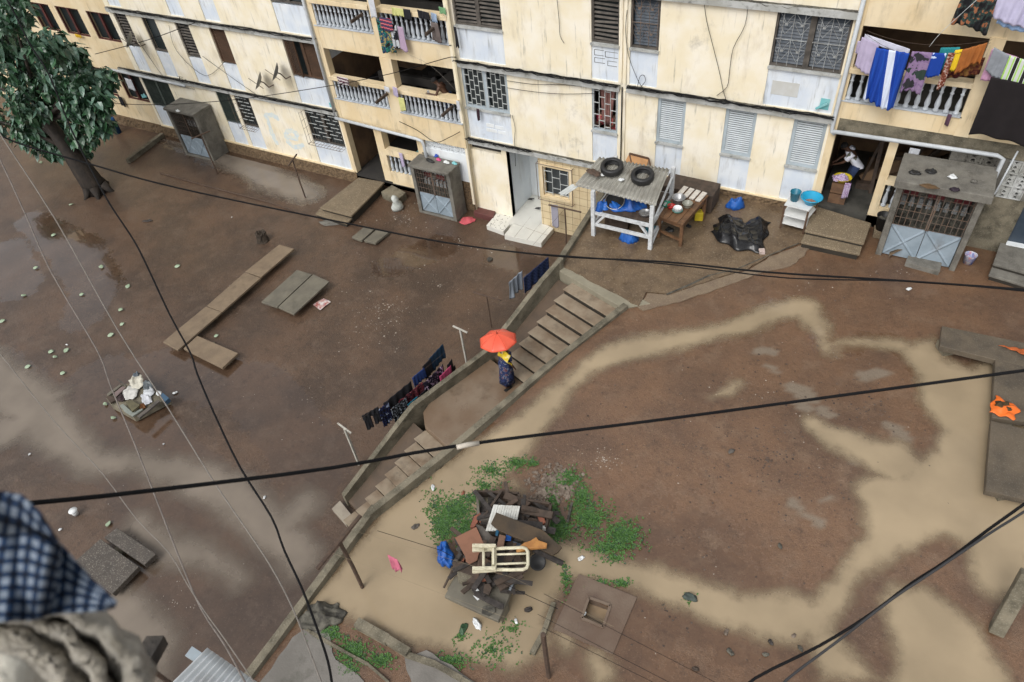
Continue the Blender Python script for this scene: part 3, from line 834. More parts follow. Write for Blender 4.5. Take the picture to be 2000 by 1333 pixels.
# ---- upper yard -------------------------------------------------------------
UP_STROKES = [
    [(1618, 690, .12), (1598, 640, .32), (1570, 603, .38), (1505, 612, .30), (1440, 640, .24), (1370, 655, .26), (1290, 672, .36), (1210, 688, .40), (1150, 715, .26), (1100, 765, .26), (1040, 825, .36), (965, 890, .6), (890, 955, .8), (800, 1035, .85), (740, 1080, .6)],
    [c7(655, 475) + (.22,), c7(740, 520) + (.28,), c7(840, 565) + (.3,), c7(930, 600) + (.5,)],
    [(1080, 1085, .4), (1170, 1108, .3), (1260, 1130, .35), (1340, 1160, .35), (1440, 1195, .4), (1540, 1210, .5)],
    [c7(960, 1090) + (.35,), c7(1030, 1140) + (.7,), c7(1090, 1230) + (.8,), c7(1110, 1330) + (.95,), c7(1110, 1400) + (1.0,)],
    [(870, 1240, .3), (1000, 1275, .25), (1040, 1240, .35)],
    [(1105, 1245, .12), (1112, 1262, .14)], [(1160, 1290, .2), (1175, 1315, .25), (1160, 1340, .12)],
    [(1385, 780, .06), (1420, 765, .12), (1440, 750, .08)],
    [(1000, 945, .1), (1015, 960, .16)],
    [c7(700, 210) + (.10,), c7(830, 200) + (.12,), c7(950, 215) + (.2,)],
]
LAKE = [c7(*p) for p in [(940, 225), (1060, 185), (1085, 255), (1180, 300), (1262, 260), (1400, 430), (1400, 800), (1400, 1010), (1270, 1065), (1190, 1005), (1165, 905), (1105, 862), (1000, 880), (900, 930),
                         (815, 1000), (745, 1110), (705, 1170), (800, 1225), (900, 1340), (690, 1340), (640, 1190), (560, 1150), (640, 1085), (690, 1040), (775, 930), (835, 840), (822, 740), (800, 690), (850, 655), (960, 640), (1060, 560), (1088, 500), (1020, 390), (1000, 320)]]
POOL = [(748, 1010), (860, 930), (925, 905), (900, 950), (850, 1000), (838, 1060), (880, 1105), (950, 1110), (1060, 1075), (1120, 1090), (1105, 1135), (1075, 1190), (1045, 1260), (930, 1290), (800, 1255), (720, 1222), (660, 1195), (618, 1195), (590, 1215), (600, 1170), (680, 1080)]
SHAFT = [tuple(at(*p, 2.16)[:2]) for p in ((1150, 1168), (1192, 1183), (1178, 1226), (1136, 1208))]
def up_water(X, Y):
    d = np.maximum(poly_sdf(X, Y, up_poly(LAKE)), poly_sdf(X, Y, up_poly(POOL)))
    for s in UP_STROKES: d = np.maximum(d, stroke_sdf(X, Y, up_stroke(s)))
    return d + .16 * fbm(X, Y, .9, 11)
def up_z(X, Y): 
    w = sstep(-.5, .2, up_water(X, Y)) if X.size > 100 else 0
    return upz(X, Y) + .02 * fbm(X, Y, 1.3, 5) * (1 - w)
UPG = [[(1210, 1000, 1.0), (1330, 1020, .8), (1420, 1080, .9)], [(1250, 1250, 1.0), (1450, 1290, 1.0)], [(1120, 1180, .6), (1200, 1200, .7)], [(1100, 1000, .5)] * 2]
def up_wet(X, Y):
    d = np.full(X.shape, -9.)
    for s in UPG: d = np.maximum(d, stroke_sdf(X, Y, up_stroke(s)))
    return np.clip(.05 + .5 * sstep(-.8, .4, d) + .6 * sstep(-.6, .05, up_water(X, Y)), 0, 1)
PALE = [[c7(470, 235), c7(520, 230), .09], [c7(500, 275), c7(540, 300), .16], [c7(590, 350), c7(640, 380), .2], [c7(600, 400), c7(640, 420), .1], [c7(700, 435), c7(720, 440), .1], [c7(830, 310), c7(890, 310), .16],
        [c7(920, 480), c7(960, 510), .18], [c7(790, 590), c7(810, 600), .08], [c7(590, 740), c7(640, 780), .16], [c7(640, 740), c7(740, 715), .10], [c7(670, 790), c7(675, 810), .08]]
def up_pale(X, Y):
    d = np.full(X.shape, -9.)
    for a, b, w in PALE: d = np.maximum(d, stroke_sdf(X, Y, up_stroke([(*a, w), (*b, w)])))
    return .85 * sstep(0, .07, d + .22 * fbm(X, Y, .5, 21))
xs = np.concatenate([np.arange(-3.2, 15, .11), np.arange(15, 40, 2.)]); ys = np.concatenate([np.arange(-45, -21, 1.5), np.arange(-21, .06, .11)])
m_soil_up = soil('wet_red_brown_yard', (.165, .090, .048), (.100, .057, .034), (.190, .124, .078), .46, .10)
u = gridmesh('upper_ground', xs, ys, up_z, lambda X, Y: (X > divx(Y) - .06) & (poly_sdf(X, Y, SHAFT) < .02), m_soil_up, {'wet': up_wet, 'pale': up_pale})
struct(u)

def murk(name, col, rough, lo, hi, amax, bumps):
    m = bpy.data.materials.new(name); m.use_nodes = True
    t = m.node_tree; n = t.nodes; L = t.links; b = n['Principled BSDF']
    b.inputs['Base Color'].default_value = (*col, 1); b.inputs['Roughness'].default_value = rough; b.inputs['IOR'].default_value = 1.33
    tc = n.new('ShaderNodeTexCoord'); nz = n.new('ShaderNodeTexNoise'); nz.inputs['Scale'].default_value = 3; nz.inputs['Detail'].default_value = 8; nz.inputs['Roughness'].default_value = .68
    L.new(tc.outputs['Object'], nz.inputs['Vector'])
    mc = n.new('ShaderNodeMix'); mc.data_type = 'RGBA'; mc.inputs[6].default_value = (*col, 1); mc.inputs[7].default_value = (*[c * .8 for c in col], 1)
    n0 = n.new('ShaderNodeTexNoise'); n0.inputs['Scale'].default_value = .8; n0.inputs['Detail'].default_value = 4; L.new(tc.outputs['Object'], n0.inputs['Vector'])
    r0 = n.new('ShaderNodeMapRange'); r0.inputs['From Min'].default_value = .35; r0.inputs['From Max'].default_value = .65; L.new(n0.outputs['Fac'], r0.inputs['Value']); L.new(r0.outputs[0], mc.inputs['Factor']); L.new(mc.outputs[2], b.inputs['Base Color'])
    a = n.new('ShaderNodeAttribute'); a.attribute_name = 'depth'
    s = n.new('ShaderNodeMath'); s.operation = 'MULTIPLY_ADD'; s.inputs[1].default_value = .45; L.new(nz.outputs['Fac'], s.inputs[0])
    a2 = n.new('ShaderNodeMath'); a2.operation = 'SUBTRACT'; a2.inputs[1].default_value = .225; L.new(a.outputs['Fac'], a2.inputs[0]); L.new(a2.outputs[0], s.inputs[2])
    r = n.new('ShaderNodeMapRange'); r.interpolation_type = 'SMOOTHSTEP'; r.inputs['From Min'].default_value = lo; r.inputs['From Max'].default_value = hi; r.inputs['To Max'].default_value = amax
    L.new(s.outputs[0], r.inputs['Value']); L.new(r.outputs[0], b.inputs['Alpha'])
    rp = n.new('ShaderNodeTexNoise'); rp.inputs['Scale'].default_value = 22; rp.inputs['Detail'].default_value = 3; L.new(tc.outputs['Object'], rp.inputs['Vector'])
    bp = n.new('ShaderNodeBump'); bp.inputs['Strength'].default_value = bumps; bp.inputs['Distance'].default_value = .01; L.new(rp.outputs['Fac'], bp.inputs['Height']); L.new(bp.outputs[0], b.inputs['Normal'])
    return m
def water(name, base, sdf, zf, keep, m):
    xs, ys = base
    o = gridmesh(name, xs, ys, zf, lambda X, Y: keep(X, Y) & (sdf(X, Y) > -.36), m, {'depth': lambda X, Y: sdf(X, Y)})
    o['kind'] = 'structure'
    return o
m_mud = murk('tan_floodwater', (.365, .285, .185), .08, -.22, .25, .97, .06)
water('floodwater', (np.arange(-2.6, 15, .11), np.arange(-21, -.3, .11)), up_water, lambda X, Y: upz(X, Y) + .014, lambda X, Y: X > divx(Y) - .04, m_mud)
m_mud2 = murk('grey_puddle_water', (.25, .21, .17), .06, -.40, .45, .88, .04)
water('puddle_water', (np.arange(-30, 0, .13), np.arange(-21, -.2, .13)), lambda X, Y: blobs_lo(X, Y, LOW_WATER) + .2 * fbm(X, Y, 1.1, 8), lambda X, Y: X * 0 + G0 + .022, lambda X, Y: X < divx(Y) - .25, m_mud2)

# ---- staircase --------------------------------------------------------------
ST = thing('outdoor_staircase', sp(4.5, .8, 1.16), 'worn concrete outdoor stairs in two flights with a muddy landing between low walls', 'stairs')
m_step = mat('worn_step_concrete', (.285, .23, .165), (.18, .125, .08), 2.5, .85, .6, stain=(.06, .045, .03), samt=.5, bump=.3, rvar=.2)
T = .353; R_ = .16
m_ramp = mat('muddy_ramp', (.105, .072, .048), (.065, .048, .034), 2.5, .8, .6, bump=.3)
m_riser = mat('shaded_wet_riser', (.035, .029, .021), (.02, .017, .013), 3, .8, .8, bump=.4)  # wet grime, with the riser's shade painted into the near-black colour
def step(s0, s1, t0, t1, z, th=.022, mm=None):
    s1 += .03; mb = MB(); p = [sp(s0, t0, 0), sp(s1, t0, 0), sp(s1, t1, 0), sp(s0, t1, 0)]
    mb.prism([(q.x, q.y) for q in p], z - th, z)
    return mb.build('step', mm or m_step, ST, bevel=.012)
for k in range(1, 9): step(T * (k - 1) + rnd(-.01, .0), T * k + rnd(-.01, .015), 0, 1.79, 2.6 - R_ * k)
for k in range(1, 8): step(5.57 + T * (k - 1), 5.57 + T * k + rnd(-.01, .01), 0, 1.79, 1.16 - R_ * k)
step(5.57 + 7 * T, 5.57 + 8 * T + .0, -.1, 1.79, -.12)
top = MB(); p = [sp(.0, -.5, 0), sp(.0, 1.86, 0), sp(-.62, 2.28, 0), sp(-.52, -.5, 0)]
top.prism([(q.x, q.y) for q in p], 2.2, 2.6); top.build('top_slab', mat('olive_concrete', (.27, .245, .18), (.2, .18, .13), 2.5, .7, .75, stain=(.08, .07, .05), samt=.4, bump=.3), ST, bevel=.012)
ld = MB(); p = [sp(T * 8 - .02, -.52, 0), sp(5.57, -.52, 0), sp(5.57, 1.79, 0), sp(T * 8 - .02, 1.79, 0)]
p = [sp(T * 8 - .02, -.52, 0), sp(5.0, -.52, 0), sp(5.3, -.4, 0), sp(5.57, 0.02, 0), sp(5.57, 1.79, 0), sp(T * 8 - .02, 1.79, 0)]
ld.prism([(q.x, q.y) for q in p], .55, 1.16); ld.build('landing', mat('muddy_landing', (.165, .11, .07), (.23, .18, .13), .9, .9, .4, stain=(.08, .05, .03), samt=.7, sscale=(1, 1, 1), bump=.25, rvar=.2), ST, bevel=.02)
for s0, z0, s1, z1 in ((.05, 2.3, 2.68, 1.15), (5.6, .90, 8.0, -.17)):   # side ramps between steps and left wall
    ra = MB()
    a = [sp(s0, -.5, z0), sp(s0, 0, z0), sp(s1, 0, z1), sp(s1, -.5, z1)]
    ra.hexa([Vector((q.x, q.y, q.z - .5)) for q in a] + a); ra.build('side_ramp', m_ramp, ST)
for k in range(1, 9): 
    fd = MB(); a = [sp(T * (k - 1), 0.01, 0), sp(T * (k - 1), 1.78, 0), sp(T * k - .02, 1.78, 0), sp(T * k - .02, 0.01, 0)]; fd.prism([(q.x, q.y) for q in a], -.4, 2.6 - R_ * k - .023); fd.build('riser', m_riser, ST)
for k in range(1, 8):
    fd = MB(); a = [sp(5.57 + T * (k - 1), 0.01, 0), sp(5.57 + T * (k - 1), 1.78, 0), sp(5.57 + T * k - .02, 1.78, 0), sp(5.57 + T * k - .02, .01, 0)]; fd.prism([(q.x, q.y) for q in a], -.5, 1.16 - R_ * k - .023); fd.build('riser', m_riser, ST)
pd = MB(); q4 = [at(648, 994, -.25), at(676, 1025, -.25), at(690, 1010, -.25), at(664, 978, -.25)]
pd.prism([(q.x, q.y) for q in q4], -.5, -.24); pd.build('bottom_pad', mat('pale_pad', (.33, .29, .23), (.24, .2, .16), 4, .7, .7, bump=.3), ST, bevel=.01)

def plan_wall(name, pts, th, label, m=None, base=-.6):
    """wall along plan points (x,y,ztop); th to the left(-)/right(+) of travel"""
    mb = MB(); k = len(pts); fine = []
    for a, b in zip(pts, pts[1:]):
        n = max(1, int((Vector(b[:2]) - Vector(a[:2])).length / .35))
        fine += [tuple(a[c] + (b[c] - a[c]) * i / n for c in range(len(a))) for i in range(n)]
    fine.append(pts[-1]); k = len(fine)
    L_, Rr = [], []
    for i, p in enumerate(fine):
        d = Vector(fine[min(i + 1, k - 1)][:2]) - Vector(fine[max(i - 1, 0)][:2]); d.normalize()
        nrm = Vector((d.y, -d.x)); j = rnd(-.008, .008)
        L_.append((p[0], p[1], p[2] + j)); Rr.append((p[0] + nrm.x * th, p[1] + nrm.y * th, p[2] + j))
    vs = []
    for a, b in zip(L_, Rr): vs += [a, b, (b[0], b[1], base), (a[0], a[1], base)]
    fs = [(0, 1, 2, 3), tuple((k - 1) * 4 + i for i in (3, 2, 1, 0))]
    for i in range(k - 1):
        o = i * 4
        for e in range(4): fs.append((o + e, o + 4 + e, o + 4 + (e + 1) % 4, o + (e + 1) % 4))
    mb.add(vs, fs)
    return one(mb, name, m or m_concg, label, 'wall', bevel=.01)
def ws(s, t, z): q = sp(s, t, z); return (q.x, q.y, q.z)
plan_wall('parapet_wall', [ws(-.1, 1.78, 2.68), ws(2.7, 1.78, 2.63), ws(5.86, 1.78, 2.38), ws(8.3, 1.78, 2.34), (bend.x - .17, bend.y, 2.3), (w_end.x - .09, w_end.y, 2.2), (w_far.x - .09, w_far.y, 2.15)][::-1], .17, 'long mossy concrete wall between the stairs and the flooded upper yard')
plan_wall('stair_side_wall', [ws(-.2, -.5, 2.93), ws(.6, -.5, 2.62), ws(1.18, -.5, 2.33), ws(2.16, -.5, 1.84), ws(2.85, -.5, 1.52), ws(5.45, -.5, 1.45), ws(6.0, -.5, 1.18), ws(6.85, -.5, .72), ws(8.05, -.5, .10)], .15, 'sloping mossy concrete wall along the left side of the stairs')
plan_wall('retaining_wall', [(-.08, -.02, 2.74), (.15, -2.92, 2.76), (.27, -5.0, 2.78), ws(-.2, -.5, 2.86)], .17, 'low concrete kerb wall beside the tiled corner under the stall', base=-.5)

# ---- broken pavement of the upper terrace ------------------------------------
def pave(name, px, z0, z1, m, label, jag=.03, cat='pavement'):
    P = [upat(*p) for p in px]; out = []
    for i, a in enumerate(P):
        b = P[(i + 1) % len(P)]; L_ = (b - a).length; n = max(1, int(L_ / .18))
        for j in range(n):
            q = a.lerp(b, j / n); out.append((q.x + rnd(-jag, jag), q.y + rnd(-jag, jag)))
    mb = MB(); zc = float(np.mean([upz(p[0], p[1]) for p in out]))
    mb.prism(out, zc + z0, zc + z1)
    o = mb.build(name, m, None); struct(o); return o
m_pave = mat('gritty_terrace_concrete', (.155, .108, .066), (.095, .066, .042), 2.2, 1, .40, stain=(.07, .048, .03), samt=.65, sscale=(1, 1, 1), bump=.6, bscale=14, speck=(.30, .23, .15), spscale=28, spamt=.5, rvar=.22)
pave('pavement', [(1095, 520), (1116, 470), (1150, 425), (1172, 360), (1400, 372), (1530, 398), (1600, 420), (1640, 470), (1560, 478), (1500, 502), (1460, 528), (1400, 545), (1310, 576), (1262, 574), (1246, 600), (1170, 560)], -.15, .045, m_pave, '')
pave('pavement', [(1258, 608), (1246, 600), (1266, 574), (1310, 577), (1400, 546), (1462, 529), (1504, 503), (1562, 480), (1590, 478), (1570, 500), (1545, 522), (1500, 530), (1450, 548), (1400, 566), (1340, 586)], -.15, .02, mat('drain_edge_concrete', (.20, .15, .10), (.14, .10, .07), 3, .8, .6, bump=.4, speck=(.4, .33, .25), spscale=50, spamt=.4), '')
dk = MB()
def crack(px, w):
    P = [upat(*p) + Vector((0, 0, .052)) for p in px]
    dk.tube(P, [w * rnd(.6, 1.3) for _ in P], 4)
dk2 = MB()
for px, w in (([(1302, 578), (1340, 562), (1385, 541)], .03), ([(1385, 541), (1440, 528), (1500, 502), (1560, 478)], .016)):
    P = [upat(*p) + Vector((0, 0, .05)) for p in px]; dk2.tube(P, w, 4)
struct(dk2.build('drain_gap', m_mould, None))
m_cpave = mat('cracked_grey_paving', (.20, .185, .165), (.13, .12, .105), 1.8, .8, .7, stain=(.05, .05, .035), samt=.6, sscale=(1, 1, 1), bump=.4)
pave('pavement', [(500, 1345), (575, 1245), (600, 1228), (640, 1240), (655, 1290), (700, 1318), (720, 1350), (700, 1420), (480, 1420)], -.3, .03, m_cpave, '')
pave('pavement', [(790, 1285), (830, 1272), (880, 1300), (940, 1340), (960, 1380), (830, 1380), (800, 1330)], -.3, .05, m_cpave, '')
# ================================================================== SLABS, STEPS, BENCHES
def quad_prism(pts, z, th):             # pts already Vectors at height z
    return MB().prism([(p.x, p.y) for p in pts], z - th, z)
def rough(mb, j):                       # chip the corners a little
    mb.v = [(x + rnd(-j, j), y + rnd(-j, j), z + rnd(-j, j) * .5) for x, y, z in mb.v]; return mb
m_agg = mat('pebbled_concrete', (.20, .155, .10), (.15, .115, .075), 3, .7, .7, bump=.6, bscale=60, speck=(.40, .33, .22), spscale=38, spamt=.8, stain=(.09, .07, .05), samt=.3)
m_agg2 = mat('grey_pebbled_concrete', (.085, .072, .06), (.06, .052, .045), 3, .7, .6, bump=.6, bscale=60, speck=(.32, .29, .25), spscale=42, spamt=.7)
m_slab = mat('brown_bench_concrete', (.215, .16, .105), (.15, .11, .075), 2.5, .8, .65, stain=(.08, .06, .04), samt=.5, sscale=(1.4, 1.4, 1), bump=.35, speck=(.3, .24, .17), spscale=60, spamt=.3)
m_slabg = mat('grey_bench_concrete', (.165, .15, .115), (.11, .10, .08), 2.5, .8, .65, stain=(.06, .055, .04), samt=.5, sscale=(1.4, 1.4, 1), bump=.35)
def steps(name, spec, label, m, cat='steps'):
    c = spec[0][0]; q = at(*c[0], spec[0][1])
    t = thing(name, (q.x, q.y, spec[0][1] - spec[0][2]), label, cat)
    for px, z, th in spec:
        Q = [at(*p, z) for p in px]; c_ = sum(Q, Vector()) / 4
        rough(quad_prism(Q, z, .075), .006).build('step', m, t, bevel=.015)
        quad_prism([p.lerp(c_, .05) for p in Q], z - .076, th - .076).build('riser', m_riser, t)  # dark core paints the shade under the overhanging slab
    return t
steps('entrance_steps', [([(625, 406), (686, 422), (751, 356), (700, 347)], -.02, .38), ([(616, 418), (677, 437), (690, 424), (628, 404)], -.2, .2)], 'long pebbled concrete ramp slab with one step before the dark stair passage', m_agg)
steps('entrance_steps', [([(1572, 450), (1688, 476), (1702, 436), (1590, 402)], 2.92, .34), ([(1564, 472), (1679, 497), (1684, 481), (1572, 456)], 2.78, .25)], 'two pebbled concrete steps in front of the dark right entrance', m_agg)
steps('entrance_steps', [([(1940, 515), (2060, 548), (2075, 505), (1955, 470)], 2.88, .34), ([(1932, 536), (2050, 572), (2060, 552), (1938, 520)], 2.74, .25)], 'worn plain concrete steps at the right edge below the dark shopfront', m_conc)
pt_ = thing('tiled_porch', (-3.6, -1.2, G0), 'glossy white tiled porch floor jutting from the recessed doorway', 'porch')
m_wtile = mat('white_floor_tile', (.68, .67, .61), (.58, .57, .52), 2, .7, .28, stain=(.4, .36, .3), samt=.3)
a = [at(985, 459, -.2), at(1057, 475, -.2), at(1081, 446, -.2), at(1020, 415, -.2)]
MB().prism([(p.x, p.y) for p in a], G0 - .1, -.2).build('floor', m_wtile, pt_, bevel=.008)
MB().box(-4.29, -3.07, -.45, 1.58, -.5, -.195).build('floor', m_wtile, pt_)
tj = MB()
for f in (.28, .62): 
    p, q = a[0].lerp(a[1], f), a[3].lerp(a[2], f); tj.bar((p.x, p.y, -.199), (q.x, q.y, -.199), .008)
p, q = a[1].lerp(a[2], .5), a[0].lerp(a[3], .5); tj.bar((p.x, p.y, -.199), (q.x, q.y, -.199), .008)
tj.build('tile_joints', m_inwall, pt_)
sl_ = [at(950, 440, -.2), at(983, 452, -.2), at(1011, 420, -.2), at(972, 414, -.2)]
cr_ = thing('crazed_tile_step', (sl_[0].x, sl_[0].y, G0), 'white broken-tile mosaic step next to the tiled porch', 'step')
MB().prism([(p.x, p.y) for p in sl_], G0 - .1, -.21).build('slab', m_wtile, cr_, bevel=.008)
k_ = MB()
for i in range(34):
    u, v = rnd(.05, .95), rnd(.05, .95); p = sl_[0].lerp(sl_[1], u).lerp(sl_[3].lerp(sl_[2], u), v); an = rnd(0, 6.3); l = rnd(.04, .12)
    k_.bar((p.x, p.y, -.21), (p.x + l * math.cos(an), p.y + l * math.sin(an), -.21), .012, .008)
k_.build('dark_joints', m_mould, cr_)
one(rough(quad_prism([at(925, 414, -.15), at(963, 424, -.15), at(970, 406, -.15), at(935, 401, -.15)], -.15, .3), .02), 'step_block', flat('maroon_painted_step', (.12, .045, .04), .6), 'maroon painted low block in front of the yellow wall', 'block', bevel=.02)
one(rough(quad_prism([at(744, 375, -.1), at(776, 391, -.1), at(793, 376, -.1), at(765, 361, -.1)], -.1, .35), .02), 'stone_block', m_concg, 'dark square concrete block between the ramp slab and the middle meter cabinet', 'block', bevel=.02)

def bench(label, planks, z, th, legs, m, group=None):
    c = at(*planks[0][0], z)
    t = thing('concrete_bench', (c.x, c.y, legs[0][1]), label, 'bench', group)
    for px in planks: rough(quad_prism([at(*p, z) for p in px], z, th), .006).build('seat_slab', m, t, bevel=.012)
    for px, zb in legs:
        p = at(*px, z - th); MB().obox((p.x, p.y, (z - th + zb - .05) / 2), .26, .34, z - th - zb + .05, .6).build('leg', m_concg, t)
    return t
GB = [((545, 478), (574, 486), (510, 541), (479, 531)), ((478, 532), (509, 543), (434, 609), (403, 598)), ((402, 599), (433, 610), (347, 684), (318, 668))]
c = at(446, 580, -.12)
bench('long brown concrete bench of three planks lying diagonally in the left yard', GB, -.12, .08, [((525, 507), G0), ((470, 560), G0), ((415, 610), G0), ((345, 668), G0)], m_slab)
bench('short brown concrete slab at the lower end of the long bench', [((385, 656), (465, 690), (434, 719), (358, 681))], -.16, .09, [((410, 676), G0), ((440, 700), G0)], m_slab)
bench('low grey double-plank concrete table right of the long bench', [((580, 527), (609, 536), (541, 600), (510, 590)), ((612, 536), (643, 550), (574, 614), (543, 600))], -.1, .08, [((590, 550), G0), ((560, 590), G0)], m_slabg)
bench('pair of small mossy concrete slabs on the ground before the ramp slab', [((713, 442), (732, 447), (706, 470), (687, 463)), ((737, 447), (762, 452), (733, 475), (711, 470))], -.26, .1, [((715, 455), G0)], m_slabg)
bench('grey pebbled concrete slab table lying behind the checked cloth at lower left', [((196, 1053), (271, 1107), (220, 1160), (140, 1102)), ((228, 1031), (304, 1082), (282, 1104), (203, 1050))], -.1, .16, [((230, 1080), G0), ((200, 1110), G0)], m_agg2)
bz = 2.95
m_slabd = mat('dark_bench_concrete', (.12, .095, .066), (.07, .057, .042), 2.2, .9, .7, stain=(.04, .035, .028), samt=.6, sscale=(1.2, 1.2, 1), bump=.5, speck=(.2, .18, .15), spscale=50, spamt=.4)
bench('grey concrete corner bench with an orange bag on it, at right edge', [((1840, 637), (2100, 690), (2110, 745), (1836, 676)), ((1944, 699), (2100, 735), (2100, 835), (1937, 816)), ((1936, 822), (2100, 862), (2100, 1000), (1925, 958))], bz, .15,
      [((1850, 672), 2.5), ((1960, 705), 2.5), ((1965, 830), 2.45), ((1960, 950), 2.4)], m_slabd)
# floating slab with the square shaft
zc = 2.105
SQ = [at(*p, zc) for p in ((1130, 1121), (1244, 1167), (1197, 1278), (1081, 1229))]
mh = thing('shaft_cover', (SQ[0].x, SQ[0].y, 2.05), 'purplish concrete cover slab with an open square shaft full of tan water', 'slab')
HQ = [at(*p, zc) for p in ((1150, 1168), (1192, 1183), (1178, 1226), (1136, 1208))]
mb = MB()
for i in range(4):
    j = (i + 1) % 4
    for z0, z1 in ((1.5, zc),):
        A, B_, C_, D_ = SQ[i], SQ[j], HQ[j], HQ[i]
        mb.hexa([(p.x, p.y, z0) for p in (A, D_, C_, B_)] + [(p.x, p.y, z1) for p in (A, D_, C_, B_)])
m_cover = mat('mauve_wet_concrete', (.125, .082, .058), (.18, .135, .10), 1.2, 1, .38, stain=(.09, .06, .05), samt=.5, bump=.3, rvar=.2)
mb.build('slab', m_cover, mh)
MB().prism([(p.x, p.y) for p in HQ], 1.5, 1.86).build('shaft_water', flat('shaft_water', (.33, .24, .15), .2), mh)
rim = MB()
for i in range(4): rim.bar(HQ[i] + Vector((0, 0, .01)), HQ[(i + 1) % 4] + Vector((0, 0, .01)), .05, .03)
rim.build('rim', m_cover, mh)
# curbs at the bottom
def curb(px, w, h, label, m=m_concg):
    P = [upat(*p) for p in px]; mb = MB()
    for a, b in zip(P, P[1:]):
        n = max(1, int((b - a).length / .25))
        for i in range(n):
            q, r = a.lerp(b, i / n), a.lerp(b, (i + 1) / n); jj = rnd(-.02, .02)
            mb.bar((q.x, q.y, q.z + h / 2 - .05), (r.x, r.y, r.z + h / 2 - .05), w + jj, h + .1 + rnd(-.02, .02))
    return one(mb, 'kerb', m, label, 'kerb')
curb([(700, 1222), (760, 1255), (800, 1280)], .16, .18, 'dark broken concrete kerb stub in the pool at bottom')
curb([(795, 1282), (850, 1300), (930, 1345)], .10, .10, 'thin crumbling kerb line right of the dark stub at the bottom edge')
curb([(588, 1225), (650, 1262), (720, 1300), (760, 1335)], .05, .06, 'narrow mossy kerb edging between the grey paving and the grass at bottom')
curb([(1082, 1182), (1062, 1240), (1040, 1280)], .10, .12, 'short dark kerb beside the shaft slab')
lg = [at(318, 264, G0 + .1), at(250, 315, G0 + .1)]
one(MB().bar(lg[0], lg[1], .22, .22), 'concrete_beam', m_concg, 'dark concrete beam lying on the ground between the tree and the left meter cabinet', 'beam', bevel=.02)
one(MB().tube([at(312, 338, G0 + .03), at(420, 368, G0 + .03), at(520, 394, G0 + .03), at(600, 420, G0 + .05)], .025, 6), 'steel_pipe', m_rust, 'long thin rusty pipe lying on the mud left of the ramp slab', 'pipe')
# post lying / standing bottom right
pb_, pt2 = upat(1945, 1235), at(2010, 1120, 3.5)
one(MB().bar(pb_, pt2, .24, .2), 'concrete_post', m_concg, 'thick leaning concrete post at the lower right edge', 'post', bevel=.02)
# tree stump
s_ = at(514, 470, G0); tr = MB()
tr.lathe((s_.x, s_.y, G0 - .05), [(.27, 0), (.23, .12), (.21, .3), (.2, .42), (.13, .40), (.10, .30), (.02, .26)], 14)
tr.v = [(x + rnd(-.02, .02), y + rnd(-.02, .02), z + rnd(-.03, .03)) for x, y, z in tr.v]
one(tr, 'tree_stump', flat('rotten_stump', (.06, .045, .032), .9, .6, 10), 'small dark hollow tree stump above the long bench', 'stump')

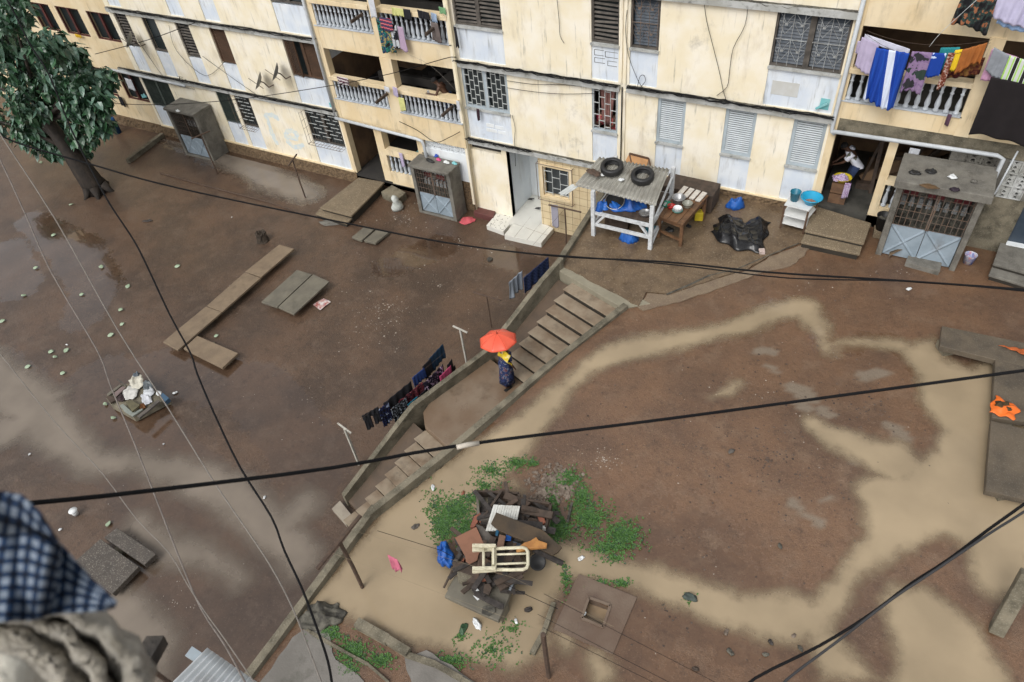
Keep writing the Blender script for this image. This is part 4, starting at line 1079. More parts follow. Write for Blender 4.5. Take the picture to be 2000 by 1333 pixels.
# ================================================================== METER CABINETS
m_meter = flat('grey_meter_case', (.30, .31, .31), .5)
m_red = flat('red_meter_board', (.16, .025, .03), .6)
def cabinet(x0, x1, y0, y1, z0, z1, label, top_over=.08, red=True, doors=True):
    t = thing('meter_cabinet', ((x0 + x1) / 2, y0, z0), label, 'meter cabinet', 'concrete electric meter cabinets')
    b = MB(); w = .15
    b.box(x0, x0 + w, y0, y1, z0 - .1, z1); b.box(x1 - w, x1, y0, y1, z0 - .1, z1)
    b.box(x0 + w, x1 - w, y1 - .1, y1, z0 - .1, z1); b.box(x0 + w, x1 - w, y0, y1 - .1, z0 - .1, z0 + .06)
    rough(b, .008).build('body', m_conc, t, bevel=.015)
    rough(MB().box(x0 - top_over * .4, x1 + top_over * .4, y0 - top_over, y1 + .02, z1 + .002, z1 + .12 + .1 * (top_over > .1)), .012).build('top_slab', m_conc, t, bevel=.02)
    xm = (x0 + x1) / 2; zm = z0 + (z1 - z0) * .46
    bk_ = MB().box(x0 + w, x1 - w, y1 - .16, y1 - .11, z0 + .1, z1 - .02).build('backboard', m_mould, t)
    n = 8 if x1 - x0 > 1.7 else 6
    for i in range(n):
        x = x0 + w + .1 + i * (x1 - x0 - 2 * w - .2) / (n - 1)
        for z in (zm + .15, zm + (z1 - zm) * .62):
            mt = MB(); mt.box(x - .06, x + .06, y1 - .30, y1 - .17, z, z + .16)
            mt.box(x - .045, x + .045, y1 - .29, y1 - .17, z + .161, z + .26); mt.build('meter', m_meter, t)
        if red and i % 3 != 2: MB().box(x - .09, x + .09, y1 - .168, y1 - .161, zm + .38, zm + .6).build('red_board', m_red, t)
    yd = y0 + .08
    for a, c in ((x0 + w + .01, xm - .008), (xm + .008, x1 - w - .01)):
        d = MB(); d.box(a, c, yd, yd + .025, z0 + .1, zm)
        for p, q in (((a + .03, z0 + .14), (c - .03, zm - .04)), ((c - .03, z0 + .14), (a + .03, zm - .04))):
            mx, mz = (p[0] + q[0]) / 2, (p[1] + q[1]) / 2
            wv = .045; dx_, dz_ = q[0] - p[0], q[1] - p[1]; l = math.hypot(dx_, dz_); nx, nz = -dz_ / l * wv, dx_ / l * wv
            sg = -.028 if p[0] < q[0] else -.029
            d.add([(p[0] + nx, yd - .001, p[1] + nz), (q[0] + nx, yd - .001, q[1] + nz), (q[0], yd + sg, q[1]), (p[0], yd + sg, p[1]), (p[0] - nx, yd - .001, p[1] - nz), (q[0] - nx, yd - .001, q[1] - nz)], [(0, 3, 2, 1), (3, 4, 5, 2)])
        f = d.build('door', m_zinc, t)
        g = MB(); k = 6
        for i in range(k + 1):
            x = a + .012 + i * (c - a - .024) / k; g.box(x - .007, x + .007, yd, yd + .014, zm, z1 - .04)
        for j in range(6):
            z = zm + .02 + j * (z1 - zm - .08) / 5; g.box(a, c, yd - .008, yd - .001, z - .006, z + .006)
        g.box(a, a + .03, yd - .01, yd + .02, zm, z1 - .03) if a > xm else g.box(c - .03, c, yd - .01, yd + .02, zm, z1 - .03)
        g.build('grille', m_grilled if red else m_rust, f)
    MB().tube([(xm - .03, yd - .03, zm + .02), (xm + .05, yd - .03, zm + .02)], .014, 6).build('bolt', m_rust, t)
    return t
cabinet(-21.05, -19.2, -1.0, -.06, G0, 1.82, 'dark concrete meter cabinet with a closed grille, nearest to the tree', red=False)
cabinet(-8.05, -6.3, -.85, -.12, G0, 1.66, 'concrete meter cabinet with litter piled on its top, under the left balconies')
cabinet(7.95, 9.9, -1.25, -.12, 2.5, 4.82, 'tallest concrete meter cabinet with black rags on its top slab, beside the right entrance', top_over=.24)

# ================================================================== CLOTHES-LINE POSTS
def tpost(x, y, z0, z1, arm, rz, r, m, label, sq=False):
    t = thing('clothesline_post', (x, y, z0), label, 'post', 'clothes-line posts in the yard')
    d = Vector((math.cos(rz), math.sin(rz), 0)); b = Vector((x, y, z0 - .1)); tp_ = Vector((x, y, z1))
    p = MB(); p.bar(b, tp_, r * 2) if sq else p.tube([b, b.lerp(tp_, .5) + Vector((rnd(-.015, .015), rnd(-.015, .015), 0)), tp_], r, 8)
    p.build('pole', m, t)
    a = MB(); (a.bar(tp_ - d * arm + Vector((0, 0, r)), tp_ + d * arm + Vector((0, 0, r)), r * 1.5) if sq else a.tube([tp_ - d * arm, tp_ + d * arm], r * 1.05, 8))
    a.build('cross_arm', m, t)
    return t
m_wpole = flat('flaking_white_pole', (.50, .48, .42), .8, .4, 14)
def ang(p, q): return math.atan2(q.y - p.y, q.x - p.x)
tpost(-18.27, -1.72, G0, 1.5, .42, ang(at(392, 277, 1.5), at(427, 262, 1.5)), .03, m_rust, 'dark steel T-post in front of the left meter cabinet')
tpost(-13.12, -1.78, G0, 1.4, .42, ang(at(549, 328, 1.4), at(566, 305, 1.4)), .03, m_rust, 'dark steel T-post standing alone in front of the faded blue letters')
tpost(-1.82, -.55, G0, 1.15, .62, ang(at(1083, 396, 1.2), at(1132, 407, 1.2)), .028, m_rust, 'rusty T-post before the tiled wall with a towel beside it')
tpost(-2.18, -5.41, G0, .95, .5, ang(at(929, 574, 1), at(973, 587, 1)), .02, m_rust, 'thin rusty T-post above the orange umbrella')
q = at(899, 645, 1.3); tpost(q.x, q.y, G0, 1.3, .27, ang(at(880, 638, 1.3), at(917, 655, 1.3)), .026, m_wpole, 'white flaking T-post left of the orange umbrella', True)
q = at(673, 838, 1.2); tpost(q.x, q.y, G0, 1.2, .27, ang(at(657, 826, 1.2), at(691, 851, 1.2)), .026, m_wpole, 'white flaking T-post at the lower end of the dark laundry', True)
q = upat(708, 1148); tpost(q.x, q.y, q.z, 3.9, .62, ang(at(688, 1018, 3.9), at(628, 1092, 3.9)), .04, m_rust, 'dark pole with a long cross-arm standing in the pool by the wall')
q = upat(1072, 1322); one(MB().tube([q + Vector((0, 0, -.1)), Vector((q.x, q.y, 3.9))], .045, 8), 'clothesline_post', m_rust, 'plain dark pole without a cross-arm at bottom centre', 'post', 'clothes-line posts in the yard')

# ================================================================== STALL, TABLE AND THEIR GOODS
ZU = 2.6
m_wood_w = flat('whitewashed_wood', (.60, .62, .63), .75, .35, 10)
m_wood = mat('wet_brown_wood', (.17, .09, .045), (.085, .045, .025), 6, .85, .5, bump=.3, stain=(.04, .025, .015), samt=.5, sscale=(6, 1, 1))
m_dwood = mat('old_dark_wood', (.075, .052, .038), (.035, .026, .02), 7, .85, .75, bump=.4, stain=(.12, .09, .07), samt=.4, sscale=(5, 1, 1))
m_tin = mat('weathered_corrugated_tin', (.33, .32, .28), (.20, .19, .165), 2.2, .8, .6, stain=(.10, .08, .055), samt=.7, sscale=(3, 1, 1), metal=.1)
m_tarp = mat('blue_tarpaulin', (.012, .075, .32), (.02, .13, .45), 4, .8, .4, bump=.6, bscale=12)
SX0, SX1, SY0, SY1 = .52, 2.28, -3.35, -1.75
stl = thing('market_stall', ((SX0 + SX1) / 2, SY0, ZU), 'white wooden market stall under a weathered corrugated tin roof', 'stall')
for x, y, h in ((SX0, SY0, 4.15), (SX1, SY0, 4.1), (SX0, SY1, 4.35), (SX1, SY1, 4.35)):
    MB().bar((x, y, ZU - .02), (x, y, h), .11, .11).build('post', m_wood_w, stl)
fr = MB()
for z in (3.02, 3.42): fr.bar((SX0 + .05, SY0, z), (SX1 - .05, SY0, z), .07, .09); fr.bar((SX0 + .05, SY1, z), (SX1 - .05, SY1, z), .07, .09)
for x in (SX0, SX1): fr.bar((x, SY0 + .05, 3.0), (x, SY1 - .05, 3.0), .06, .08); fr.bar((x, SY0 + .05, 3.42), (x, SY1 - .05, 3.42), .06, .08)
for x, s in ((SX0 + .06, 1), (SX1 - .06, -1)): fr.bar((x, SY0 + .01, 3.02), (x + s * .3, SY0 + .01, 3.4), .06, .06)
fr.bar((SX1 + .02, SY0 + .1, 2.75), (SX1 + .02, SY1 - .1, 3.35), .05, .05); fr.bar((SX1 + .02, SY0 + .1, 3.5), (SX1 + .02, SY1 - .1, 4.1), .05, .05)
fr.build('frame', m_wood_w, stl)
MB().box(SX0 + .04, SX1 - .04, SY0 + .06, SY1 - .05, 3.47, 3.51).build('counter', m_dwood, stl)
# corrugated roof
ra_ = [at(1122, 362, 4.15), at(1280, 402, 4.13), at(1308, 330, 4.45), at(1170, 308, 4.45)]
rf = MB()
def corr(u, v, P, n, h): 
    q = P[0].lerp(P[1], u).lerp(P[3].lerp(P[2], u), v); return q + Vector((0, 0, h * math.sin(u * n * 2 * math.pi) + .012 * math.sin(7 * v + 5 * u)))
rf.sheet(lambda u, v: corr(u, v, ra_, 19, .024), 152, 8, .006)
rf.build('roof', m_tin, stl, True)
rb_ = MB()
for f in (.08, .92):
    p, q2 = ra_[0].lerp(ra_[3], f), ra_[1].lerp(ra_[2], f); rb_.bar(p - Vector((0, 0, .06)), q2 - Vector((0, 0, .06)), .05, .06)
rb_.build('roof_batten', m_wood_w, stl)
rp = at(1122, 356, 4.12); one(MB().sheet(lambda u, v: rp + Vector((-.05 - .28 * v + .25 * u, -.1 - .35 * v + .03 * math.sin(9 * u), -.03 - .16 * v)), 12, 6, .006), 'plastic_flap', flat('milky_plastic', (.5, .52, .5), .4), 'milky plastic flap hanging off the left corner of the tin roof', 'flap')
m_tyre = mat('black_tyre_rubber', (.014, .014, .015), (.03, .03, .03), 8, .6, .45, bump=.3, bscale=60)
def tyre(px, z, label, rz):
    c = at(*px, z); t = []
    R1, R2, h = .325, .20, .2
    prof = [(R2, -.07), (R2 + .02, -.095), (R1 - .05, -.10), (R1 - .01, -.085), (R1, -.05), (R1, .05), (R1 - .01, .085), (R1 - .05, .10), (R2 + .02, .095), (R2, .07), (R2 + .015, .055), (R1 - .04, .07), (R1 - .03, 0), (R1 - .04, -.07), (R2 + .015, -.055)]
    mb = MB(); mb.lathe(c, prof, 40, axis=Vector((.05, -.18, 1)), closed=True)
    for i in range(40):
        a_ = 2 * math.pi * i / 40
    return one(mb, 'car_tyre', m_tyre, label, 'tyre', 'old tyres on the tin roof', True)
tyre((1195, 327), 4.50, 'left of two black car tyres lying on the tin roof', 0)
tyre((1255, 344), 4.44, 'right of two black car tyres lying on the tin roof', 1)
def rag(name, c, sx, sy, h, m, label, cat, rz=0, seed=0, group=None, lump=3.0):
    r = random.Random(seed); ph = [r.uniform(0, 6.3) for _ in range(8)]; ca, sa = math.cos(rz), math.sin(rz)
    n = max(10, int(max(sx, sy) / .04)); n = min(n, 34)
    def fn(u, v):
        a, b = (u - .5) * 2, (v - .5) * 2
        k = 1 - .28 * abs(a * b)
        x = a * sx / 2 * k * (1 + .13 * math.sin(3 * b + ph[0]) + .06 * math.sin(8 * b + ph[3])); y = b * sy / 2 * k * (1 + .13 * math.sin(3 * a + ph[1]) + .06 * math.sin(7 * a + ph[4]))
        f = max(0, 1 - max(a * a, b * b) ** 1.5)
        rd_ = lambda k, an, p: (1 - abs(math.sin(k * (a * math.cos(an) + b * math.sin(an)) + p))) ** 2.2
        z = h * f * (.28 + .55 * rd_(1.9, ph[0], ph[2]) + .45 * rd_(2.7, ph[1], ph[5]) + .3 * rd_(4.6, ph[3], ph[6]) + .16 * rd_(8, ph[4], ph[7]) - .1) + .008
        return Vector((c[0] + ca * x - sa * y, c[1] + sa * x + ca * y, c[2] + max(z, .006)))
    return one(MB().sheet(fn, n, n, .006), name, m, label, cat, group, True)
c = at(1170, 400, 3.52); rag('tarpaulin', (1.25, -2.75, 3.52), 1.2, .95, .42, m_tarp, 'crumpled blue tarpaulin spread on the stall counter', 'tarpaulin', .1, 3)
rag('plastic_bag', (.72, -3.15, 3.46), .42, .38, .42, m_tarp, 'blue plastic bag bulging at the left end of the stall counter', 'bag', .4, 5)
m_alu = flat('dull_aluminium', (.45, .45, .45), .35, .3, 5, metal=.7); m_black = flat('sooty_black', (.02, .02, .02), .5)
def pan(c, r, h, m, name, label, cat='pan', tilt=None, n=24):
    p = [(0, 0), (r * .75, .0), (r * .92, h * .3), (r, h), (r * 1.06, h + .004), (r * 1.04, h + .012), (r * .97, h), (r * .86, h * .35), (0, .012)]
    return one(MB().lathe(c, p, n, axis=tilt), name, m, label, cat, None, True)
fp = thing('frying_pan', (1.02, -2.95, 3.62), 'big round black frying pan with bright rim tilted on the blue tarpaulin', 'pan')
ax = Vector((.1, -.55, 1)).normalized()
MB().lathe((1.02, -2.95, 3.66), [(0, 0), (.22, 0), (.27, .06), (.25, .055), (.2, .012), (0, .012)], 28, axis=ax).build('bowl', m_black, fp, True)
MB().lathe((1.02, -2.95, 3.66), [(.262, .052), (.285, .06), (.285, .07), (.262, .066)], 28, axis=ax, closed=True).build('rim', m_alu, fp, True)
pan((1.98, -3.05, 3.515), .17, .08, m_alu, 'cooking_pan', 'grey round pan at the right end of the stall counter')
rag('plastic_bag', (1.55, -3.15, 2.6), .56, .46, .42, m_tarp, 'blue plastic bag on the ground under the stall', 'bag', .2, 8)
one(MB().obox((1.0, -2.6, 2.82), .7, .5, .42, .1), 'wooden_box', m_dwood, 'dark wooden box under the stall counter', 'box')
one(MB().obox((2.0, -2.6, 2.68), .3, .28, .16, .1), 'plastic_tub', flat('teal_tub', (.03, .18, .25), .5), 'small teal tub half hidden under the stall', 'tub')
rag('rusty_scrap', at(1160, 338, 4.4), .5, .28, .07, m_rust, 'bent rusty metal scrap on the tin roof, left of the tyres', 'scrap', -.4, 12)
m_whitep = flat('white_plastic', (.72, .74, .74), .45)
for px, lb in (((1178, 342), 'crumpled clear plastic by the left tyre on the tin roof'), ((1214, 352), 'crumpled white paper in the middle of the tin roof')): rag('plastic_scrap', at(*px, 4.34), .18, .14, .06, m_whitep, lb, 'litter', 1, int(px[0]))
pan(tuple(at(1199, 344, 4.37)), .06, .05, m_whitep, 'plastic_cup', 'small white cup lying between the two tyres', 'cup')
# table
tb = thing('wooden_table', (2.85, -2.6, ZU), 'rough brown wooden table with bowls on it, right of the tin stall', 'table')
TQ = [at(1283, 421, 3.42), at(1333, 440, 3.42), at(1384, 382, 3.42), at(1332, 366, 3.42)]
for i in range(5):
    a_, b_ = i / 5 + .006, (i + 1) / 5 - .006
    quad_prism([TQ[0].lerp(TQ[1], a_), TQ[0].lerp(TQ[1], b_), TQ[3].lerp(TQ[2], b_), TQ[3].lerp(TQ[2], a_)], 3.42 + rnd(-.006, .006), .04).build('plank', m_wood, tb)
ca = [TQ[i].lerp((TQ[0] + TQ[2]) / 2, .12) for i in range(4)]
for p in ca: MB().bar((p.x, p.y, ZU - .02), (p.x, p.y, 3.375), .09).build('leg', m_wood, tb)
ap_ = MB()
for i in range(4):
    a_, b_ = ca[i], ca[(i + 1) % 4]; ap_.bar((a_.x, a_.y, 3.3), (b_.x, b_.y, 3.3), .04, .13)
ap_.bar((ca[0].x, ca[0].y, 2.85), (ca[1].x, ca[1].y, 2.8), .05, .07)
ap_.build('apron', m_wood, tb)
m_wboard = flat('pale_board', (.62, .58, .52), .7, .3, 9)
for i in range(4):
    f = .66 + .0 * i; A_ = TQ[0].lerp(TQ[1], .05 + .235 * i); B_ = TQ[3].lerp(TQ[2], .05 + .235 * i); A2 = TQ[0].lerp(TQ[1], .22 + .235 * i); B2 = TQ[3].lerp(TQ[2], .22 + .235 * i)
    s0, s1 = .72, 1.02
    one(quad_prism([A_.lerp(B_, s0), A2.lerp(B2, s0), A2.lerp(B2, s1), A_.lerp(B_, s1)], 3.465, .03), 'loose_board', m_wboard, ['first', 'second', 'third', 'fourth'][i] + ' from the left of four pale boards on the far table end', 'board', 'pale boards on the table')
zt = 3.43
pan(tuple(at(1325, 395, zt)), .19, .16, m_alu, 'cooking_pot', 'large aluminium pot on the brown table', 'pot')
pan(tuple(at(1301, 402, zt)), .13, .07, flat('green_plastic', (.03, .22, .14), .4), 'bowl', 'green plastic bowl on the table, nearest the stall', 'bowl')
pan(tuple(at(1311, 407, zt)), .11, .08, flat('red_plastic', (.5, .035, .03), .4), 'bowl', 'red plastic bowl on the table', 'bowl')
pan(tuple(at(1342, 404, zt)), .14, .12, flat('glass_jar', (.3, .3, .25), .2), 'jar', 'grey-white dented pot at the right table edge', 'pot')
for i, (lb, cc) in enumerate((('white plate stack on the table, lowest plate with a green rim', (.2, .45, .4)), ('middle white plate of the small stack on the table', (.7, .74, .74)), ('top white bowl of the small stack on the table', (.8, .82, .82)))):
    pan(tuple(at(1323, 413, zt) + Vector((0, 0, .035 * i))), .145 - .015 * i, .05, flat('plate%d' % i, cc, .3), 'plate', lb, 'plate')
yc = thing('jerrycan', tuple(upat(1364, 432)), 'small yellow jerrycan with handle beside the table leg', 'jerrycan')
p = upat(1364, 432); m_yel = flat('yellow_plastic', (.62, .48, .03), .45)
MB().obox((p.x, p.y, ZU + .16), .24, .16, .3, .3).build('can', m_yel, yc, bevel=.03)
MB().tube([(p.x - .07, p.y, ZU + .3), (p.x - .06, p.y, ZU + .38), (p.x + .06, p.y, ZU + .38), (p.x + .08, p.y, ZU + .3)], .014, 6).build('handle', m_yel, yc)
one(MB().obox((2.55, -.75, 2.95), 1.6, .75, .6, -.02).add([], []), 'wooden_chest', m_dwood, 'long dark wooden chest against the wall behind the stall', 'chest', bevel=.02)
ob = thing('leaning_board', tuple(onY(1240, 325, -.15)), 'orange-brown tabletop leaning on the wall behind the tin roof', 'board')
p = [onY(1219, 320, -.35), onY(1262, 330, -.35), onY(1268, 310, -.1), onY(1230, 300, -.1)]
b_ = MB(); nrm = Vector((0, -.25, .1)).normalized() * .04
b_.hexa(p + [q + nrm for q in p]); b_.build('panel', flat('orange_board', (.42, .22, .09), .7), ob)
b_ = MB()
for q in (p[2], p[3]): b_.bar(q + nrm, q + nrm * 3 + Vector((.14, -.1, -.22)), .035)
b_.bar(p[3] + nrm, p[2] + nrm, .05); b_.build('frame', m_brown, ob)
for px, r, lb in (((1308, 452), .1, 'dark sooty shoe-shaped scrap under the brown table'), ((1345, 445), .06, 'dark scrap under the right end of the brown table')):
    rag('soot_scrap', upat(*px) + Vector((0, 0, .03)), r * 3, r * 2, .1, m_black, lb, 'scrap', 0, 31 + int(px[0]))
# black plastic sheet, blue bag
m_bp = mat('black_plastic_sheet', (.010, .010, .011), (.016, .016, .017), 5, .5, .2, bump=.35, bscale=5)
pc = upat(1447, 462)
def bsheet(u, v):
    q = upat(1386, 458).lerp(upat(1488, 497), u).lerp(upat(1408, 428).lerp(upat(1505, 436), u), v)
    e = min(u, 1 - u, v, 1 - v); f = min(1, e * 7)
    rg_ = lambda x: (1 - abs(math.sin(x))) ** 3
    z = f * (.07 + .12 * math.sin(math.pi * u) ** .5 * (.4 + .6 * math.sin(2.2 * v + 3 * u) ** 2) + .10 * rg_(5 * u + 2.2 * v + .6) + .08 * rg_(3 * u - 4.5 * v + 1) + .05 * rg_(11 * u + 5 * v) + .025 * rg_(17 * v - 9 * u))
    z *= 1 - .6 * math.exp(-((u - .55) / .05) ** 2) * v
    return q + Vector((.05 * math.sin(13 * v) * (1 - f), .06 * math.sin(17 * u + 1) * (1 - f) - (.22 * math.exp(-((u - .5) / .08) ** 2) * v ** 2) - .30 * (1 - v) ** 2 * math.sin(math.pi * u), max(.06, z + .07)))
one(MB().sheet(bsheet, 60, 36, .006), 'plastic_sheet', m_bp, 'glossy crumpled black plastic sheet weighed down on the terrace', 'plastic sheet', None, True)
one(rough(MB().obox(upat(1487, 497) + Vector((0, 0, .1)), .16, .13, .12, .4), .02), 'stone', flat('pinkish_stone', (.5, .4, .36), .8), 'pale pink stone holding the tip of the black sheet', 'stone', bevel=.02)
rag('plastic_bag', upat(1435, 406) + Vector((0, 0, .04)), .55, .42, .42, m_tarp, 'blue knotted plastic bag on the ground near the stone plinth', 'bag', .3, 41)
# white shelf with bucket and basin
sh_ = thing('shelf_table', tuple(upat(1560, 430)), 'white shelf table with dark legs and two shelves, holding a blue basin', 'shelf')
q4 = [at(1532, 400, 3.42), at(1580, 412, 3.42), at(1600, 388, 3.42), at(1548, 376, 3.42)]
m_wpan = flat('white_laminate', (.68, .69, .68), .4, .12, 3)
for z, nm in ((3.42, 'top'), (3.1, 'shelf'), (2.82, 'shelf')): quad_prism(q4, z, .03).build(nm, m_wpan, sh_)
cc_ = [p.lerp((q4[0] + q4[2]) / 2, .05) for p in q4]
for p in cc_: MB().bar((p.x, p.y, ZU - .02), (p.x, p.y, 3.389), .05).build('leg', m_brown, sh_)
m_basin = flat('sky_blue_plastic', (.02, .33, .55), .35, .15)
bk1 = thing('bucket', tuple(at(1551, 390, 3.43)), 'small teal plastic bucket on the white shelf table', 'bucket'); b0 = at(1551, 391, 3.43)
MB().lathe(b0, [(0, 0), (.105, 0), (.14, .27), (.15, .275), (.15, .285), (.132, .28), (.10, .02), (0, .02)], 24).build('pail', flat('teal_plastic', (.015, .16, .24), .35, .15), bk1, True)
MB().tube([b0 + Vector((.145 * math.cos(t_), .145 * math.sin(t_) * .2 - .03, .27 - .10 * math.sin(t_))) for t_ in [i * math.pi / 10 for i in range(11)]], .004, 5).build('handle', m_grille, bk1)
bn = thing('basin', tuple(at(1583, 396, 3.43)), 'large sky blue plastic basin on the white shelf table', 'basin'); b0 = at(1583, 396, 3.43)
MB().lathe(b0, [(0, 0), (.17, 0), (.27, .18), (.30, .185), (.30, .20), (.262, .195), (.16, .02), (0, .02)], 32).build('bowl', m_basin, bn, True)
rag('soaking_food', (b0.x, b0.y, 3.45), .3, .26, .07, flat('beans', (.35, .2, .15), .6, .5, 30), 'brownish grains heaped inside the blue basin', 'food', 0, 51)
# bin by the right steps
p = upat(1716, 462)
one(rough(MB().obox((p.x, p.y, ZU + .1), .34, .26, .26, .1), .015), 'stone_block', m_agg, 'rough brown block under the black bin', 'block', bevel=.02)
bi = thing('waste_bin', (p.x, p.y, ZU + .24), 'black open plastic bin filled with rubbish beside the right steps', 'bin')
MB().lathe((p.x, p.y, ZU + .24), [(0, 0), (.15, 0), (.2, .42), (.215, .425), (.215, .44), (.19, .43), (.14, .03), (0, .03)], 24).build('pail', m_black, bi, True)
rag('rubbish', (p.x, p.y, ZU + .52), .34, .34, .1, m_mould, 'black rubbish filling the bin', 'rubbish', 0, 55)
rag('peel', (p.x + .11, p.y - .08, ZU + .62), .12, .08, .04, m_yel, 'yellow peel on the rim of the black bin', 'litter', 0, 56)
# bits by the right cabinet
pk = thing('paint_bucket', tuple(upat(1890, 512)), 'white bucket with red and blue print, right of the tall meter cabinet', 'bucket'); b0 = upat(1890, 513)
MB().lathe(b0, [(0, 0), (.12, 0), (.15, .26), (.155, .27), (.14, .265), (.11, .02), (0, .02)], 24).build('pail', mat('printed_bucket', (.6, .6, .62), (.1, .13, .4), 9, 1, .45, stain=(.55, .12, .08), samt=.9, sscale=(6, 6, 4)), pk, True)
one(MB().sheet(lambda u, v: upat(1733, 508).lerp(upat(1790, 498), u) + Vector((0, .34 * v, .10 + .12 * math.sin(3 * u) + .07 * math.sin(5 * v + 2 * u))), 16, 8, .008), 'bent_sheet', mat('ochre_black_sheet', (.16, .09, .03), (.02, .02, .018), 3, 1, .6), 'bent black and ochre sheet lying before the tall meter cabinet', 'sheet')
one(rough(quad_prism([upat(1766, 520) + Vector((0, 0, .12)), upat(1832, 538) + Vector((0, 0, .12)), upat(1838, 512) + Vector((0, 0, .12)), upat(1775, 500) + Vector((0, 0, .12))], 2.7, .2), .012), 'concrete_pad', m_conc, 'low square concrete pad at the foot of the tall meter cabinet', 'pad', bevel=.01)
def toprag(px, z, sx, sy, h, m, lb, seed, name='rag', rz=0): rag(name, at(*px, z), sx, sy, h, m, lb, 'rag' if name == 'rag' else 'litter', rz, seed)
toprag((1787, 338), 5.06, .28, .2, .07, m_black, 'black rag at the left end of the tall cabinet top', 61)
toprag((1818, 336), 5.06, .28, .2, .07, m_black, 'second black rag from the left on the tall cabinet top', 62)
toprag((1860, 347), 5.06, .22, .16, .08, m_whitep, 'white plastic scrap on the tall cabinet top', 63, 'plastic_scrap')
toprag((1902, 355), 5.06, .16, .14, .05, m_conc, 'small grey rag at the right end of the tall cabinet top', 64)
toprag((1815, 365), 5.06, .42, .2, .05, mat('brown_card', (.12, .07, .03), (.05, .03, .02), 4), 'rusty brown card drooping over the tall cabinet front edge', 65, 'card_scrap')
toprag((1864, 372), 5.05, .22, .16, .1, flat('dark_purple', (.03, .02, .03), .8), 'dark purple rag hanging at the middle of the tall cabinet front', 66)
for i, (px, mm, lb, sx) in enumerate((((840, 315), m_black, 'black strip across the littered cabinet top', .5), ((857, 313), flat('pink_cloth', (.6, .08, .22), .7), 'pink cloth scrap on the littered cabinet top', .22), ((872, 318), m_whitep, 'white plastic scrap on the littered cabinet top', .3), ((888, 320), m_turq, 'teal cloth scrap at the right of the littered cabinet top', .26), ((852, 306), flat('blue_cloth', (.03, .08, .4), .7), 'small blue scrap on the littered cabinet top', .16), ((830, 300), m_concg, 'grey stone lump at the back of the littered cabinet top', .28))):
    rag('cloth_scrap', at(*px, 1.79), sx, .16, .09, mm, lb, 'scrap', -.3, 70 + i)
rag('plastic_scrap', at(348, 218, 1.96), .24, .12, .1, m_whitep, 'white crumpled paper on the cabinet top nearest to the tree', 'litter', 0, 78)
# sack, cloth, hydrant, newspaper
sk = thing('rubbish_sack', tuple(at(777, 412, G0)), 'white tied rubbish sack beside the dark concrete block', 'sack'); b0 = at(777, 410, G0)
mb = MB().lathe(b0, [(0, 0), (.17, .01), (.21, .12), (.2, .28), (.15, .38), (.17, .45), (.15, .56), (.06, .66), (0, .68)], 18)
mb.v = [(x + .035 * math.sin(9 * z + 4 * x + 5 * y), y + .035 * math.sin(8 * z + 6 * x), z) for x, y, z in mb.v]
mb.build('sack', mat('greyish_white_sack', (.50, .52, .49), (.38, .4, .36), 6, .8, .7, bump=.5, bscale=14), sk, True)
rag('cloth', at(913, 431, G0 + .02), .62, .5, .06, flat('coral_cloth', (.55, .10, .12), .8), 'coral red cloth dropped beside the middle meter cabinet', 'cloth', .7, 81)
hy = thing('water_drum', tuple(at(231, 258, G0)), 'small blue drum with dark base near the tree', 'drum'); b0 = at(231, 260, G0)
MB().lathe(b0, [(0, 0), (.17, 0), (.17, .5), (.19, .52), (.19, .56), (0, .58)], 18).build('drum', flat('deep_blue_plastic', (.01, .06, .16), .5), hy, True)
MB().lathe(b0 + Vector((0, 0, .58)), [(0, 0), (.15, 0), (.15, .2), (.1, .25), (0, .26)], 18).build('lid', flat('blue_plastic_lid', (.01, .09, .28), .5), hy, True)
nw = [at(*p, G0 + .035) for p in ((611, 596), (626, 606), (646, 590), (632, 583))]
one(MB().sheet(lambda u, v: nw[0].lerp(nw[1], u).lerp(nw[3].lerp(nw[2], u), v) + Vector((0, 0, .012 * math.sin(6 * u + 4 * v))), 10, 10, .004), 'newspaper', mat('printed_paper', (.62, .58, .55), (.35, .08, .06), 7, 1, .7, stain=(.2, .25, .35), samt=.8, sscale=(4, 9, 4)), 'wet printed newspaper on the mud below the double-plank table', 'newspaper')
cp_ = thing('plastic_cup', tuple(at(149, 1008, G0)), 'white lidded plastic tub lying on the mud beside the checked cloth', 'tub'); b0 = at(150, 1006, G0)
MB().lathe(b0 + Vector((0, 0, .03)), [(0, 0), (.07, 0), (.09, .16), (0, .17)], 18).build('cup', m_whitep, cp_, True)
MB().lathe(b0 + Vector((0, 0, .20)), [(0, 0), (.11, 0), (.115, .02), (0, .03)], 18).build('lid', m_whitep, cp_, True)
rk = at(957, 508, G0); one(rough(MB().lathe(rk, [(.10, -.02), (.11, .05), (.06, .1), (0, .11)], 8), .015), 'stone', m_mould, 'round dark stone on the mud below the tiled porch', 'stone')
sho = thing('shoes', tuple(onY(1032, 388, .6)), 'pair of dark sandals on the white porch floor', 'shoes')
for i, px in enumerate(((1036, 390), (1050, 408))):
    p = at(*px, -.15); b_ = MB(); 
    b_.sheet(lambda u, v: p + Vector((.2 * (u - .5) + .05 * v, .1 * (v - .5), .02 + .05 * math.sin(math.pi * v) * (u > .4))), 8, 6, .015); b_.build('shoe', m_black, sho)
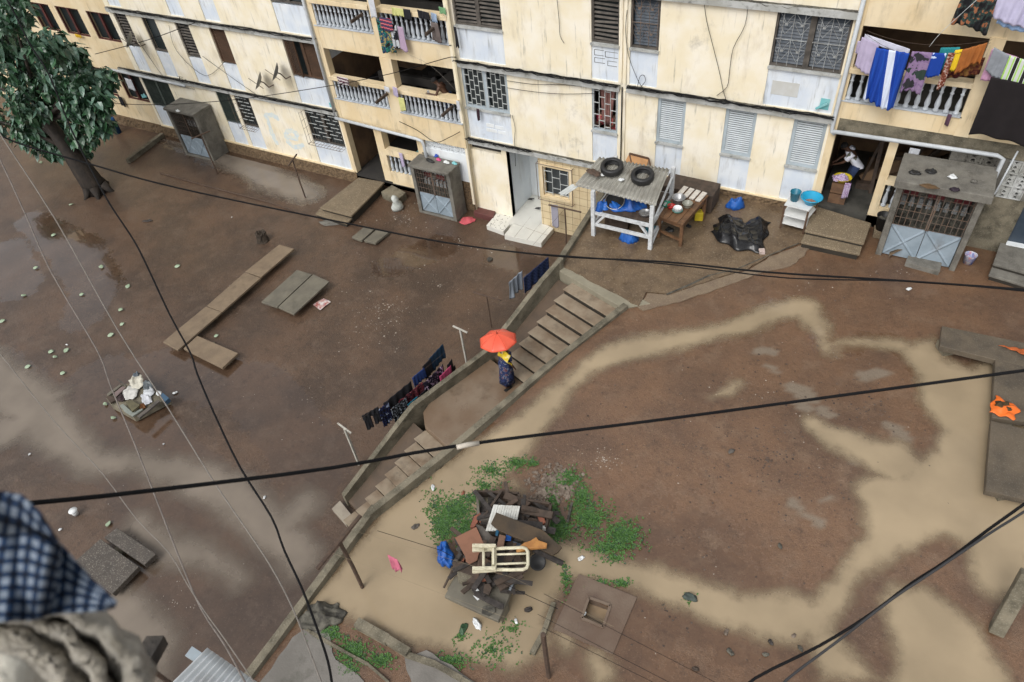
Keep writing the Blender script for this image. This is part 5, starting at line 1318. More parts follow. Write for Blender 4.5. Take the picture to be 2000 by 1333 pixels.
# ================================================================== LAUNDRY
def pattern(name, cols, kind='blot', sc=8.0, rough=.85, ax=(1, 0, 0)):
    if name in MATS: return MATS[name]
    m = bpy.data.materials.new(name); MATS[name] = m; m.use_nodes = True
    t = m.node_tree; n = t.nodes; L = t.links; b = n['Principled BSDF']; b.inputs['Roughness'].default_value = rough; b.inputs['Specular IOR Level'].default_value = .2
    tc = n.new('ShaderNodeTexCoord'); cr = n.new('ShaderNodeValToRGB'); cr.color_ramp.interpolation = 'CONSTANT'
    if kind == 'stripe':
        w = n.new('ShaderNodeTexWave'); w.inputs['Scale'].default_value = sc; w.inputs['Distortion'].default_value = .3
        mp = n.new('ShaderNodeVectorMath'); mp.operation = 'DOT_PRODUCT'; mp.inputs[1].default_value = ax
        L.new(tc.outputs['Object'], mp.inputs[0]); cb = n.new('ShaderNodeCombineXYZ'); L.new(mp.outputs['Value'], cb.inputs[0]); L.new(cb.outputs[0], w.inputs['Vector']); f = w.outputs['Fac']
    elif kind == 'check':
        w = n.new('ShaderNodeTexChecker'); w.inputs['Scale'].default_value = sc; L.new(tc.outputs['Object'], w.inputs['Vector']); f = w.outputs['Fac']
    else:
        w = n.new('ShaderNodeTexNoise'); w.inputs['Scale'].default_value = sc; w.inputs['Detail'].default_value = 3; L.new(tc.outputs['Object'], w.inputs['Vector']); f = w.outputs['Fac']
    e = cr.color_ramp.elements; lo, hi = (.36, .64) if kind == 'blot' else (0, 1)
    for i, c in enumerate(cols):
        p = 0 if i == 0 else lo + (hi - lo) * i / len(cols)
        q = e[i] if i < 2 else e.new(p); q.position = p; q.color = (*c, 1)
    L.new(f, cr.inputs['Fac']); L.new(cr.outputs['Color'], b.inputs['Base Color'])
    return m
DOWN = Vector((0, 0, -1))
def drape(a, b, drop, fold=.03, nf=4, seed=0, prof=None, sag=.0, lean=None, hem=.05, flare=0):
    r = random.Random(seed); ph = [r.uniform(0, 6.3) for _ in range(4)]
    d = b - a; nrm = Vector((d.y, -d.x, 0)); nrm = nrm.normalized() if nrm.length > 1e-6 else Vector((0, -1, 0))
    if nrm.dot(Vector(CAM) - a) < 0: nrm = -nrm
    def fn(u, v):
        w = prof(v) if prof else (0, 1)
        uu = w[0] + (w[1] - w[0]) * u
        uu = .5 + (uu - .5) * (1 + flare * v)
        q = a + d * uu + DOWN * (drop * v * (1 + hem * math.sin(5 * u + ph[2]))) + DOWN * (sag * math.sin(math.pi * min(max(uu, 0), 1)))
        k = fold * (.25 + .75 * v)
        q = q + nrm * (k * math.sin(nf * 2 * math.pi * uu + ph[0] + 1.3 * v) + k * .4 * math.sin(nf * 4.7 * uu + ph[1] + 3 * v) + .015)
        return q + (lean * v if lean else Vector())
    return fn
def cloth(label, a, b, drop, m, cat='laundry', kind='towel', group=None, name=None, seed=None, **k):
    seed = seed if seed is not None else random.randint(0, 9999)
    mb = MB(); a = Vector(a); b = Vector(b); n = max(10, min(40, int((b - a).length / .03)))
    if kind == 'trousers':
        mb.sheet(drape(a, b, drop * .35, seed=seed, **k), n, 8, .008)
        for lo, hi in ((.03, .44), (.56, .97)):
            A_, B_ = a.lerp(b, lo) + DOWN * drop * .3, a.lerp(b, hi) + DOWN * drop * .3
            mb.sheet(drape(A_, B_, drop * (.7 if lo < .5 else .64), fold=.02, nf=2, seed=seed + 1), max(6, n // 2), 14, .012)
    elif kind == 'shirt':
        def pr(v): return (.2, .8) if v < .62 else ((.0, 1.0) if v < .92 else (.3, .7))
        mb.sheet(drape(a, b, drop, seed=seed, prof=pr, **k), n, 16, .008)
    else:
        mb.sheet(drape(a, b, drop, seed=seed, **k), n, max(10, int(drop / .05)), .007)
    return one(mb, name or {'trousers': 'trousers', 'shirt': 'shirt'}.get(kind, 'laundry_cloth'), m, label, cat, group, True)
c_black = flat('black_cloth', (.016, .016, .02), .9); c_white = flat('white_cloth', (.62, .64, .68), .85, .2); c_navy = flat('navy_cloth', (.02, .035, .09), .9)
c_lil = flat('lilac_cloth', (.46, .40, .55), .9, .2); c_taupe = flat('taupe_cloth', (.16, .13, .12), .9); c_yel = flat('pale_yellow_cloth', (.62, .62, .25), .9)
def yc2(px, py, y=-.3): return onY(px, py, y)
# left balconies, upper
G1 = 'laundry on the left balconies'
cloth('long dress with green, gold and blue print hanging below the upper left balcony', yc2(734, 33), yc2(764, 40), 1.15, pattern('green_gold_print', [(.02, .02, .02), (.03, .2, .15), (.02, .05, .12), (.35, .28, .1), (.04, .12, .1)], 'blot', 5), fold=.05, nf=3, group=G1, name='dress')
cloth('dark shirt with a red striped block on the upper left balcony', yc2(741, 33, -.36), yc2(764, 37, -.36), .42, pattern('red_block', [(.06, .05, .10), (.5, .02, .04), (.55, .3, .32), (.5, .02, .04), (.06, .05, .10)], 'stripe', 1.3, ax=(.1, 0, 1)), fold=.02, group=G1, name='shirt')
cloth('black garment with a white neckline on the upper left balcony', yc2(760, 44), yc2(774, 50), .85, pattern('black_white_edge', [(.015, .015, .02), (.015, .015, .02), (.5, .52, .55)], 'blot', 4), kind='trousers', group=G1)
cloth('long mauve striped towel on the upper left balcony', yc2(776, 51), yc2(787, 54), .8, pattern('mauve_stripe', [(.36, .25, .36), (.46, .36, .46)], 'stripe', 12), fold=.02, flare=.3, group=G1, name='towel')
cloth('white shirt hanging from the roof edge at the top of the upper left balcony', yc2(718, -4), yc2(730, -1), .62, c_white, kind='towel', group=G1, name='shirt')
cloth('pale yellow cloth laid over the upper left balcony rail', yc2(765, 14, -.16), yc2(788, 18, -.16), .25, c_yel, group=G1)
cloth('black cloth over the rail next to the pale yellow one', yc2(787, 17, -.17), yc2(801, 19, -.17), .34, c_black, group=G1)
cloth('black cloth with white edge over the right half of the upper rail', yc2(815, 19, -.17), yc2(838, 25, -.17), .24, c_black, group=G1)
cloth('blue and white cloth at the right end of the upper rail', yc2(842, 24, -.2), yc2(853, 28, -.2), .28, flat('bluewhite', (.35, .45, .6), .8, .5), group=G1)
cloth('green cloth in the upper right corner of the upper left balcony', yc2(857, 13, -.2), yc2(870, 16, -.2), .2, flat('leaf_green_cloth', (.2, .4, .2), .8), group=G1)
cloth('taupe skirt hanging before the upper balusters', yc2(842, 43, -.3), yc2(855, 46, -.3), .6, c_taupe, fold=.03, flare=.5, group=G1, name='skirt')
cloth('narrow black cloth hanging along the cream pillar beside the upper left balcony', yc2(886, 52, -.15), yc2(891, 53, -.15), .65, c_black, fold=.03, group=G1)
# balcony 1F
cloth('maroon and white striped shirt over the lower left balcony rail', yc2(658, 149, -.16), yc2(680, 153, -.16), .3, pattern('maroon_stripe', [(.09, .03, .05), (.55, .5, .5)], 'stripe', 2.6, ax=(.12, 0, 1)), group=G1, name='shirt')
cloth('brown cloth draped over the lower left balcony rail', yc2(680, 154, -.17), yc2(697, 158, -.17), .26, flat('brown_cloth', (.2, .15, .09), .9), group=G1)
cloth('small white cloth balled on the end of the left rail segment', yc2(750, 168, -.2), yc2(760, 171, -.2), .2, c_white, group=G1)
cloth('small lilac cloth hanging on the pillar of the lower left balcony', yc2(767, 169, -.3), yc2(776, 172, -.3), .35, c_lil, group=G1)
cloth('tiny pale yellow shirt hanging by the lower pillar', yc2(778, 190, -.3), yc2(789, 192, -.3), .5, c_yel, fold=.015, group=G1, name='shirt')
cloth('white cloth at the right end of the lower left balcony', yc2(891, 196, -.3), yc2(897, 198, -.3), .35, c_white, group=G1)
cloth('pale lilac towel over the small ground level rail of the left bay', yc2(779, 298, -.12), yc2(786, 300, -.12), .6, c_lil, group=G1, name='towel')
cloth('dark maroon cloth hanging below the grilled window of the middle block', yc2(931, 212, -.1), yc2(936, 213, -.1), .42, flat('dark_maroon', (.045, .02, .03), .9), fold=.03, name='cloth')
cloth('yellow cloth on the sill of the far left upper windows', yc2(146, 66, -.1), yc2(158, 69, -.1), .14, flat('amber_cloth', (.65, .4, .02), .8), name='cloth')
cloth('black cloth hanging from the far left lower window', yc2(229, 187, -.1), yc2(237, 190, -.1), .5, c_black, name='cloth')
cloth('white cloth hanging inside the far left maroon window', yc2(243, 152, .02), yc2(256, 156, .02), .55, c_white, name='cloth')
rag('bundle', onY(282, 190, -.05), .3, .2, .2, m_turq, 'turquoise bundle on the sill of the far left lower window', 'bundle', 0, 91)
for i, (x, z) in enumerate(((-9.0, 4.02), (-6.2, 4.0))):
    one(MB().bar((x, -.1, z), (x - .05, -.75, z - .05), .07, .09), 'wooden_bracket', m_dwood, ['dark wooden bracket sticking out by the pillar of the lower left balcony', 'dark wooden bracket sticking out at the right end of the lower left balcony'][i], 'bracket')
one(MB().bar((-9.3, -.1, 6.8), (-9.35, -.7, 6.75), .07, .09), 'wooden_bracket', m_dwood, 'dark wooden bracket at the middle of the upper left balcony', 'bracket')
one(MB().bar((-6.3, -.1, 6.75), (-6.35, -.75, 6.7), .07, .09), 'wooden_bracket', m_dwood, 'dark wooden bracket at the right end of the upper left balcony', 'bracket')
# right balcony
G2 = 'laundry on the right balcony'; Y = -.55
def line(a, b, sag=.1, n=14, r=.006):
    a, b = Vector(a), Vector(b); return [a.lerp(b, i / n) + DOWN * sag * 4 * (i / n) * (1 - i / n) for i in range(n + 1)]
one(MB().tube(line(onY(1690, 66, Y), onY(1935, 84, Y), .42), .004, 5), 'clothesline', m_rust, 'front clothes-line sagging across the right balcony', 'clothesline')
one(MB().tube(line(onY(1692, 60, -.35), onY(1938, 78, -.35), .22), .004, 5), 'clothesline', m_rust, 'rear clothes-line across the right balcony', 'clothesline')
cloth('lilac towel at the left end of the right balcony line', onY(1684, 72, -.45), onY(1718, 86, -.45), .75, c_lil, fold=.02, group=G2, name='towel')
cloth('long white and lilac patterned sheet along the rear of the right balcony line', onY(1690, 66, -.36), onY(1778, 96, -.36), .16, flat('white_print', (.6, .6, .7), .8, .25), fold=.01, group=G2, name='sheet')
cloth('small lilac cloth at the pipe, leftmost of the right balcony laundry', onY(1676, 80, -.4), onY(1684, 80, -.4), .3, c_lil, group=G2)
m_bw = pattern('blue_white_print', [(.015, .06, .34), (.015, .07, .38), (.012, .05, .3), (.015, .06, .34), (.62, .68, .8)], 'stripe', .62, ax=(1, 0, .12))
cloth('large royal blue and white dress, longest item on the right balcony line', onY(1712, 93, Y), onY(1777, 104, Y), 1.36, m_bw, fold=.06, nf=5, group=G2, name='dress', hem=.06)
cloth('purple and black patterned dress next to the blue one on the right balcony', onY(1782, 100, Y), onY(1824, 103, Y), .98, pattern('purple_print', [(.03, .03, .035), (.2, .13, .25), (.26, .18, .3), (.24, .16, .28), (.03, .05, .04)], 'blot', 3.2), fold=.03, group=G2, name='dress')
cloth('small royal blue folded shorts on the right balcony line', onY(1822, 103, Y), onY(1849, 104, Y), .56, pattern('blue_small_white', [(.012, .05, .3), (.012, .05, .3), (.012, .05, .3), (.5, .6, .8)], 'blot', 3), group=G2, fold=.02, name='shorts')
cloth('narrow rust and white spotted cloth on the right balcony line', onY(1853, 103, Y), onY(1866, 103, Y), .85, pattern('rust_spots', [(.14, .04, .02), (.2, .05, .03), (.45, .35, .3)], 'blot', 22), group=G2, fold=.02)
cloth('bright yellow cloth on the right balcony line', onY(1866, 98, Y + .03), onY(1881, 96, Y + .03), .48, flat('bright_yellow_cloth', (.75, .52, .02), .85, .15), group=G2, fold=.02)
cloth('orange-brown ruffled cloth on the right balcony line', onY(1880, 97, Y), onY(1929, 83, Y), .5, flat('rust_orange_cloth', (.36, .12, .025), .85, .3), group=G2, fold=.04, hem=.14)
cloth('teal cloth hanging behind the yellow one on the right balcony', onY(1838, 93, -.36), onY(1876, 92, -.36), .5, flat('teal_cloth', (.02, .25, .28), .85), group=G2)
cloth('dark red and gold printed cloth low behind the orange one', onY(1850, 118, -.34), onY(1925, 112, -.34), .42, pattern('red_gold_print', [(.05, .01, .01), (.12, .04, .02), (.2, .1, .03)], 'blot', 9), group=G2)
cloth('grey towel right of the pillar on the right balcony', onY(1942, 92, Y), onY(1972, 108, Y), .55, flat('grey_towel', (.25, .27, .30), .9), group=G2, name='towel', fold=.015)
cloth('pink towel hanging behind the grey and striped towels', onY(1938, 95, -.45), onY(1990, 112, -.45), .72, flat('pink_towel', (.5, .28, .42), .9, .2), group=G2, name='towel', fold=.015)
cloth('towel with black, white and lime stripes at the right edge', onY(1972, 108, Y), onY(2022, 122, Y), .62, pattern('lime_stripes', [(.02, .02, .02), (.55, .58, .55), (.35, .6, .12), (.35, .6, .12), (.55, .58, .55)], 'stripe', 1.4), group=G2, name='towel', fold=.01)
cloth('big black blanket hanging over the balcony at the right edge', onY(1936, 150, -.6), onY(2060, 176, -.6), 1.38, flat('black_blanket', (.012, .009, .010), .95), fold=.05, nf=2, group=G2, name='blanket', hem=.02)
cloth('blue cloth peeping below the pink towel', onY(1938, 140, -.4), onY(1955, 144, -.4), .2, flat('petrol_cloth', (.02, .12, .25), .9), group=G2)
cloth('purple sock-like cloth hanging below the right balcony rail', onY(1852, 222, -.12), onY(1860, 224, -.12), .3, flat('plum_cloth', (.1, .05, .08), .9), fold=.02, group=G2, name='sock')
cloth('black printed skirt hanging from the floor above at the top right', onY(1884, -20, -.5), onY(1948, -2, -.5), .72, pattern('black_floral', [(.012, .012, .014), (.02, .02, .022), (.03, .05, .045), (.3, .12, .06)], 'blot', 6), fold=.05, group=G2, name='skirt', flare=.15)
cloth('lilac frilled blouse in the top right corner', onY(1952, -18, -.5), onY(2030, 4, -.5), .55, flat('pale_lilac', (.5, .48, .65), .85, .15), fold=.04, group=G2, name='blouse')
cloth('light blue cloth below the lilac blouse in the top right corner', onY(1960, 8, -.42), onY(2030, 28, -.42), .42, flat('light_blue_cloth', (.3, .45, .7), .85, .15), fold=.03, group=G2)
# lower yard line by the stairs
G3 = 'dark laundry on the yard lines beside the stairs'
lz = 1.32
def yl(px, py): return at(px, py, lz)
la, lb = yl(664, 838), yl(912, 640)
nrm = Vector((lb.y - la.y, -(lb.x - la.x), 0)).normalized()
for i, off in enumerate((-.17, .17)): one(MB().tube(line(la + nrm * off, lb + nrm * off, .06), .003, 5), 'clothesline', m_rust, ['left clothes-line of the dark laundry beside the stairs', 'right clothes-line of the dark laundry beside the stairs'][i], 'clothesline')
c_mar = pattern('maroon_lace', [(.02, .01, .015), (.16, .02, .03), (.02, .015, .02), (.2, .05, .06)], 'blot', 14)
def yc3(lbl, p, q, drop, m, kind='towel', off=0, **k): return cloth(lbl, yl(*p) + nrm * off, yl(*q) + nrm * off, drop * 1.3, m, kind=kind, group=G3, **k)
yc3('black trousers at the lower end of the dark laundry line', (706, 812), (738, 794), .48, c_black, 'trousers')
yc3('black shirt with a blue and white label patch on the dark laundry line', (738, 800), (758, 786), .55, pattern('navy_white_tag', [(.012, .012, .02), (.02, .03, .1), (.012, .012, .02), (.3, .36, .5)], 'blot', 5), fold=.03)
yc3('long black sheet in the middle rear of the dark laundry line', (748, 788), (802, 744), .34, c_black, fold=.03)
yc3('black lace top with grey flecks on the dark laundry line', (760, 798), (790, 774), .55, pattern('black_fleck', [(.012, .012, .014), (.02, .02, .022), (.2, .22, .25)], 'blot', 18), off=.05, fold=.03)
yc3('maroon lace dress in the middle of the dark laundry line', (772, 782), (820, 742), .62, c_mar, off=.1, fold=.05)
yc3('teal and black shirt in the middle of the dark laundry line', (787, 784), (806, 768), .34, pattern('teal_panel', [(.02, .16, .24), (.015, .13, .2), (.4, .5, .55)], 'blot', 4), off=.17, fold=.02, name='shirt')
yc3('black skirt just above the maroon dress on the dark laundry line', (806, 772), (826, 752), .62, c_black, off=.15, fold=.04, name='skirt')
yc3('royal blue cloth in the upper part of the dark laundry line', (804, 738), (828, 718), .3, flat('deep_blue_cloth', (.02, .05, .18), .85), fold=.02)
yc3('black cloth between the two blue ones on the dark laundry line', (824, 716), (840, 700), .42, c_black, fold=.02)
yc3('dark navy sheet at the upper end of the dark laundry line', (836, 702), (864, 672), .42, flat('ink_navy', (.012, .04, .08), .85), fold=.02)
yc3('black floral dress with white flowers near the upper end of the dark line', (820, 744), (858, 706), .6, pattern('black_flowers', [(.015, .012, .02), (.02, .015, .03), (.02, .02, .03), (.35, .25, .35)], 'blot', 12), off=.14, fold=.04, name='dress')
yc3('bright pink cloth on the dark laundry line', (846, 728), (868, 706), .26, flat('hot_pink_cloth', (.65, .09, .22), .8, .3), off=.24, fold=.015)
yc3('black top at the upper right end of the dark laundry line', (858, 712), (874, 690), .44, c_black, 'shirt', off=.22, fold=.02)
# towels beside the kerb
q0, q1 = at(992, 548, 1.35), at(1068, 500, 1.35)
one(MB().tube(line(at(953, 580, 1.0), at(1106, 405, 1.2), -.0), .004, 5), 'clothesline', m_rust, 'clothes-line carrying the grey and blue towels above the umbrella', 'clothesline')
cloth('pale grey striped towel hanging next to the kerb above the stairs', at(993, 552, 1.3), at(1019, 528, 1.3), .7, pattern('pale_grey_stripe', [(.33, .37, .42), (.42, .46, .5), (.25, .3, .37)], 'stripe', 14, ax=(.8, .6, 0)), fold=.05, nf=3, name='towel', group='towels by the kerb')
cloth('dark blue checked towel hanging next to the kerb above the stairs', at(1021, 543, 1.3), at(1070, 502, 1.3), .62, pattern('blue_check', [(.02, .035, .10), (.045, .065, .16)], 'check', 16), fold=.02, name='towel', group='towels by the kerb')
cloth('grey-lilac towel hanging in front of the tiled wall', at(1076, 399, 1.1), at(1090, 401, 1.1), .95, pattern('grey_lilac_stripe', [(.30, .29, .35), (.4, .39, .45)], 'stripe', 16), fold=.025, name='towel')
# line over the pool
pz = 3.5
m_lineb = flat('straw_coloured_line', (.26, .21, .13), .7)
one(MB().tube(line(at(642, 1078, 3.9), at(1067, 1236, 3.9), .0), .002, 4), 'clothesline', m_lineb, 'left thin line between the two bottom poles', 'clothesline')
l2a = at(735, 1038, 3.0)
one(MB().tube([at(737, 1037, 2.35), at(860, 1075, 2.6), at(1030, 1163, 2.8), at(1090, 1190, 2.9)], .006, 4), 'clothesline', m_wire, 'dark line from the wall across the pool to the shaft slab', 'clothesline')
for i, (p, q) in enumerate((((1062, 1160), (1420, 1345)), ((1050, 1200), (1330, 1345)), ((1060, 1226), (1300, 1345)))):
    one(MB().tube([at(*p, 3.6), at(*q, 3.7)], .004, 4), 'clothesline', m_wire, ['uppermost', 'middle', 'lowest'][i] + ' of three thin wires running from the bottom pole to the lower right', 'clothesline')
one(MB().tube([at(700, 1040, 3.85), at(1000, 1128, 3.7), at(1200, 1225, 3.7)], .002, 4), 'clothesline', m_lineb, 'thin pale line from the cross-arm pole over the rubbish heap', 'clothesline')
cloth('pink blouse hanging from the thin line over the pool', at(757, 1082, 3.3), at(776, 1092, 3.3), .3, flat('rose_cloth', (.55, .15, .22), .85, .35), fold=.04, name='blouse', lean=Vector((.12, -.06, 0)), hem=.25)

# ================================================================== PEOPLE
def figure(name, nodes, edges, m, parent=None, root=None, sub=2):
    """continuous skinned body: nodes {key: (pos, rx, ry)}"""
    keys = list(nodes); me = bpy.data.meshes.new(name)
    off = WORLD.get(parent.name, Vector()) if parent else Vector()
    me.from_pydata([tuple(Vector(nodes[k][0]) - off) for k in keys], [(keys.index(a), keys.index(b)) for a, b in edges], [])
    o = bpy.data.objects.new(name, me); COL.objects.link(o)
    md = o.modifiers.new('skin', 'SKIN'); md.use_smooth_shade = True
    if not me.skin_vertices: me.skin_vertices.new(name='')
    for i, k in enumerate(keys):
        r = nodes[k][1:]; me.skin_vertices[0].data[i].radius = (r[0], r[-1])
        me.skin_vertices[0].data[i].use_root = (k == (root or keys[0]))
    sb = o.modifiers.new('sub', 'SUBSURF'); sb.levels = sub; sb.render_levels = sub
    me.materials.append(m)
    if parent: o.parent = parent
    return o
m_skin = flat('dark_brown_skin', (.085, .042, .026), .55, .2); m_hair = flat('black_hair', (.012, .011, .011), .9)
def person(loc, rz, label, pose, cloths, hair=True, scale=1.0, skin=m_skin):
    """pose: local joints (x right, y forward, z up, metres for 1.7 m)"""
    t = thing('person', loc, label, 'person')
    R3 = Matrix.Rotation(rz, 3, 'Z'); Lc = Vector(loc)
    J = {k: Lc + R3 @ (Vector(v) * scale) for k, v in pose.items()}
    s = scale
    N = {'pelvis': (J['pelvis'], .13 * s, .10 * s), 'waist': (J['pelvis'].lerp(J['chest'], .45), .115 * s, .09 * s), 'chest': (J['chest'], .15 * s, .105 * s),
         'neck': (J['neck'], .055 * s, .055 * s), 'chin': (J['neck'].lerp(J['head'], .55), .062 * s, .07 * s), 'head': (J['head'], .082 * s, .098 * s), 'crown': (J['head'] + (J['head'] - J['neck']).normalized() * .085 * s, .06 * s, .07 * s)}
    E = [('pelvis', 'waist'), ('waist', 'chest'), ('chest', 'neck'), ('neck', 'chin'), ('chin', 'head'), ('head', 'crown')]
    for q in 'lr':
        N['sh' + q] = (J['sh' + q], .058 * s, .058 * s); N['el' + q] = (J['el' + q], .042 * s, .042 * s); N['wr' + q] = (J['wr' + q], .028 * s, .03 * s)
        hd = (J['wr' + q] - J['el' + q]).normalized(); pm = J['wr' + q] + hd * .07 * s
        N['pa' + q] = (pm, .036 * s, .018 * s)
        N['hip' + q] = (J['hip' + q], .085 * s, .085 * s); N['kn' + q] = (J['kn' + q], .058 * s, .058 * s); N['an' + q] = (J['an' + q], .036 * s, .04 * s)
        N['to' + q] = (J['to' + q], .038 * s, .028 * s)
        E += [('chest', 'sh' + q), ('sh' + q, 'el' + q), ('el' + q, 'wr' + q), ('wr' + q, 'pa' + q), ('pelvis', 'hip' + q), ('hip' + q, 'kn' + q), ('kn' + q, 'an' + q), ('an' + q, 'to' + q)]
        sd_ = hd.cross(Vector((0, 0, 1))); sd_ = sd_.normalized() if sd_.length > .01 else Vector((1, 0, 0)); up = sd_.cross(hd)
        for i, (o_, l) in enumerate(((-.026, .05), (-.009, .06), (.009, .055), (.026, .045))):
            b0 = pm + sd_ * o_ * s + hd * .02 * s
            N['f%d%s' % (i, q)] = (b0 + hd * l * .6 * s - up * .006 * s, .009 * s, .009 * s); N['g%d%s' % (i, q)] = (b0 + hd * l * s - up * .024 * s, .008 * s, .008 * s)
            E += [('pa' + q, 'f%d%s' % (i, q)), ('f%d%s' % (i, q), 'g%d%s' % (i, q))]
        N['t' + q] = (J['wr' + q] + hd * .05 * s + sd_ * (.045 if q == 'l' else -.045) * s - up * .02 * s, .010 * s, .010 * s); E.append(('wr' + q, 't' + q))
    body = figure('body', N, E, skin, t, 'pelvis')
    F = R3 @ Vector((pose.get('face', (0, 1, 0)))); F.normalize(); hd = J['head']; sd_ = F.cross(Vector((0, 0, 1))).normalized(); upv = sd_.cross(F)
    fc = MB(); fc.lathe(hd + F * .088 * s - upv * .012 * s, [(.016 * s, -.03 * s), (.014 * s, 0), (.006 * s, .03 * s)], 6, axis=upv)
    for k in (-1, 1): fc.lathe(hd + sd_ * k * .085 * s - upv * .01 * s, [(0, -.006), (.026 * s, -.004), (.026 * s, .006), (0, .008)], 8, axis=sd_ * k)
    fc.build('nose_and_ears', skin, t, True)
    ey = MB()
    for k in (-1, 1): ey.lathe(hd + F * .082 * s + sd_ * k * .032 * s + upv * .012 * s, [(0, .010 * s), (.009 * s, .006 * s), (.012 * s, 0)], 8, axis=F)
    ey.build('eyes', m_whitep, t, True)
    MB().obox(hd + F * .084 * s - upv * .055 * s, .045 * s, .012 * s, .012 * s, math.atan2(F.y, F.x) - math.pi / 2).build('mouth', flat('lips', (.12, .04, .04), .5), t)
    if hair:
        h = MB(); ax = ((hd - J['neck']).normalized() - F * .25).normalized()
        h.lathe(hd - F * .008 * s, [(.098 * s, .0), (.102 * s, .03 * s), (.09 * s, .075 * s), (.06 * s, .105 * s), (0, .118 * s)], 16, axis=ax); h.build('hair', m_hair, t, True)
    return t, J, s
def tubeloft(rings, n=16):              # rings: (centre, rx, ry, rz) -> garment shell
    mb = MB(); vs = []
    for c, rx, ry, a, *wv in rings:
        for j in range(n):
            q = 2 * math.pi * j / n; k = 1 + (wv[0] * math.sin(5 * q + c[2] * 9) if wv else 0)
            x, y = rx * k * math.cos(q), ry * k * math.sin(q); vs.append((c[0] + x * math.cos(a) - y * math.sin(a), c[1] + x * math.sin(a) + y * math.cos(a), c[2]))
    k = len(rings)
    mb.add(vs, [(i * n + j, i * n + (j + 1) % n, (i + 1) * n + (j + 1) % n, (i + 1) * n + j) for i in range(k - 1) for j in range(n)])
    return mb
# woman with umbrella, walking up towards the stairs
WR = math.atan2(.948, .319) - math.pi / 2
pose = {'pelvis': (0, 0, .93), 'chest': (0, .02, 1.27), 'neck': (0, .03, 1.43), 'head': (0, .06, 1.55), 'shl': (-.17, .02, 1.36), 'ell': (-.23, .14, 1.14), 'wrl': (-.14, .34, 1.28), 'shr': (.17, .02, 1.36), 'elr': (.25, -.04, 1.1), 'wrr': (.27, .06, .88),
        'hipl': (-.09, 0, .88), 'knl': (-.1, .10, .5), 'anl': (-.1, .06, .09), 'tol': (-.11, .2, .035), 'hipr': (.09, 0, .88), 'knr': (.1, .0, .48), 'anr': (.1, -.16, .11), 'tor': (.11, -.04, .035)}
wl_ = (.30, -8.52, 1.16)
wm, J, s = person(wl_, WR, 'woman in a blue patterned wrap dress walking under an orange umbrella on the stair landing', pose, None, True, .98)
m_wax = pattern('blue_wax_print', [(.012, .014, .03), (.02, .03, .10), (.03, .05, .14), (.015, .02, .05), (.16, .18, .25), (.12, .04, .05)], 'blot', 9)
pv = Vector(wl_); ca_ = WR
tubeloft([(pv + Vector((0, 0, z)), rx, ry, ca_, w) for z, rx, ry, w in ((1.36, .15, .10, .0), (1.25, .195, .14, .0), (1.12, .165, .13, .02), (1.0, .165, .135, .03), (.86, .205, .165, .04), (.6, .19, .18, .06), (.38, .195, .2, .08), (.17, .2, .215, .10), (.165, .17, .18, .1))]).build('dress', m_wax, wm, True)
for q in 'lr':
    d = J['el' + q] - J['sh' + q]; MB().tube([J['sh' + q] - d * .12, J['sh' + q] + d * .4, J['sh' + q] + d * .75], [.078, .075, .08], 12).build('sleeve', m_wax, wm, True)
m_shawl = pattern('yellow_shawl', [(.6, .42, .02), (.7, .52, .05), (.72, .6, .25)], 'blot', 9)
shp = J['shr'] + Vector((0, 0, .06)); Rw = Matrix.Rotation(WR, 3, 'Z')
MB().sheet(lambda u, v: shp + Rw @ Vector((-.22 + .36 * u, -.05 + .02 * math.sin(7 * u) - .14 * math.sin(math.pi * min(1, v * 1.2)) * .9, .06 - .36 * v + .02 * math.sin(9 * u + 2) - .12 * abs(u - .5))), 14, 12, .012).build('yellow_shawl', m_shawl, wm, True)
MB().sheet(lambda u, v: J['shl'] + Rw @ Vector((-.12 + .22 * u, -.08, .07 - .14 * v + .02 * math.sin(8 * u))), 8, 6, .012).build('yellow_shawl', m_shawl, wm, True)
for q in 'lr': MB().obox(J['to' + q].lerp(J['an' + q], .4) - Vector((0, 0, .05)), .09, .25, .025, WR).build('sandal', m_black, wm)
um = thing('umbrella', tuple(J['wrl']), 'open orange-red umbrella held over a walking woman', 'umbrella')
apx = at(970.5, 652, 3.02); cen = at(969, 672, 2.8)
axu = Vector((-.10, .10, 1)).normalized(); rr_ = 38.5 * np.dot(np.array(apx) - CAM, RW[2]) / FPX
Qm = axu.to_track_quat('Z', 'Y').to_matrix(); ctr = Vector(apx) - axu * .22
def canopy(u, v):                       # 8 gores, slightly hollow between ribs
    a_ = 2 * math.pi * u + .2; g_ = abs(math.sin(4 * (a_ - .2))); r_ = rr_ * v * (1 - .075 * g_ * v); z_ = .22 * (1 - v ** 1.9) - .012 * g_ * v
    return ctr + Qm @ Vector((r_ * math.cos(a_), r_ * math.sin(a_), z_))
mbu = MB(); mbu.sheet(canopy, 64, 10, .004)
mbu.build('canopy', mat('orange_red_nylon', (.74, .095, .048), (.80, .14, .075), 3, .6, .33, spec=.5), um, True)
ribs = MB()
for i in range(8):
    a_ = 2 * math.pi * i / 8 + .2; ribs.tube([ctr + Qm @ Vector((rr_ * f * math.cos(a_), rr_ * f * math.sin(a_), .22 * (1 - f ** 1.9) - .008)) for f in (.02, .3, .6, .8, 1.02)], .004, 4)
ribs.build('ribs', m_grilled, um)
sm_ = MB()
for i in range(8):
    a_ = 2 * math.pi * i / 8 + .2; sm_.tube([ctr + Qm @ Vector((rr_ * f * math.cos(a_), rr_ * f * math.sin(a_), .22 * (1 - f ** 1.9) + .002)) for f in (.02, .15, .3, .45, .6, .75, .9, 1.0)], .0035, 4)
sm_.build('seams', flat('dark_red_seam', (.42, .04, .015), .6), um)
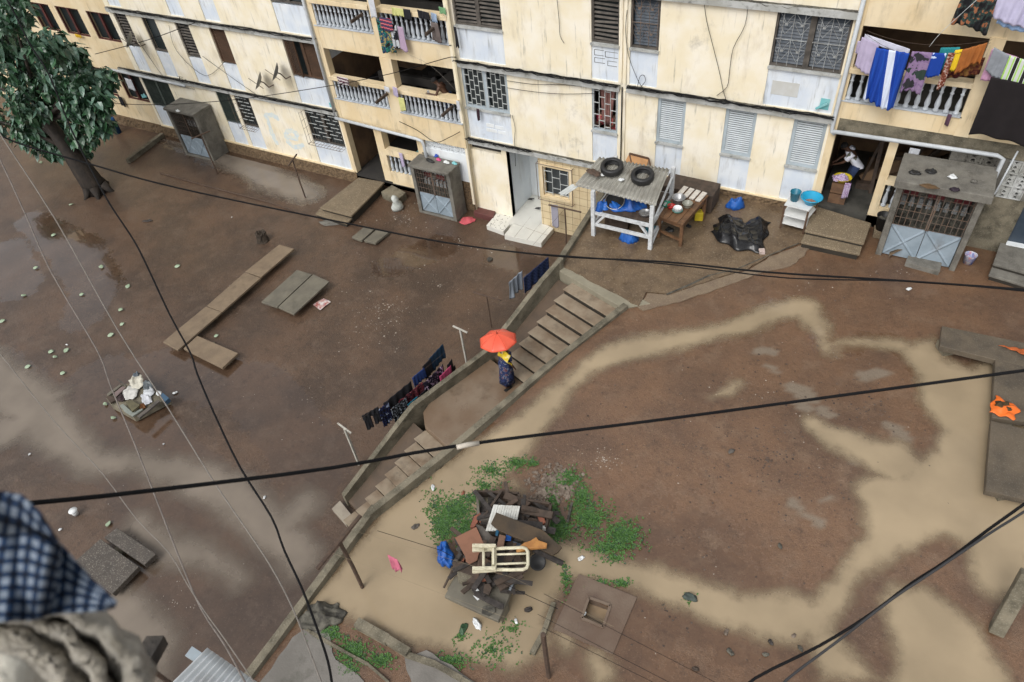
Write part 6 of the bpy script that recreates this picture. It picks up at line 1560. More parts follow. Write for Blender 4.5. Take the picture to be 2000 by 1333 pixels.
MB().tube([ctr + axu * .29, ctr + axu * .2, ctr - axu * .3, J['wrl'] + (ctr - J['wrl']).normalized() * .0 - Vector((0, 0, .08))], .007, 6).build('shaft', m_black, um)
MB().tube([J['wrl'] - Vector((0, 0, .02)), J['wrl'] - Vector((0, 0, .14))], .014, 8).build('handle', m_black, um)
# shirtless man at the balcony
hp = onY(861, 196, .32)
pose = {'pelvis': (0, -.1, .95), 'chest': (0, .12, 1.24), 'neck': (0, .22, 1.40), 'head': (0, .32, 1.50), 'shl': (-.19, .16, 1.33), 'ell': (-.24, .28, 1.08), 'wrl': (-.16, .52, 1.12), 'shr': (.19, .14, 1.33), 'elr': (.34, .02, 1.16), 'wrr': (.16, .22, 1.05),
        'hipl': (-.1, -.1, .9), 'knl': (-.1, -.06, .48), 'anl': (-.1, -.12, .08), 'tol': (-.1, .02, .03), 'hipr': (.1, -.1, .9), 'knr': (.1, -.06, .48), 'anr': (.1, -.12, .08), 'tor': (.1, .02, .03), 'face': (0, 1, -.25)}
ml = onY(862, 178, .18)
man, J, s = person((ml.x + .1, .25, 3.2), math.radians(115), 'shirtless man leaning on the lower left balcony rail and holding a phone', pose, None)
tubeloft([(J['pelvis'] + Vector((0, 0, z)), rx, ry, math.radians(115)) for z, rx, ry in ((.08, .155, .125), (-.05, .17, .15), (-.25, .18, .15), (-.42, .18, .15))]).build('shorts', c_navy, man, True)
one(MB().obox(J['wrl'] + Vector((-.02, -.03, .08)), .08, .012, .15, .6, .5), 'phone', m_whitep, 'small white phone in the hand of the man at the balcony', 'phone')
# two people behind the barred window
mp_ = {'pelvis': (0, 0, .25), 'chest': (0, .05, .56), 'neck': (0, .07, .72), 'head': (0, .1, .84), 'shl': (-.16, .05, .65), 'ell': (-.22, .12, .42), 'wrl': (-.08, .26, .36), 'shr': (.16, .05, .65), 'elr': (.22, .12, .42), 'wrr': (.08, .26, .36),
       'hipl': (-.09, 0, .2), 'knl': (-.1, .3, .16), 'anl': (-.1, .34, -.1), 'tol': (-.1, .42, -.14), 'hipr': (.09, 0, .2), 'knr': (.1, .3, .16), 'anr': (.1, .34, -.1), 'tor': (.1, .42, -.14)}
for px, rz, sc, lb, mm in ((1172, 3.0, .72, 'child in a red and pink printed dress behind the barred pink-curtain window', pattern('red_pink_print', [(.3, .02, .04), (.5, .06, .12), (.6, .3, .2)], 'blot', 12)), (1199, 2.4, .95, 'person in a coral top with a bare shoulder at the right of the pink-curtain window', flat('coral_top', (.5, .09, .09), .8))):
    q = onY(px, 250, .42); pz_ = 3.93 if sc < .8 else 3.75
    t_, J, s = person((q.x, .42, pz_), rz, lb, mp_, None, True, sc)
    tubeloft([(J['pelvis'].lerp(J['chest'], f) + Vector((0, 0, .0)), rx * s, ry * s, rz) for f, rx, ry in ((-.3, .2, .17), (.2, .16, .13), (.7, .175, .13), (1.1, .19, .12), (1.3, .14, .08))]).build('top', mm, t_, True)
cu = MB(); cu.sheet(lambda u, v: Vector((-.82 + .52 * (u * (1 - .45 * v) + .16 * v), .22 + .03 * math.sin(26 * u), 5.4 - 1.25 * v)), 40, 10, .006)
one(cu, 'curtain', flat('dusty_pink_curtain', (.30, .15, .13), .9, .35), 'dusty pink gathered curtain behind the barred window', 'curtain', None, True)
# man in the right entrance
pose = {'pelvis': (0, -.12, .9), 'chest': (0, .12, 1.2), 'neck': (0, .24, 1.36), 'head': (0, .34, 1.44), 'shl': (-.18, .12, 1.3), 'ell': (-.22, .3, 1.06), 'wrl': (-.1, .48, .92), 'shr': (.18, .12, 1.3), 'elr': (.24, .24, 1.04), 'wrr': (.16, .44, .9),
        'hipl': (-.1, -.1, .86), 'knl': (-.1, .02, .48), 'anl': (-.1, -.06, .08), 'tol': (-.1, .1, .03), 'hipr': (.1, -.1, .86), 'knr': (.12, .04, .48), 'anr': (.14, .02, .08), 'tor': (.14, .18, .03), 'face': (0, 1, -.6)}
em = onY(1643, 370, .75)
eman, J, s = person((em.x + .12, .95, 2.93), math.radians(100), 'person in a white printed T-shirt bending over washing inside the right entrance', pose, None)
m_tee = pattern('white_printed_tee', [(.62, .64, .72), (.66, .68, .76), (.64, .66, .74), (.14, .15, .12)], 'blot', 4)
R_e = math.radians(100)
tubeloft([(J['pelvis'].lerp(J['chest'], f), rx, ry, R_e) for f, rx, ry in ((-.15, .165, .15), (.1, .17, .15), (.5, .175, .145), (1.0, .20, .14), (1.25, .16, .10), (1.42, .08, .08))]).build('t_shirt', m_tee, eman, True)
for q in 'lr':
    d = J['el' + q] - J['sh' + q]; MB().tube([J['sh' + q] - d * .15, J['sh' + q] + d * .35, J['sh' + q] + d * .65], [.085, .085, .09], 12).build('sleeve', m_tee, eman, True)
    MB().tube([J['hip' + q] + Vector((0, 0, .06)), J['kn' + q], J['an' + q] + Vector((0, 0, .04))], [.115, .085, .075], 12).build('trouser_leg', c_navy, eman, True)
bx = onY(1616, 380, .45)
wb = thing('wooden_crate', (6.55, .35, 2.93), 'brown wooden crate standing just inside the right entrance', 'crate')
for z in (0, .34): MB().box(6.33, 6.78, .2, .6, 2.94 + z, 2.94 + z + .3).build('board_side', mat('crate_wood', (.16, .09, .05), (.09, .05, .03), 6, .8, .7), wb)
ybn = thing('washing_bowl', (6.55, .4, 3.58), 'yellow bowl with purple washing on the wooden crate', 'bowl')
MB().lathe((6.55, .4, 3.585), [(0, 0), (.15, 0), (.24, .12), (.25, .13), (.22, .12), (.14, .02), (0, .02)], 24).build('bowl', m_yel, ybn, True)
rag('washing', (6.5, .38, 3.66), .5, .36, .16, pattern('purple_gingham', [(.34, .25, .40), (.5, .42, .55), (.25, .15, .3)], 'blot', 16), 'purple checked cloth heaped in the yellow bowl', 'cloth', .3, 95)
cloth('purple checked cloth end dripping down the crate side', (6.66, .18, 3.68), (6.82, .22, 3.68), .5, MATS['purple_gingham'], name='cloth')
for i, (p, q, w) in enumerate((((7.35, 1.1, 2.93), (7.25, 1.4, 4.6), .1), ((7.0, 1.45, 2.93), (7.3, 1.5, 4.9), .07), ((6.9, 1.3, 3.0), (7.4, 1.3, 3.05), .2))):
    one(MB().bar(p, q, w), 'timber', m_dwood, ['thick timber leaning inside the right entrance', 'thin timber leaning behind the thick one in the right entrance', 'short timber on the floor of the right entrance'][i], 'timber')
for i, (p, q, w) in enumerate((((7.9, .9, 3.0), (8.3, .9, 5.0), .12), ((8.0, .8, 3.6), (8.8, .9, 5.0), .1), ((7.7, .7, 4.4), (8.8, .7, 4.5), .08))):
    one(MB().bar(p, q, w), 'timber', m_dwood, ['upright timber behind the right column', 'slanting timber behind the right column', 'level timber behind the right column'][i], 'timber')
cloth('grey rag hanging at the top of the opening right of the entrance column', onY(1778, 288, .0), onY(1798, 292, .0), .4, c_white, name='cloth')
# ================================================================== RUBBISH HEAP
def c9(x, y): return (820 + x / 4.443, 930 + y / 4.443)
def h9(x, y, z): return at(*c9(x, y), z)
m_char = mat('charred_board', (.028, .024, .022), (.06, .05, .045), 8, .8, .7, bump=.4, stain=(.10, .085, .07), samt=.4, sscale=(6, 1, 1))
m_pl = mat('whitewashed_board', (.60, .60, .56), (.45, .44, .40), 6, .8, .7, stain=(.25, .22, .18), samt=.5, sscale=(6, 6, 1))
m_brick = mat('orange_brick', (.27, .10, .06), (.2, .075, .05), 8, .8, .8, bump=.4, bscale=40)
GH = 'rubbish on the big heap in the pool'
def plate(name, px, z, th, m, label, cat, tilt=(0, 0), group=GH, bev=.006):
    P = [h9(x, y, z) for x, y in px]; c = sum(P, Vector()) / len(P); n = len(P)
    T_ = [Vector((p.x, p.y, p.z + tilt[0] * (p.x - c.x) + tilt[1] * (p.y - c.y))) for p in P]
    if sum(T_[i].x * T_[(i + 1) % n].y - T_[(i + 1) % n].x * T_[i].y for i in range(n)) < 0: T_ = T_[::-1]
    vs = [p - Vector((0, 0, th)) for p in T_] + T_
    mb = MB().add(vs, [tuple(range(n))[::-1], tuple(range(n, 2 * n))] + [(i, (i + 1) % n, n + (i + 1) % n, n + i) for i in range(n)])
    return one(mb, name, m, label, cat, group, bevel=bev)
def stick(name, a, za, b, zb, w, m, label, cat='stick', rnd_=False, group=GH, h=None):
    A, B_ = h9(*a, za), h9(*b, zb)
    mb = MB().tube([A, A.lerp(B_, .5) + Vector((0, 0, rnd(-.02, .02))), B_], w / 2, 8) if rnd_ else MB().bar(A, B_, w, h or w)
    return one(mb, name, m, label, cat, group)
ht = thing('concrete_table', tuple(h9(490, 1050, 2.07)), 'broken concrete table slab carrying the lower half of the big rubbish heap', 'table')
P = [h9(*p, 2.46) for p in ((215, 1040), (300, 880), (560, 600), (860, 760), (775, 1055), (680, 1258))]
rough(MB().prism([(p.x, p.y) for p in P], 2.34, 2.46), .01).build('slab', m_slabg, ht, bevel=.015)
for p in ((330, 960), (680, 1150), (760, 900), (500, 750)):
    q = h9(*p, 2.3); MB().bar((q.x, q.y, 1.95), (q.x, q.y, 2.345), .3).build('leg', m_concg, ht)
P = [h9(*p, 2.42) for p in ((500, 400), (560, 170), (860, 200), (1140, 270), (1090, 480), (900, 560))]
one(rough(MB().prism([(p.x, p.y) for p in P], 2.02, 2.42), .02), 'concrete_slab', m_concg, 'mossy concrete slab buried under the upper half of the big heap', 'slab', GH)
# random jumble of dark boards
rj = random.Random(5)
for i in range(64):
    u, v = rj.random(), rj.random()
    if i < 34: x, y = 380 + 480 * u, 470 + 460 * v
    elif i < 50: x, y = 540 + 330 * u, 180 + 240 * v
    else: x, y = 920 + 190 * u, 270 + 200 * v
    l = rj.uniform(.25, .85); w = rj.uniform(.05, .17); q = h9(x, y, 2.47 + rj.uniform(.03, .28))
    one(MB().obox(q, l, w, rj.uniform(.02, .05), rj.uniform(0, 3.14), rj.uniform(-.25, .25), rj.uniform(-.3, .3)), 'broken_board', rj.choice([m_char, m_char, m_char, m_dwood, m_dwood, m_rust]), 'broken dark wooden board jumbled in the big rubbish heap', 'board', 'broken dark boards of the big heap')
# upper crate of planks and right crate
for nm, px, lab, ins in (('crate', ((500, 165), (865, 185), (860, 400), (520, 410)), 'broken open grey crate at the top of the heap', 0), ('crate', ((905, 235), (1140, 275), (1095, 480), (900, 450)), 'broken open crate with bricks at the right of the heap', 1)):
    P = [h9(*p, 2.5) for p in px]; t = thing(nm, tuple(P[0] - Vector((0, 0, .1))), lab, 'crate', GH)
    ms = [m_dwood, m_dwood, m_pl if ins else m_oldslat, m_slabg if not ins else m_dwood]
    for i in range(4):
        MB().bar(P[i] + Vector((0, 0, .06)), P[(i + 1) % 4] + Vector((0, 0, .06)), .05, .2).build('side', ms[i], t)
    fl_ = MB(); 
    for k in range(5):
        a_, b_ = k / 5 + .02, (k + 1) / 5 - .02
        fl_.bar(P[0].lerp(P[1], (a_ + b_) / 2) - Vector((0, 0, .04)), P[3].lerp(P[2], (a_ + b_) / 2) - Vector((0, 0, .04)), .11, .025)
    fl_.build('bottom', m_oldslat, t)
wbo = thing('panelled_board', tuple(h9(720, 370, 2.8)), 'white ribbed board lying on top of the heap', 'board', GH)
P = [h9(640, 250, 2.86), h9(870, 262, 2.84), h9(828, 468, 2.74), h9(570, 476, 2.76)]
mb = MB()
for k in range(11):
    a_, b_ = k / 11 + .004, (k + 1) / 11 - .004; q = [P[0].lerp(P[1], a_), P[0].lerp(P[1], b_), P[3].lerp(P[2], b_), P[3].lerp(P[2], a_)]; dz = Vector((0, 0, rnd(0, .008)))
    mb.hexa([p - Vector((0, 0, .03)) + dz for p in q[::-1]] + [p + dz for p in q[::-1]])
mb.build('slats', m_pl, wbo)
plate('wide_plank', ((668, 340), (850, 400), (1070, 470), (1190, 570), (1232, 600), (1200, 640), (1150, 668), (900, 560), (690, 485), (620, 430)), 2.98, .05, mat('dark_olive_plank', (.075, .05, .028), (.04, .03, .02), 3, .9, .6, bump=.3, stain=(.11, .075, .04), samt=.5), 'long dark olive plank with a rounded end lying across the heap', 'plank', (-.12, .1))
plate('hardboard', ((300, 520), (490, 440), (560, 600), (510, 690), (500, 735), (430, 765), (400, 740), (390, 690)), 2.80, .025, mat('wet_hardboard', (.24, .115, .07), (.19, .095, .06), 2, .7, .45, stain=(.1, .05, .03), samt=.4), 'wet orange-brown hardboard sheet on the left of the heap', 'board', (.15, .05))
plate('grey_board', ((485, 420), (545, 440), (665, 560), (640, 600), (560, 600)), 2.74, .04, m_oldslat, 'grey slatted board wedged right of the orange hardboard', 'board', (.0, .1))
plate('wood_splinter', ((870, 600), (905, 575), (960, 560), (1010, 530), (1030, 560), (1105, 590), (1100, 622), (985, 628), (940, 628), (880, 650), (840, 662), (835, 640)), 3.05, .07, mat('fresh_split_wood', (.44, .21, .06), (.3, .13, .04), 7, .9, .6, bump=.5), 'bright orange split piece of wood on the dark plank', 'wood', (.1, .0))
plate('bench_panel', ((690, 505), (745, 520), (720, 640), (660, 640)), 2.78, .03, flat('tan_panel', (.26, .15, .1), .7), 'tan board above the white chair seat', 'board')
plate('blue_grey_panel', ((800, 560), (885, 590), (810, 740), (740, 740)), 2.66, .03, flat('blue_grey_panel', (.07, .09, .13), .4), 'blue-grey panel seen through the white chair back', 'board')
plate('blue_scrap', ((750, 500), (795, 515), (790, 560), (740, 560)), 2.72, .03, m_tarp, 'blue plastic scrap in the middle of the heap', 'scrap')
plate('blue_scrap', ((660, 465), (690, 475), (675, 520), (655, 515)), 2.76, .03, flat('dark_teal', (.02, .1, .18), .5), 'teal scrap below the white ribbed board', 'scrap')
for px, z, lb in ((((435, 440), (470, 350), (520, 318), (532, 330), (500, 400), (470, 445)), 2.66, 'red brick at the left edge of the white ribbed board'), (((515, 400), (528, 315), (540, 330), (530, 400)), 2.62, 'orange brick end beside the first red brick'),
                  (((1012, 315), (1060, 310), (1092, 400), (1060, 418), (1030, 375)), 2.68, 'red brick in the right crate'), (((530, 840), (590, 840), (600, 890), (535, 900)), 2.7, 'red brick below the white chair'),
                  (((760, 835), (812, 850), (790, 912), (738, 890)), 2.62, 'brown brick right below the chair back'), (((320, 800), (385, 695), (400, 705), (340, 812)), 2.55, 'narrow pink brick at the left of the heap'), (((465, 870), (490, 845), (500, 862), (480, 885)), 2.6, 'small pink brick corner left of the chair brick'), (((575, 660), (600, 650), (610, 690), (585, 705)), 2.7, 'brick half between the chair legs')):
    plate('brick', px, z, .1, m_brick, lb, 'brick')
plate('dark_block', ((320, 815), (345, 800), (520, 870), (525, 940), (470, 960), (330, 900)), 2.62, .2, m_concg, 'dark mossy concrete block on the lower left of the heap', 'block', bev=.03)
plate('broken_plank', ((345, 770), (500, 760), (520, 800), (470, 870), (330, 820)), 2.68, .03, m_dwood, 'dark brown panel above the mossy concrete block', 'board')
plate('white_paper', ((475, 975), (510, 950), (540, 990), (485, 1000)), 2.6, .01, m_whitep, 'white torn paper on the lower part of the heap', 'litter', bev=0)
plate('white_wood', ((460, 1035), (520, 1065), (500, 1080)), 2.56, .01, m_whitep, 'white chip below the torn paper', 'litter', bev=0)
plate('black_mesh', ((545, 1130), (650, 1120), (655, 1180), (600, 1215), (535, 1190)), 2.50, .03, m_mould, 'black meshed rag on the front corner of the concrete table', 'rag')
plate('brown_scrap', ((560, 940), (600, 930), (625, 970), (600, 1030), (550, 1010)), 2.68, .05, m_dwood, 'rounded brown scrap on the lower heap', 'scrap')
plate('charred_plank', ((450, 985), (500, 1000), (730, 1110), (725, 1150), (690, 1150), (480, 1040)), 2.6, .05, m_char, 'charred plank lying across the front of the heap', 'plank')
stick('log', (990, 640), 2.6, (1235, 758), 2.25, .12, m_char, 'charred log sticking out of the heap to the right', 'log', True)
stick('stick', (370, 665), 2.7, (300, 770), 2.45, .09, m_char, 'black plank end at the left of the heap')
stick('stick', (320, 740), 2.5, (208, 970), 2.2, .05, m_dwood, 'long crooked stick leaning off the left of the heap', 'stick', True)
stick('stick', (542, 378), 2.65, (712, 128), 2.75, .05, m_dwood, 'thin dark stick poking up at the top of the heap', 'stick')
stick('steel_tube', (855, 825), 2.7, (780, 992), 2.55, .06, flat('scuffed_steel', (.16, .18, .2), .4, .5), 'scuffed grey steel tube at the lower right of the heap', 'tube', True)
stick('stick', (698, 1000), 2.6, (910, 1016), 2.42, .05, m_char, 'level black bar at the lower right of the heap')
stick('stick', (1320, 235), 2.15, (1282, 400), 2.15, .05, m_mould, 'dark stick lying in the grass right of the heap')
stick('plank', (640, 530), 2.8, (580, 700), 2.7, .12, m_dwood, 'brown plank under the top of the white chair', h=.03)
stick('plank', (900, 200), 2.66, (885, 430), 2.6, .1, m_char, 'dark upright board between the two crates', h=.04)
dh = h9(1015, 745, 2.4); one(MB().lathe(dh, [(0, 0), (.10, .0), (.15, .06), (.17, .06), (.17, .075), (.14, .07), (.09, .02), (0, .02)], 18, axis=Vector((.5, -.3, .8))), 'dark_dish', m_black, 'dark dish lying by the charred log', 'dish', GH, True)
b0 = h9(220, 690, 2.25); rag('plastic_bag', tuple(b0 + Vector((0, 0, .0))), .62, .34, .34, m_tarp, 'torn blue plastic bag hanging at the left of the heap', 'bag', -.75, 15, GH)
# the white chair on its back
ch = thing('white_chair', tuple(h9(690, 720, 2.9)), 'old cream-white wooden chair lying on its back on top of the heap', 'chair', GH)
m_ch = mat('chipped_cream_paint', (.66, .62, .46), (.5, .45, .32), 8, .8, .6, stain=(.12, .09, .05), samt=.5, sscale=(5, 5, 5))
def cb(a, za, b, zb, w): return MB().tube([h9(*a, za), h9(*b, zb)], w, 8)
zr = 3.04
MB().tube([h9(655, 632, zr), h9(800, 625, zr), h9(890, 622, zr), h9(922, 632, zr), h9(938, 660, zr), h9(938, 770, zr), h9(925, 800, zr), h9(895, 812, zr), h9(800, 815, zr), h9(655, 812, zr)], .034, 8).build('back_frame', m_ch, ch, True)
for a, b in (((660, 682), (930, 674)), ((660, 766), (930, 755))): cb(a, zr, b, zr, .022).build('back_slat', m_ch, ch, True)
MB().bar(h9(645, 610, zr), h9(645, 825, zr), .09, .05).build('seat_rail', m_ch, ch)
cb((553, 625), zr + .05, (553, 800), zr + .05, .028).build('stretcher', m_ch, ch, True)
for a, za, b, zb in (((660, 608), zr + .08, (455, 606), zr + .12), ((660, 803), zr + .08, (455, 805), zr + .12), ((655, 636), zr - .06, (455, 644), zr - .02), ((655, 815), zr - .04, (455, 828), zr - .02)):
    MB().bar(h9(*a, za), h9(*b, zb), .066, .066).build('leg', m_ch, ch, bevel=.01)
MB().bar(h9(645, 640, zr - .05), h9(645, 800, zr - .05), .03, .3).build('seat_edge', m_ch, ch)

# ================================================================== SMALL TRASH PILE ON THE LEFT
def c10(x, y, z): return at(180 + x / 9.52, 700 + y / 9.52, z)
GT = 'rubbish on the small left pile'
def pl10(name, px, z, th, m, label, cat, tilt=(0, 0)):
    P = [c10(x, y, z) for x, y in px]; c = sum(P, Vector()) / len(P); n = len(P)
    T_ = [Vector((p.x, p.y, p.z + tilt[0] * (p.x - c.x) + tilt[1] * (p.y - c.y))) for p in P]
    if sum(T_[i].x * T_[(i + 1) % n].y - T_[(i + 1) % n].x * T_[i].y for i in range(n)) < 0: T_ = T_[::-1]
    mb = MB().add([p - Vector((0, 0, th)) for p in T_] + T_, [tuple(range(n))[::-1], tuple(range(n, 2 * n))] + [(i, (i + 1) % n, n + (i + 1) % n, n + i) for i in range(n)])
    return one(mb, name, m, label, cat, GT, bevel=.006)
pl10('concrete_slab', ((255, 740), (300, 640), (560, 470), (980, 480), (1430, 760), (1300, 800), (760, 1085), (330, 850)), -.1, .25, m_concg, 'dark slab carrying the small trash pile in the left yard', 'slab')
pl10('grey_board', ((270, 665), (510, 490), (545, 505), (310, 690)), -.02, .05, m_slabg, 'grey board at the upper left of the small trash pile', 'board')
pl10('mauve_board', ((385, 660), (560, 520), (620, 540), (520, 640), (420, 740)), .0, .04, flat('mauve_board', (.2, .15, .14), .7), 'mauve-grey board on the left of the small trash pile', 'board')
pl10('moss_panel', ((610, 800), (700, 760), (880, 860), (880, 890), (750, 1010)), .08, .06, mat('olive_panel', (.14, .125, .07), (.09, .08, .05), 4, .8, .7), 'olive panel at the front of the small trash pile', 'board', (.1, -.1))
pl10('pale_tile', ((510, 880), (570, 845), (760, 1010), (930, 930), (940, 950), (745, 1080), (600, 990)), .02, .05, flat('greenish_grey', (.24, .26, .23), .8), 'greenish grey scalloped board at the lowest corner of the small trash pile', 'board')
pl10('dark_plank', ((835, 1075), (1215, 770), (1260, 795), (880, 1110)), .1, .06, m_oldslat, 'grey wooden bar along the right front of the small trash pile', 'plank')
pl10('blue_tub', ((1270, 690), (1310, 640), (1430, 740), (1330, 830)), .05, .15, flat('slate_blue_plastic', (.05, .10, .16), .5), 'slate blue box at the right corner of the small trash pile', 'box')
pl10('brown_scrap', ((255, 720), (330, 690), (460, 760), (340, 830)), .0, .06, m_dwood, 'brown rotten scrap at the left corner of the small trash pile', 'scrap')
for px, sx, sy, h, m, lb, sd in (((820, 430), .68, .46, .10, flat('cream_cloth', (.60, .57, .48), .85, .25), 'cream cloth draped on top of the small trash pile', 21), ((690, 640), .66, .46, .08, flat('offwhite_cloth', (.58, .57, .53), .85, .25), 'off-white torn cloth in the middle of the small trash pile', 22),
                                 ((1040, 620), .46, .34, .07, flat('grey_white_plastic', (.52, .54, .56), .5, .25), 'grey-white plastic bowl piece on the right of the small trash pile', 23), ((1000, 745), .62, .3, .06, flat('pale_grey_plastic', (.54, .55, .58), .5, .25), 'pale grey plastic sheet on the right front of the small trash pile', 24),
                                 ((1030, 490), .5, .32, .10, flat('smoky_plastic', (.12, .14, .15), .3, .7), 'smoky grey plastic bag behind the cloths of the small trash pile', 25), ((820, 310), .26, .2, .16, flat('smoky_plastic2', (.16, .19, .22), .3, .7), 'small grey plastic lump at the top of the small trash pile', 26),
                                 ((930, 890), .3, .2, .1, flat('orange_rot', (.22, .09, .03), .8, .6), 'orange-brown rotten lump in the small trash pile', 27), ((540, 740), .3, .24, .14, flat('dark_plum', (.04, .025, .025), .8), 'dark plum rag at the left of the small trash pile', 28), ((1240, 650), .2, .16, .1, m_whitep, 'white plastic knot near the blue box', 29)):
    q = c10(*px, -.02); rag('cloth' if 'cloth' in lb else 'scrap', (q.x, q.y, -.05), sx, sy, h, m, lb, 'rubbish', -.5, sd, GT)
A, B_ = c10(475, 395, .25), c10(640, 520, .08); one(MB().bar(A, B_, .04), 'stick', m_oldslat, 'grey stick sticking out of the top left of the small trash pile', 'stick', GT)

# ================================================================== TREE
TB = at(192, 374, G0)
tr = thing('broadleaf_tree', (TB.x, TB.y, G0), 'tree with large drooping dark green leaves and a thick leaning brown trunk', 'tree')
m_bark = mat('dark_wet_bark', (.026, .019, .014), (.013, .010, .008), 6, .9, .8, bump=1.0, bscale=14, stain=(.09, .065, .045), samt=.4, sscale=(3, 3, .6))
tk = MB(); tb0 = Vector((TB.x, TB.y, G0 - .1)); tpth = [tb0, tb0 + Vector((-.1, 0, .5)), tb0 + Vector((-.25, .0, 1.2)), tb0 + Vector((-.75, .1, 2.0)), tb0 + Vector((-1.2, .2, 3.2))]
tk.tube(tpth, [.50, .44, .43, .32, .24], 16)
for a_ in (.4, 1.9, 3.3, 4.7, 5.6): tk.tube([tb0 + Vector((.35 * math.cos(a_), .35 * math.sin(a_), .45)), tb0 + Vector((.6 * math.cos(a_), .6 * math.sin(a_), .12)), tb0 + Vector((.85 * math.cos(a_), .85 * math.sin(a_), -.02))], [.2, .1, .03], 8)
tk.v = [(x + .035 * math.sin(7 * z + 5 * x), y + .035 * math.sin(6 * z + 4 * y + 1), z) for x, y, z in tk.v]
trunk = tk.build('trunk', m_bark, tr, True)
rt = random.Random(3); tips = []
lm = MB()
# crown: clumps, first at surveyed places, each fed by a limb
clumps = [((60, 190), 4.4, 1.0), ((120, 150), 4.8, .95), ((165, 170), 4.3, .8), ((40, 120), 5.2, .95), ((10, 70), 6.0, .9), ((90, 90), 5.4, .7), ((150, 210), 3.7, .65), ((100, 245), 3.3, .7), ((190, 200), 3.8, .5), ((50, 235), 3.6, .65), ((-40, 150), 4.8, .9), ((-40, 60), 6.0, .8), ((140, 110), 5.0, .55), ((20, 20), 6.9, .8), ((160, 262), 2.6, .65), ((195, 240), 3.2, .5), ((80, 270), 2.5, .75), ((120, 268), 2.5, .75), ((50, 262), 2.6, .6), ((150, 292), 2.2, .5), ((105, 292), 2.2, .45), ((-30, 230), 3.8, .8), ((205, 150), 4.2, .4), ((140, 283), 2.3, .45)]
crown = []
for (px, py), z, r in clumps:
    dist = {0: 0}; c = None
    d = ray(px, py); t_ = (TB.y + .3 - CAM[1]) / d[1]; c = Vector(CAM + t_ * d); c.y += rt.uniform(-.8, .8)
    kk = (c.y - CAM[1]) / d[1]; c = Vector(CAM + kk * d); crown.append((c, r))
    base = tpth[4] if c.z > 3 else tpth[3]
    lm.tube([base, base.lerp(c, .45) + Vector((0, 0, .25)), c], [.13, .07, .02], 6)
lm.build('limbs', m_bark, tr, True)
def leafmat(name, c1, c2):
    return mat(name, c1, c2, 9, .9, .34, spec=.6)
lv = [MB(), MB(), MB()]
for c, r in crown:
    for k in range(int(330 * r * r) + 70):
        while True:
            p = Vector((rt.uniform(-1, 1), rt.uniform(-1, 1), rt.uniform(-.8, .8)))
            if .25 < p.length < 1: break
        p = c + p * r
        L_ = rt.uniform(.20, .44); w = L_ * rt.uniform(.26, .36); az = rt.uniform(0, 6.28); dr = rt.uniform(.25, 1.25)
        f = Vector((math.cos(az) * math.cos(dr), math.sin(az) * math.cos(dr), -math.sin(dr))); sd_ = Vector((-math.sin(az), math.cos(az), rt.uniform(-.3, .3))); up = sd_.cross(f)
        q = [p, p + f * L_ * .28 + sd_ * w + up * -.03, p + f * L_ * .62 + sd_ * w * .75 - Vector((0, 0, .02)), p + f * L_ - Vector((0, 0, .05)), p + f * L_ * .62 - sd_ * w * .75 - Vector((0, 0, .02)), p + f * L_ * .28 - sd_ * w - up * .03, p + f * L_ * .5 + up * .025]
        lv[rt.choice((0, 0, 1, 1, 2, 2))].add(q, [(0, 1, 6), (1, 2, 6), (2, 3, 6), (3, 4, 6), (4, 5, 6), (5, 0, 6)])
cr1 = MB(); 
for i, b_ in enumerate(lv): cr1.add(b_.v, b_.f, i)
cr1.build('crown', [leafmat('dark_leaf', (.030, .078, .036), (.018, .050, .025)), leafmat('mid_leaf', (.050, .125, .056), (.03, .085, .038)), leafmat('pale_leaf', (.10, .18, .13), (.065, .13, .09))], tr)  # pale share paints sky highlights into the leaf colour

# ================================================================== DISHES, ANTENNA, FACADE WIRES
m_dish = flat('grey_dish', (.26, .26, .24), .6, .4)
def dish(px, y, r, label):
    c = onY(*px, y); t = thing('satellite_dish', tuple(c), label, 'satellite dish', 'satellite dishes on the left wall')
    ax = Vector((-.75, -.55, .55)).normalized()
    MB().lathe(c, [(0, .0), (r * .5, .03), (r * .85, .09), (r, .13), (r + .008, .135), (r * .85, .10), (r * .5, .04), (0, .01)], 24, axis=ax).build('reflector', m_dish, t, True)
    a_ = MB(); a_.tube([c - ax * .0 + Vector((0, 0, -r * .8)), c + ax * .5 + Vector((0, 0, -.05))], .012, 6); a_.build('arm', m_grilled, t)
    MB().tube([c, c - ax * .1, Vector((c.x + .12, c.y + .18, c.z - .3)), Vector((c.x + .15, 0, c.z - .3))], .022, 6).build('bracket', m_rust, t)
    return t
dish((510, 160), -.42, .36, 'lower left of two grey satellite dishes on the plain cream wall')
dish((543, 143), -.42, .36, 'upper right of two grey satellite dishes on the plain cream wall')
dish((258, 80), -.42, .34, 'small grey satellite dish near the far left windows')
c = onY(352, 158, -.3); an = MB(); an.tube([c + Vector((0, .3, -.1)), c, c + Vector((.2, -.1, .25))], .015, 6)
for k in (-.1, .05, .2): an.bar(c + Vector((.1 + k * .4 - .18, -.05, .12 + k * .5)), c + Vector((.1 + k * .4 + .18, -.05, .12 + k * .5)), .012)
one(an, 'antenna', m_wire, 'small dark television antenna on the lower ledge of the left wall', 'antenna')
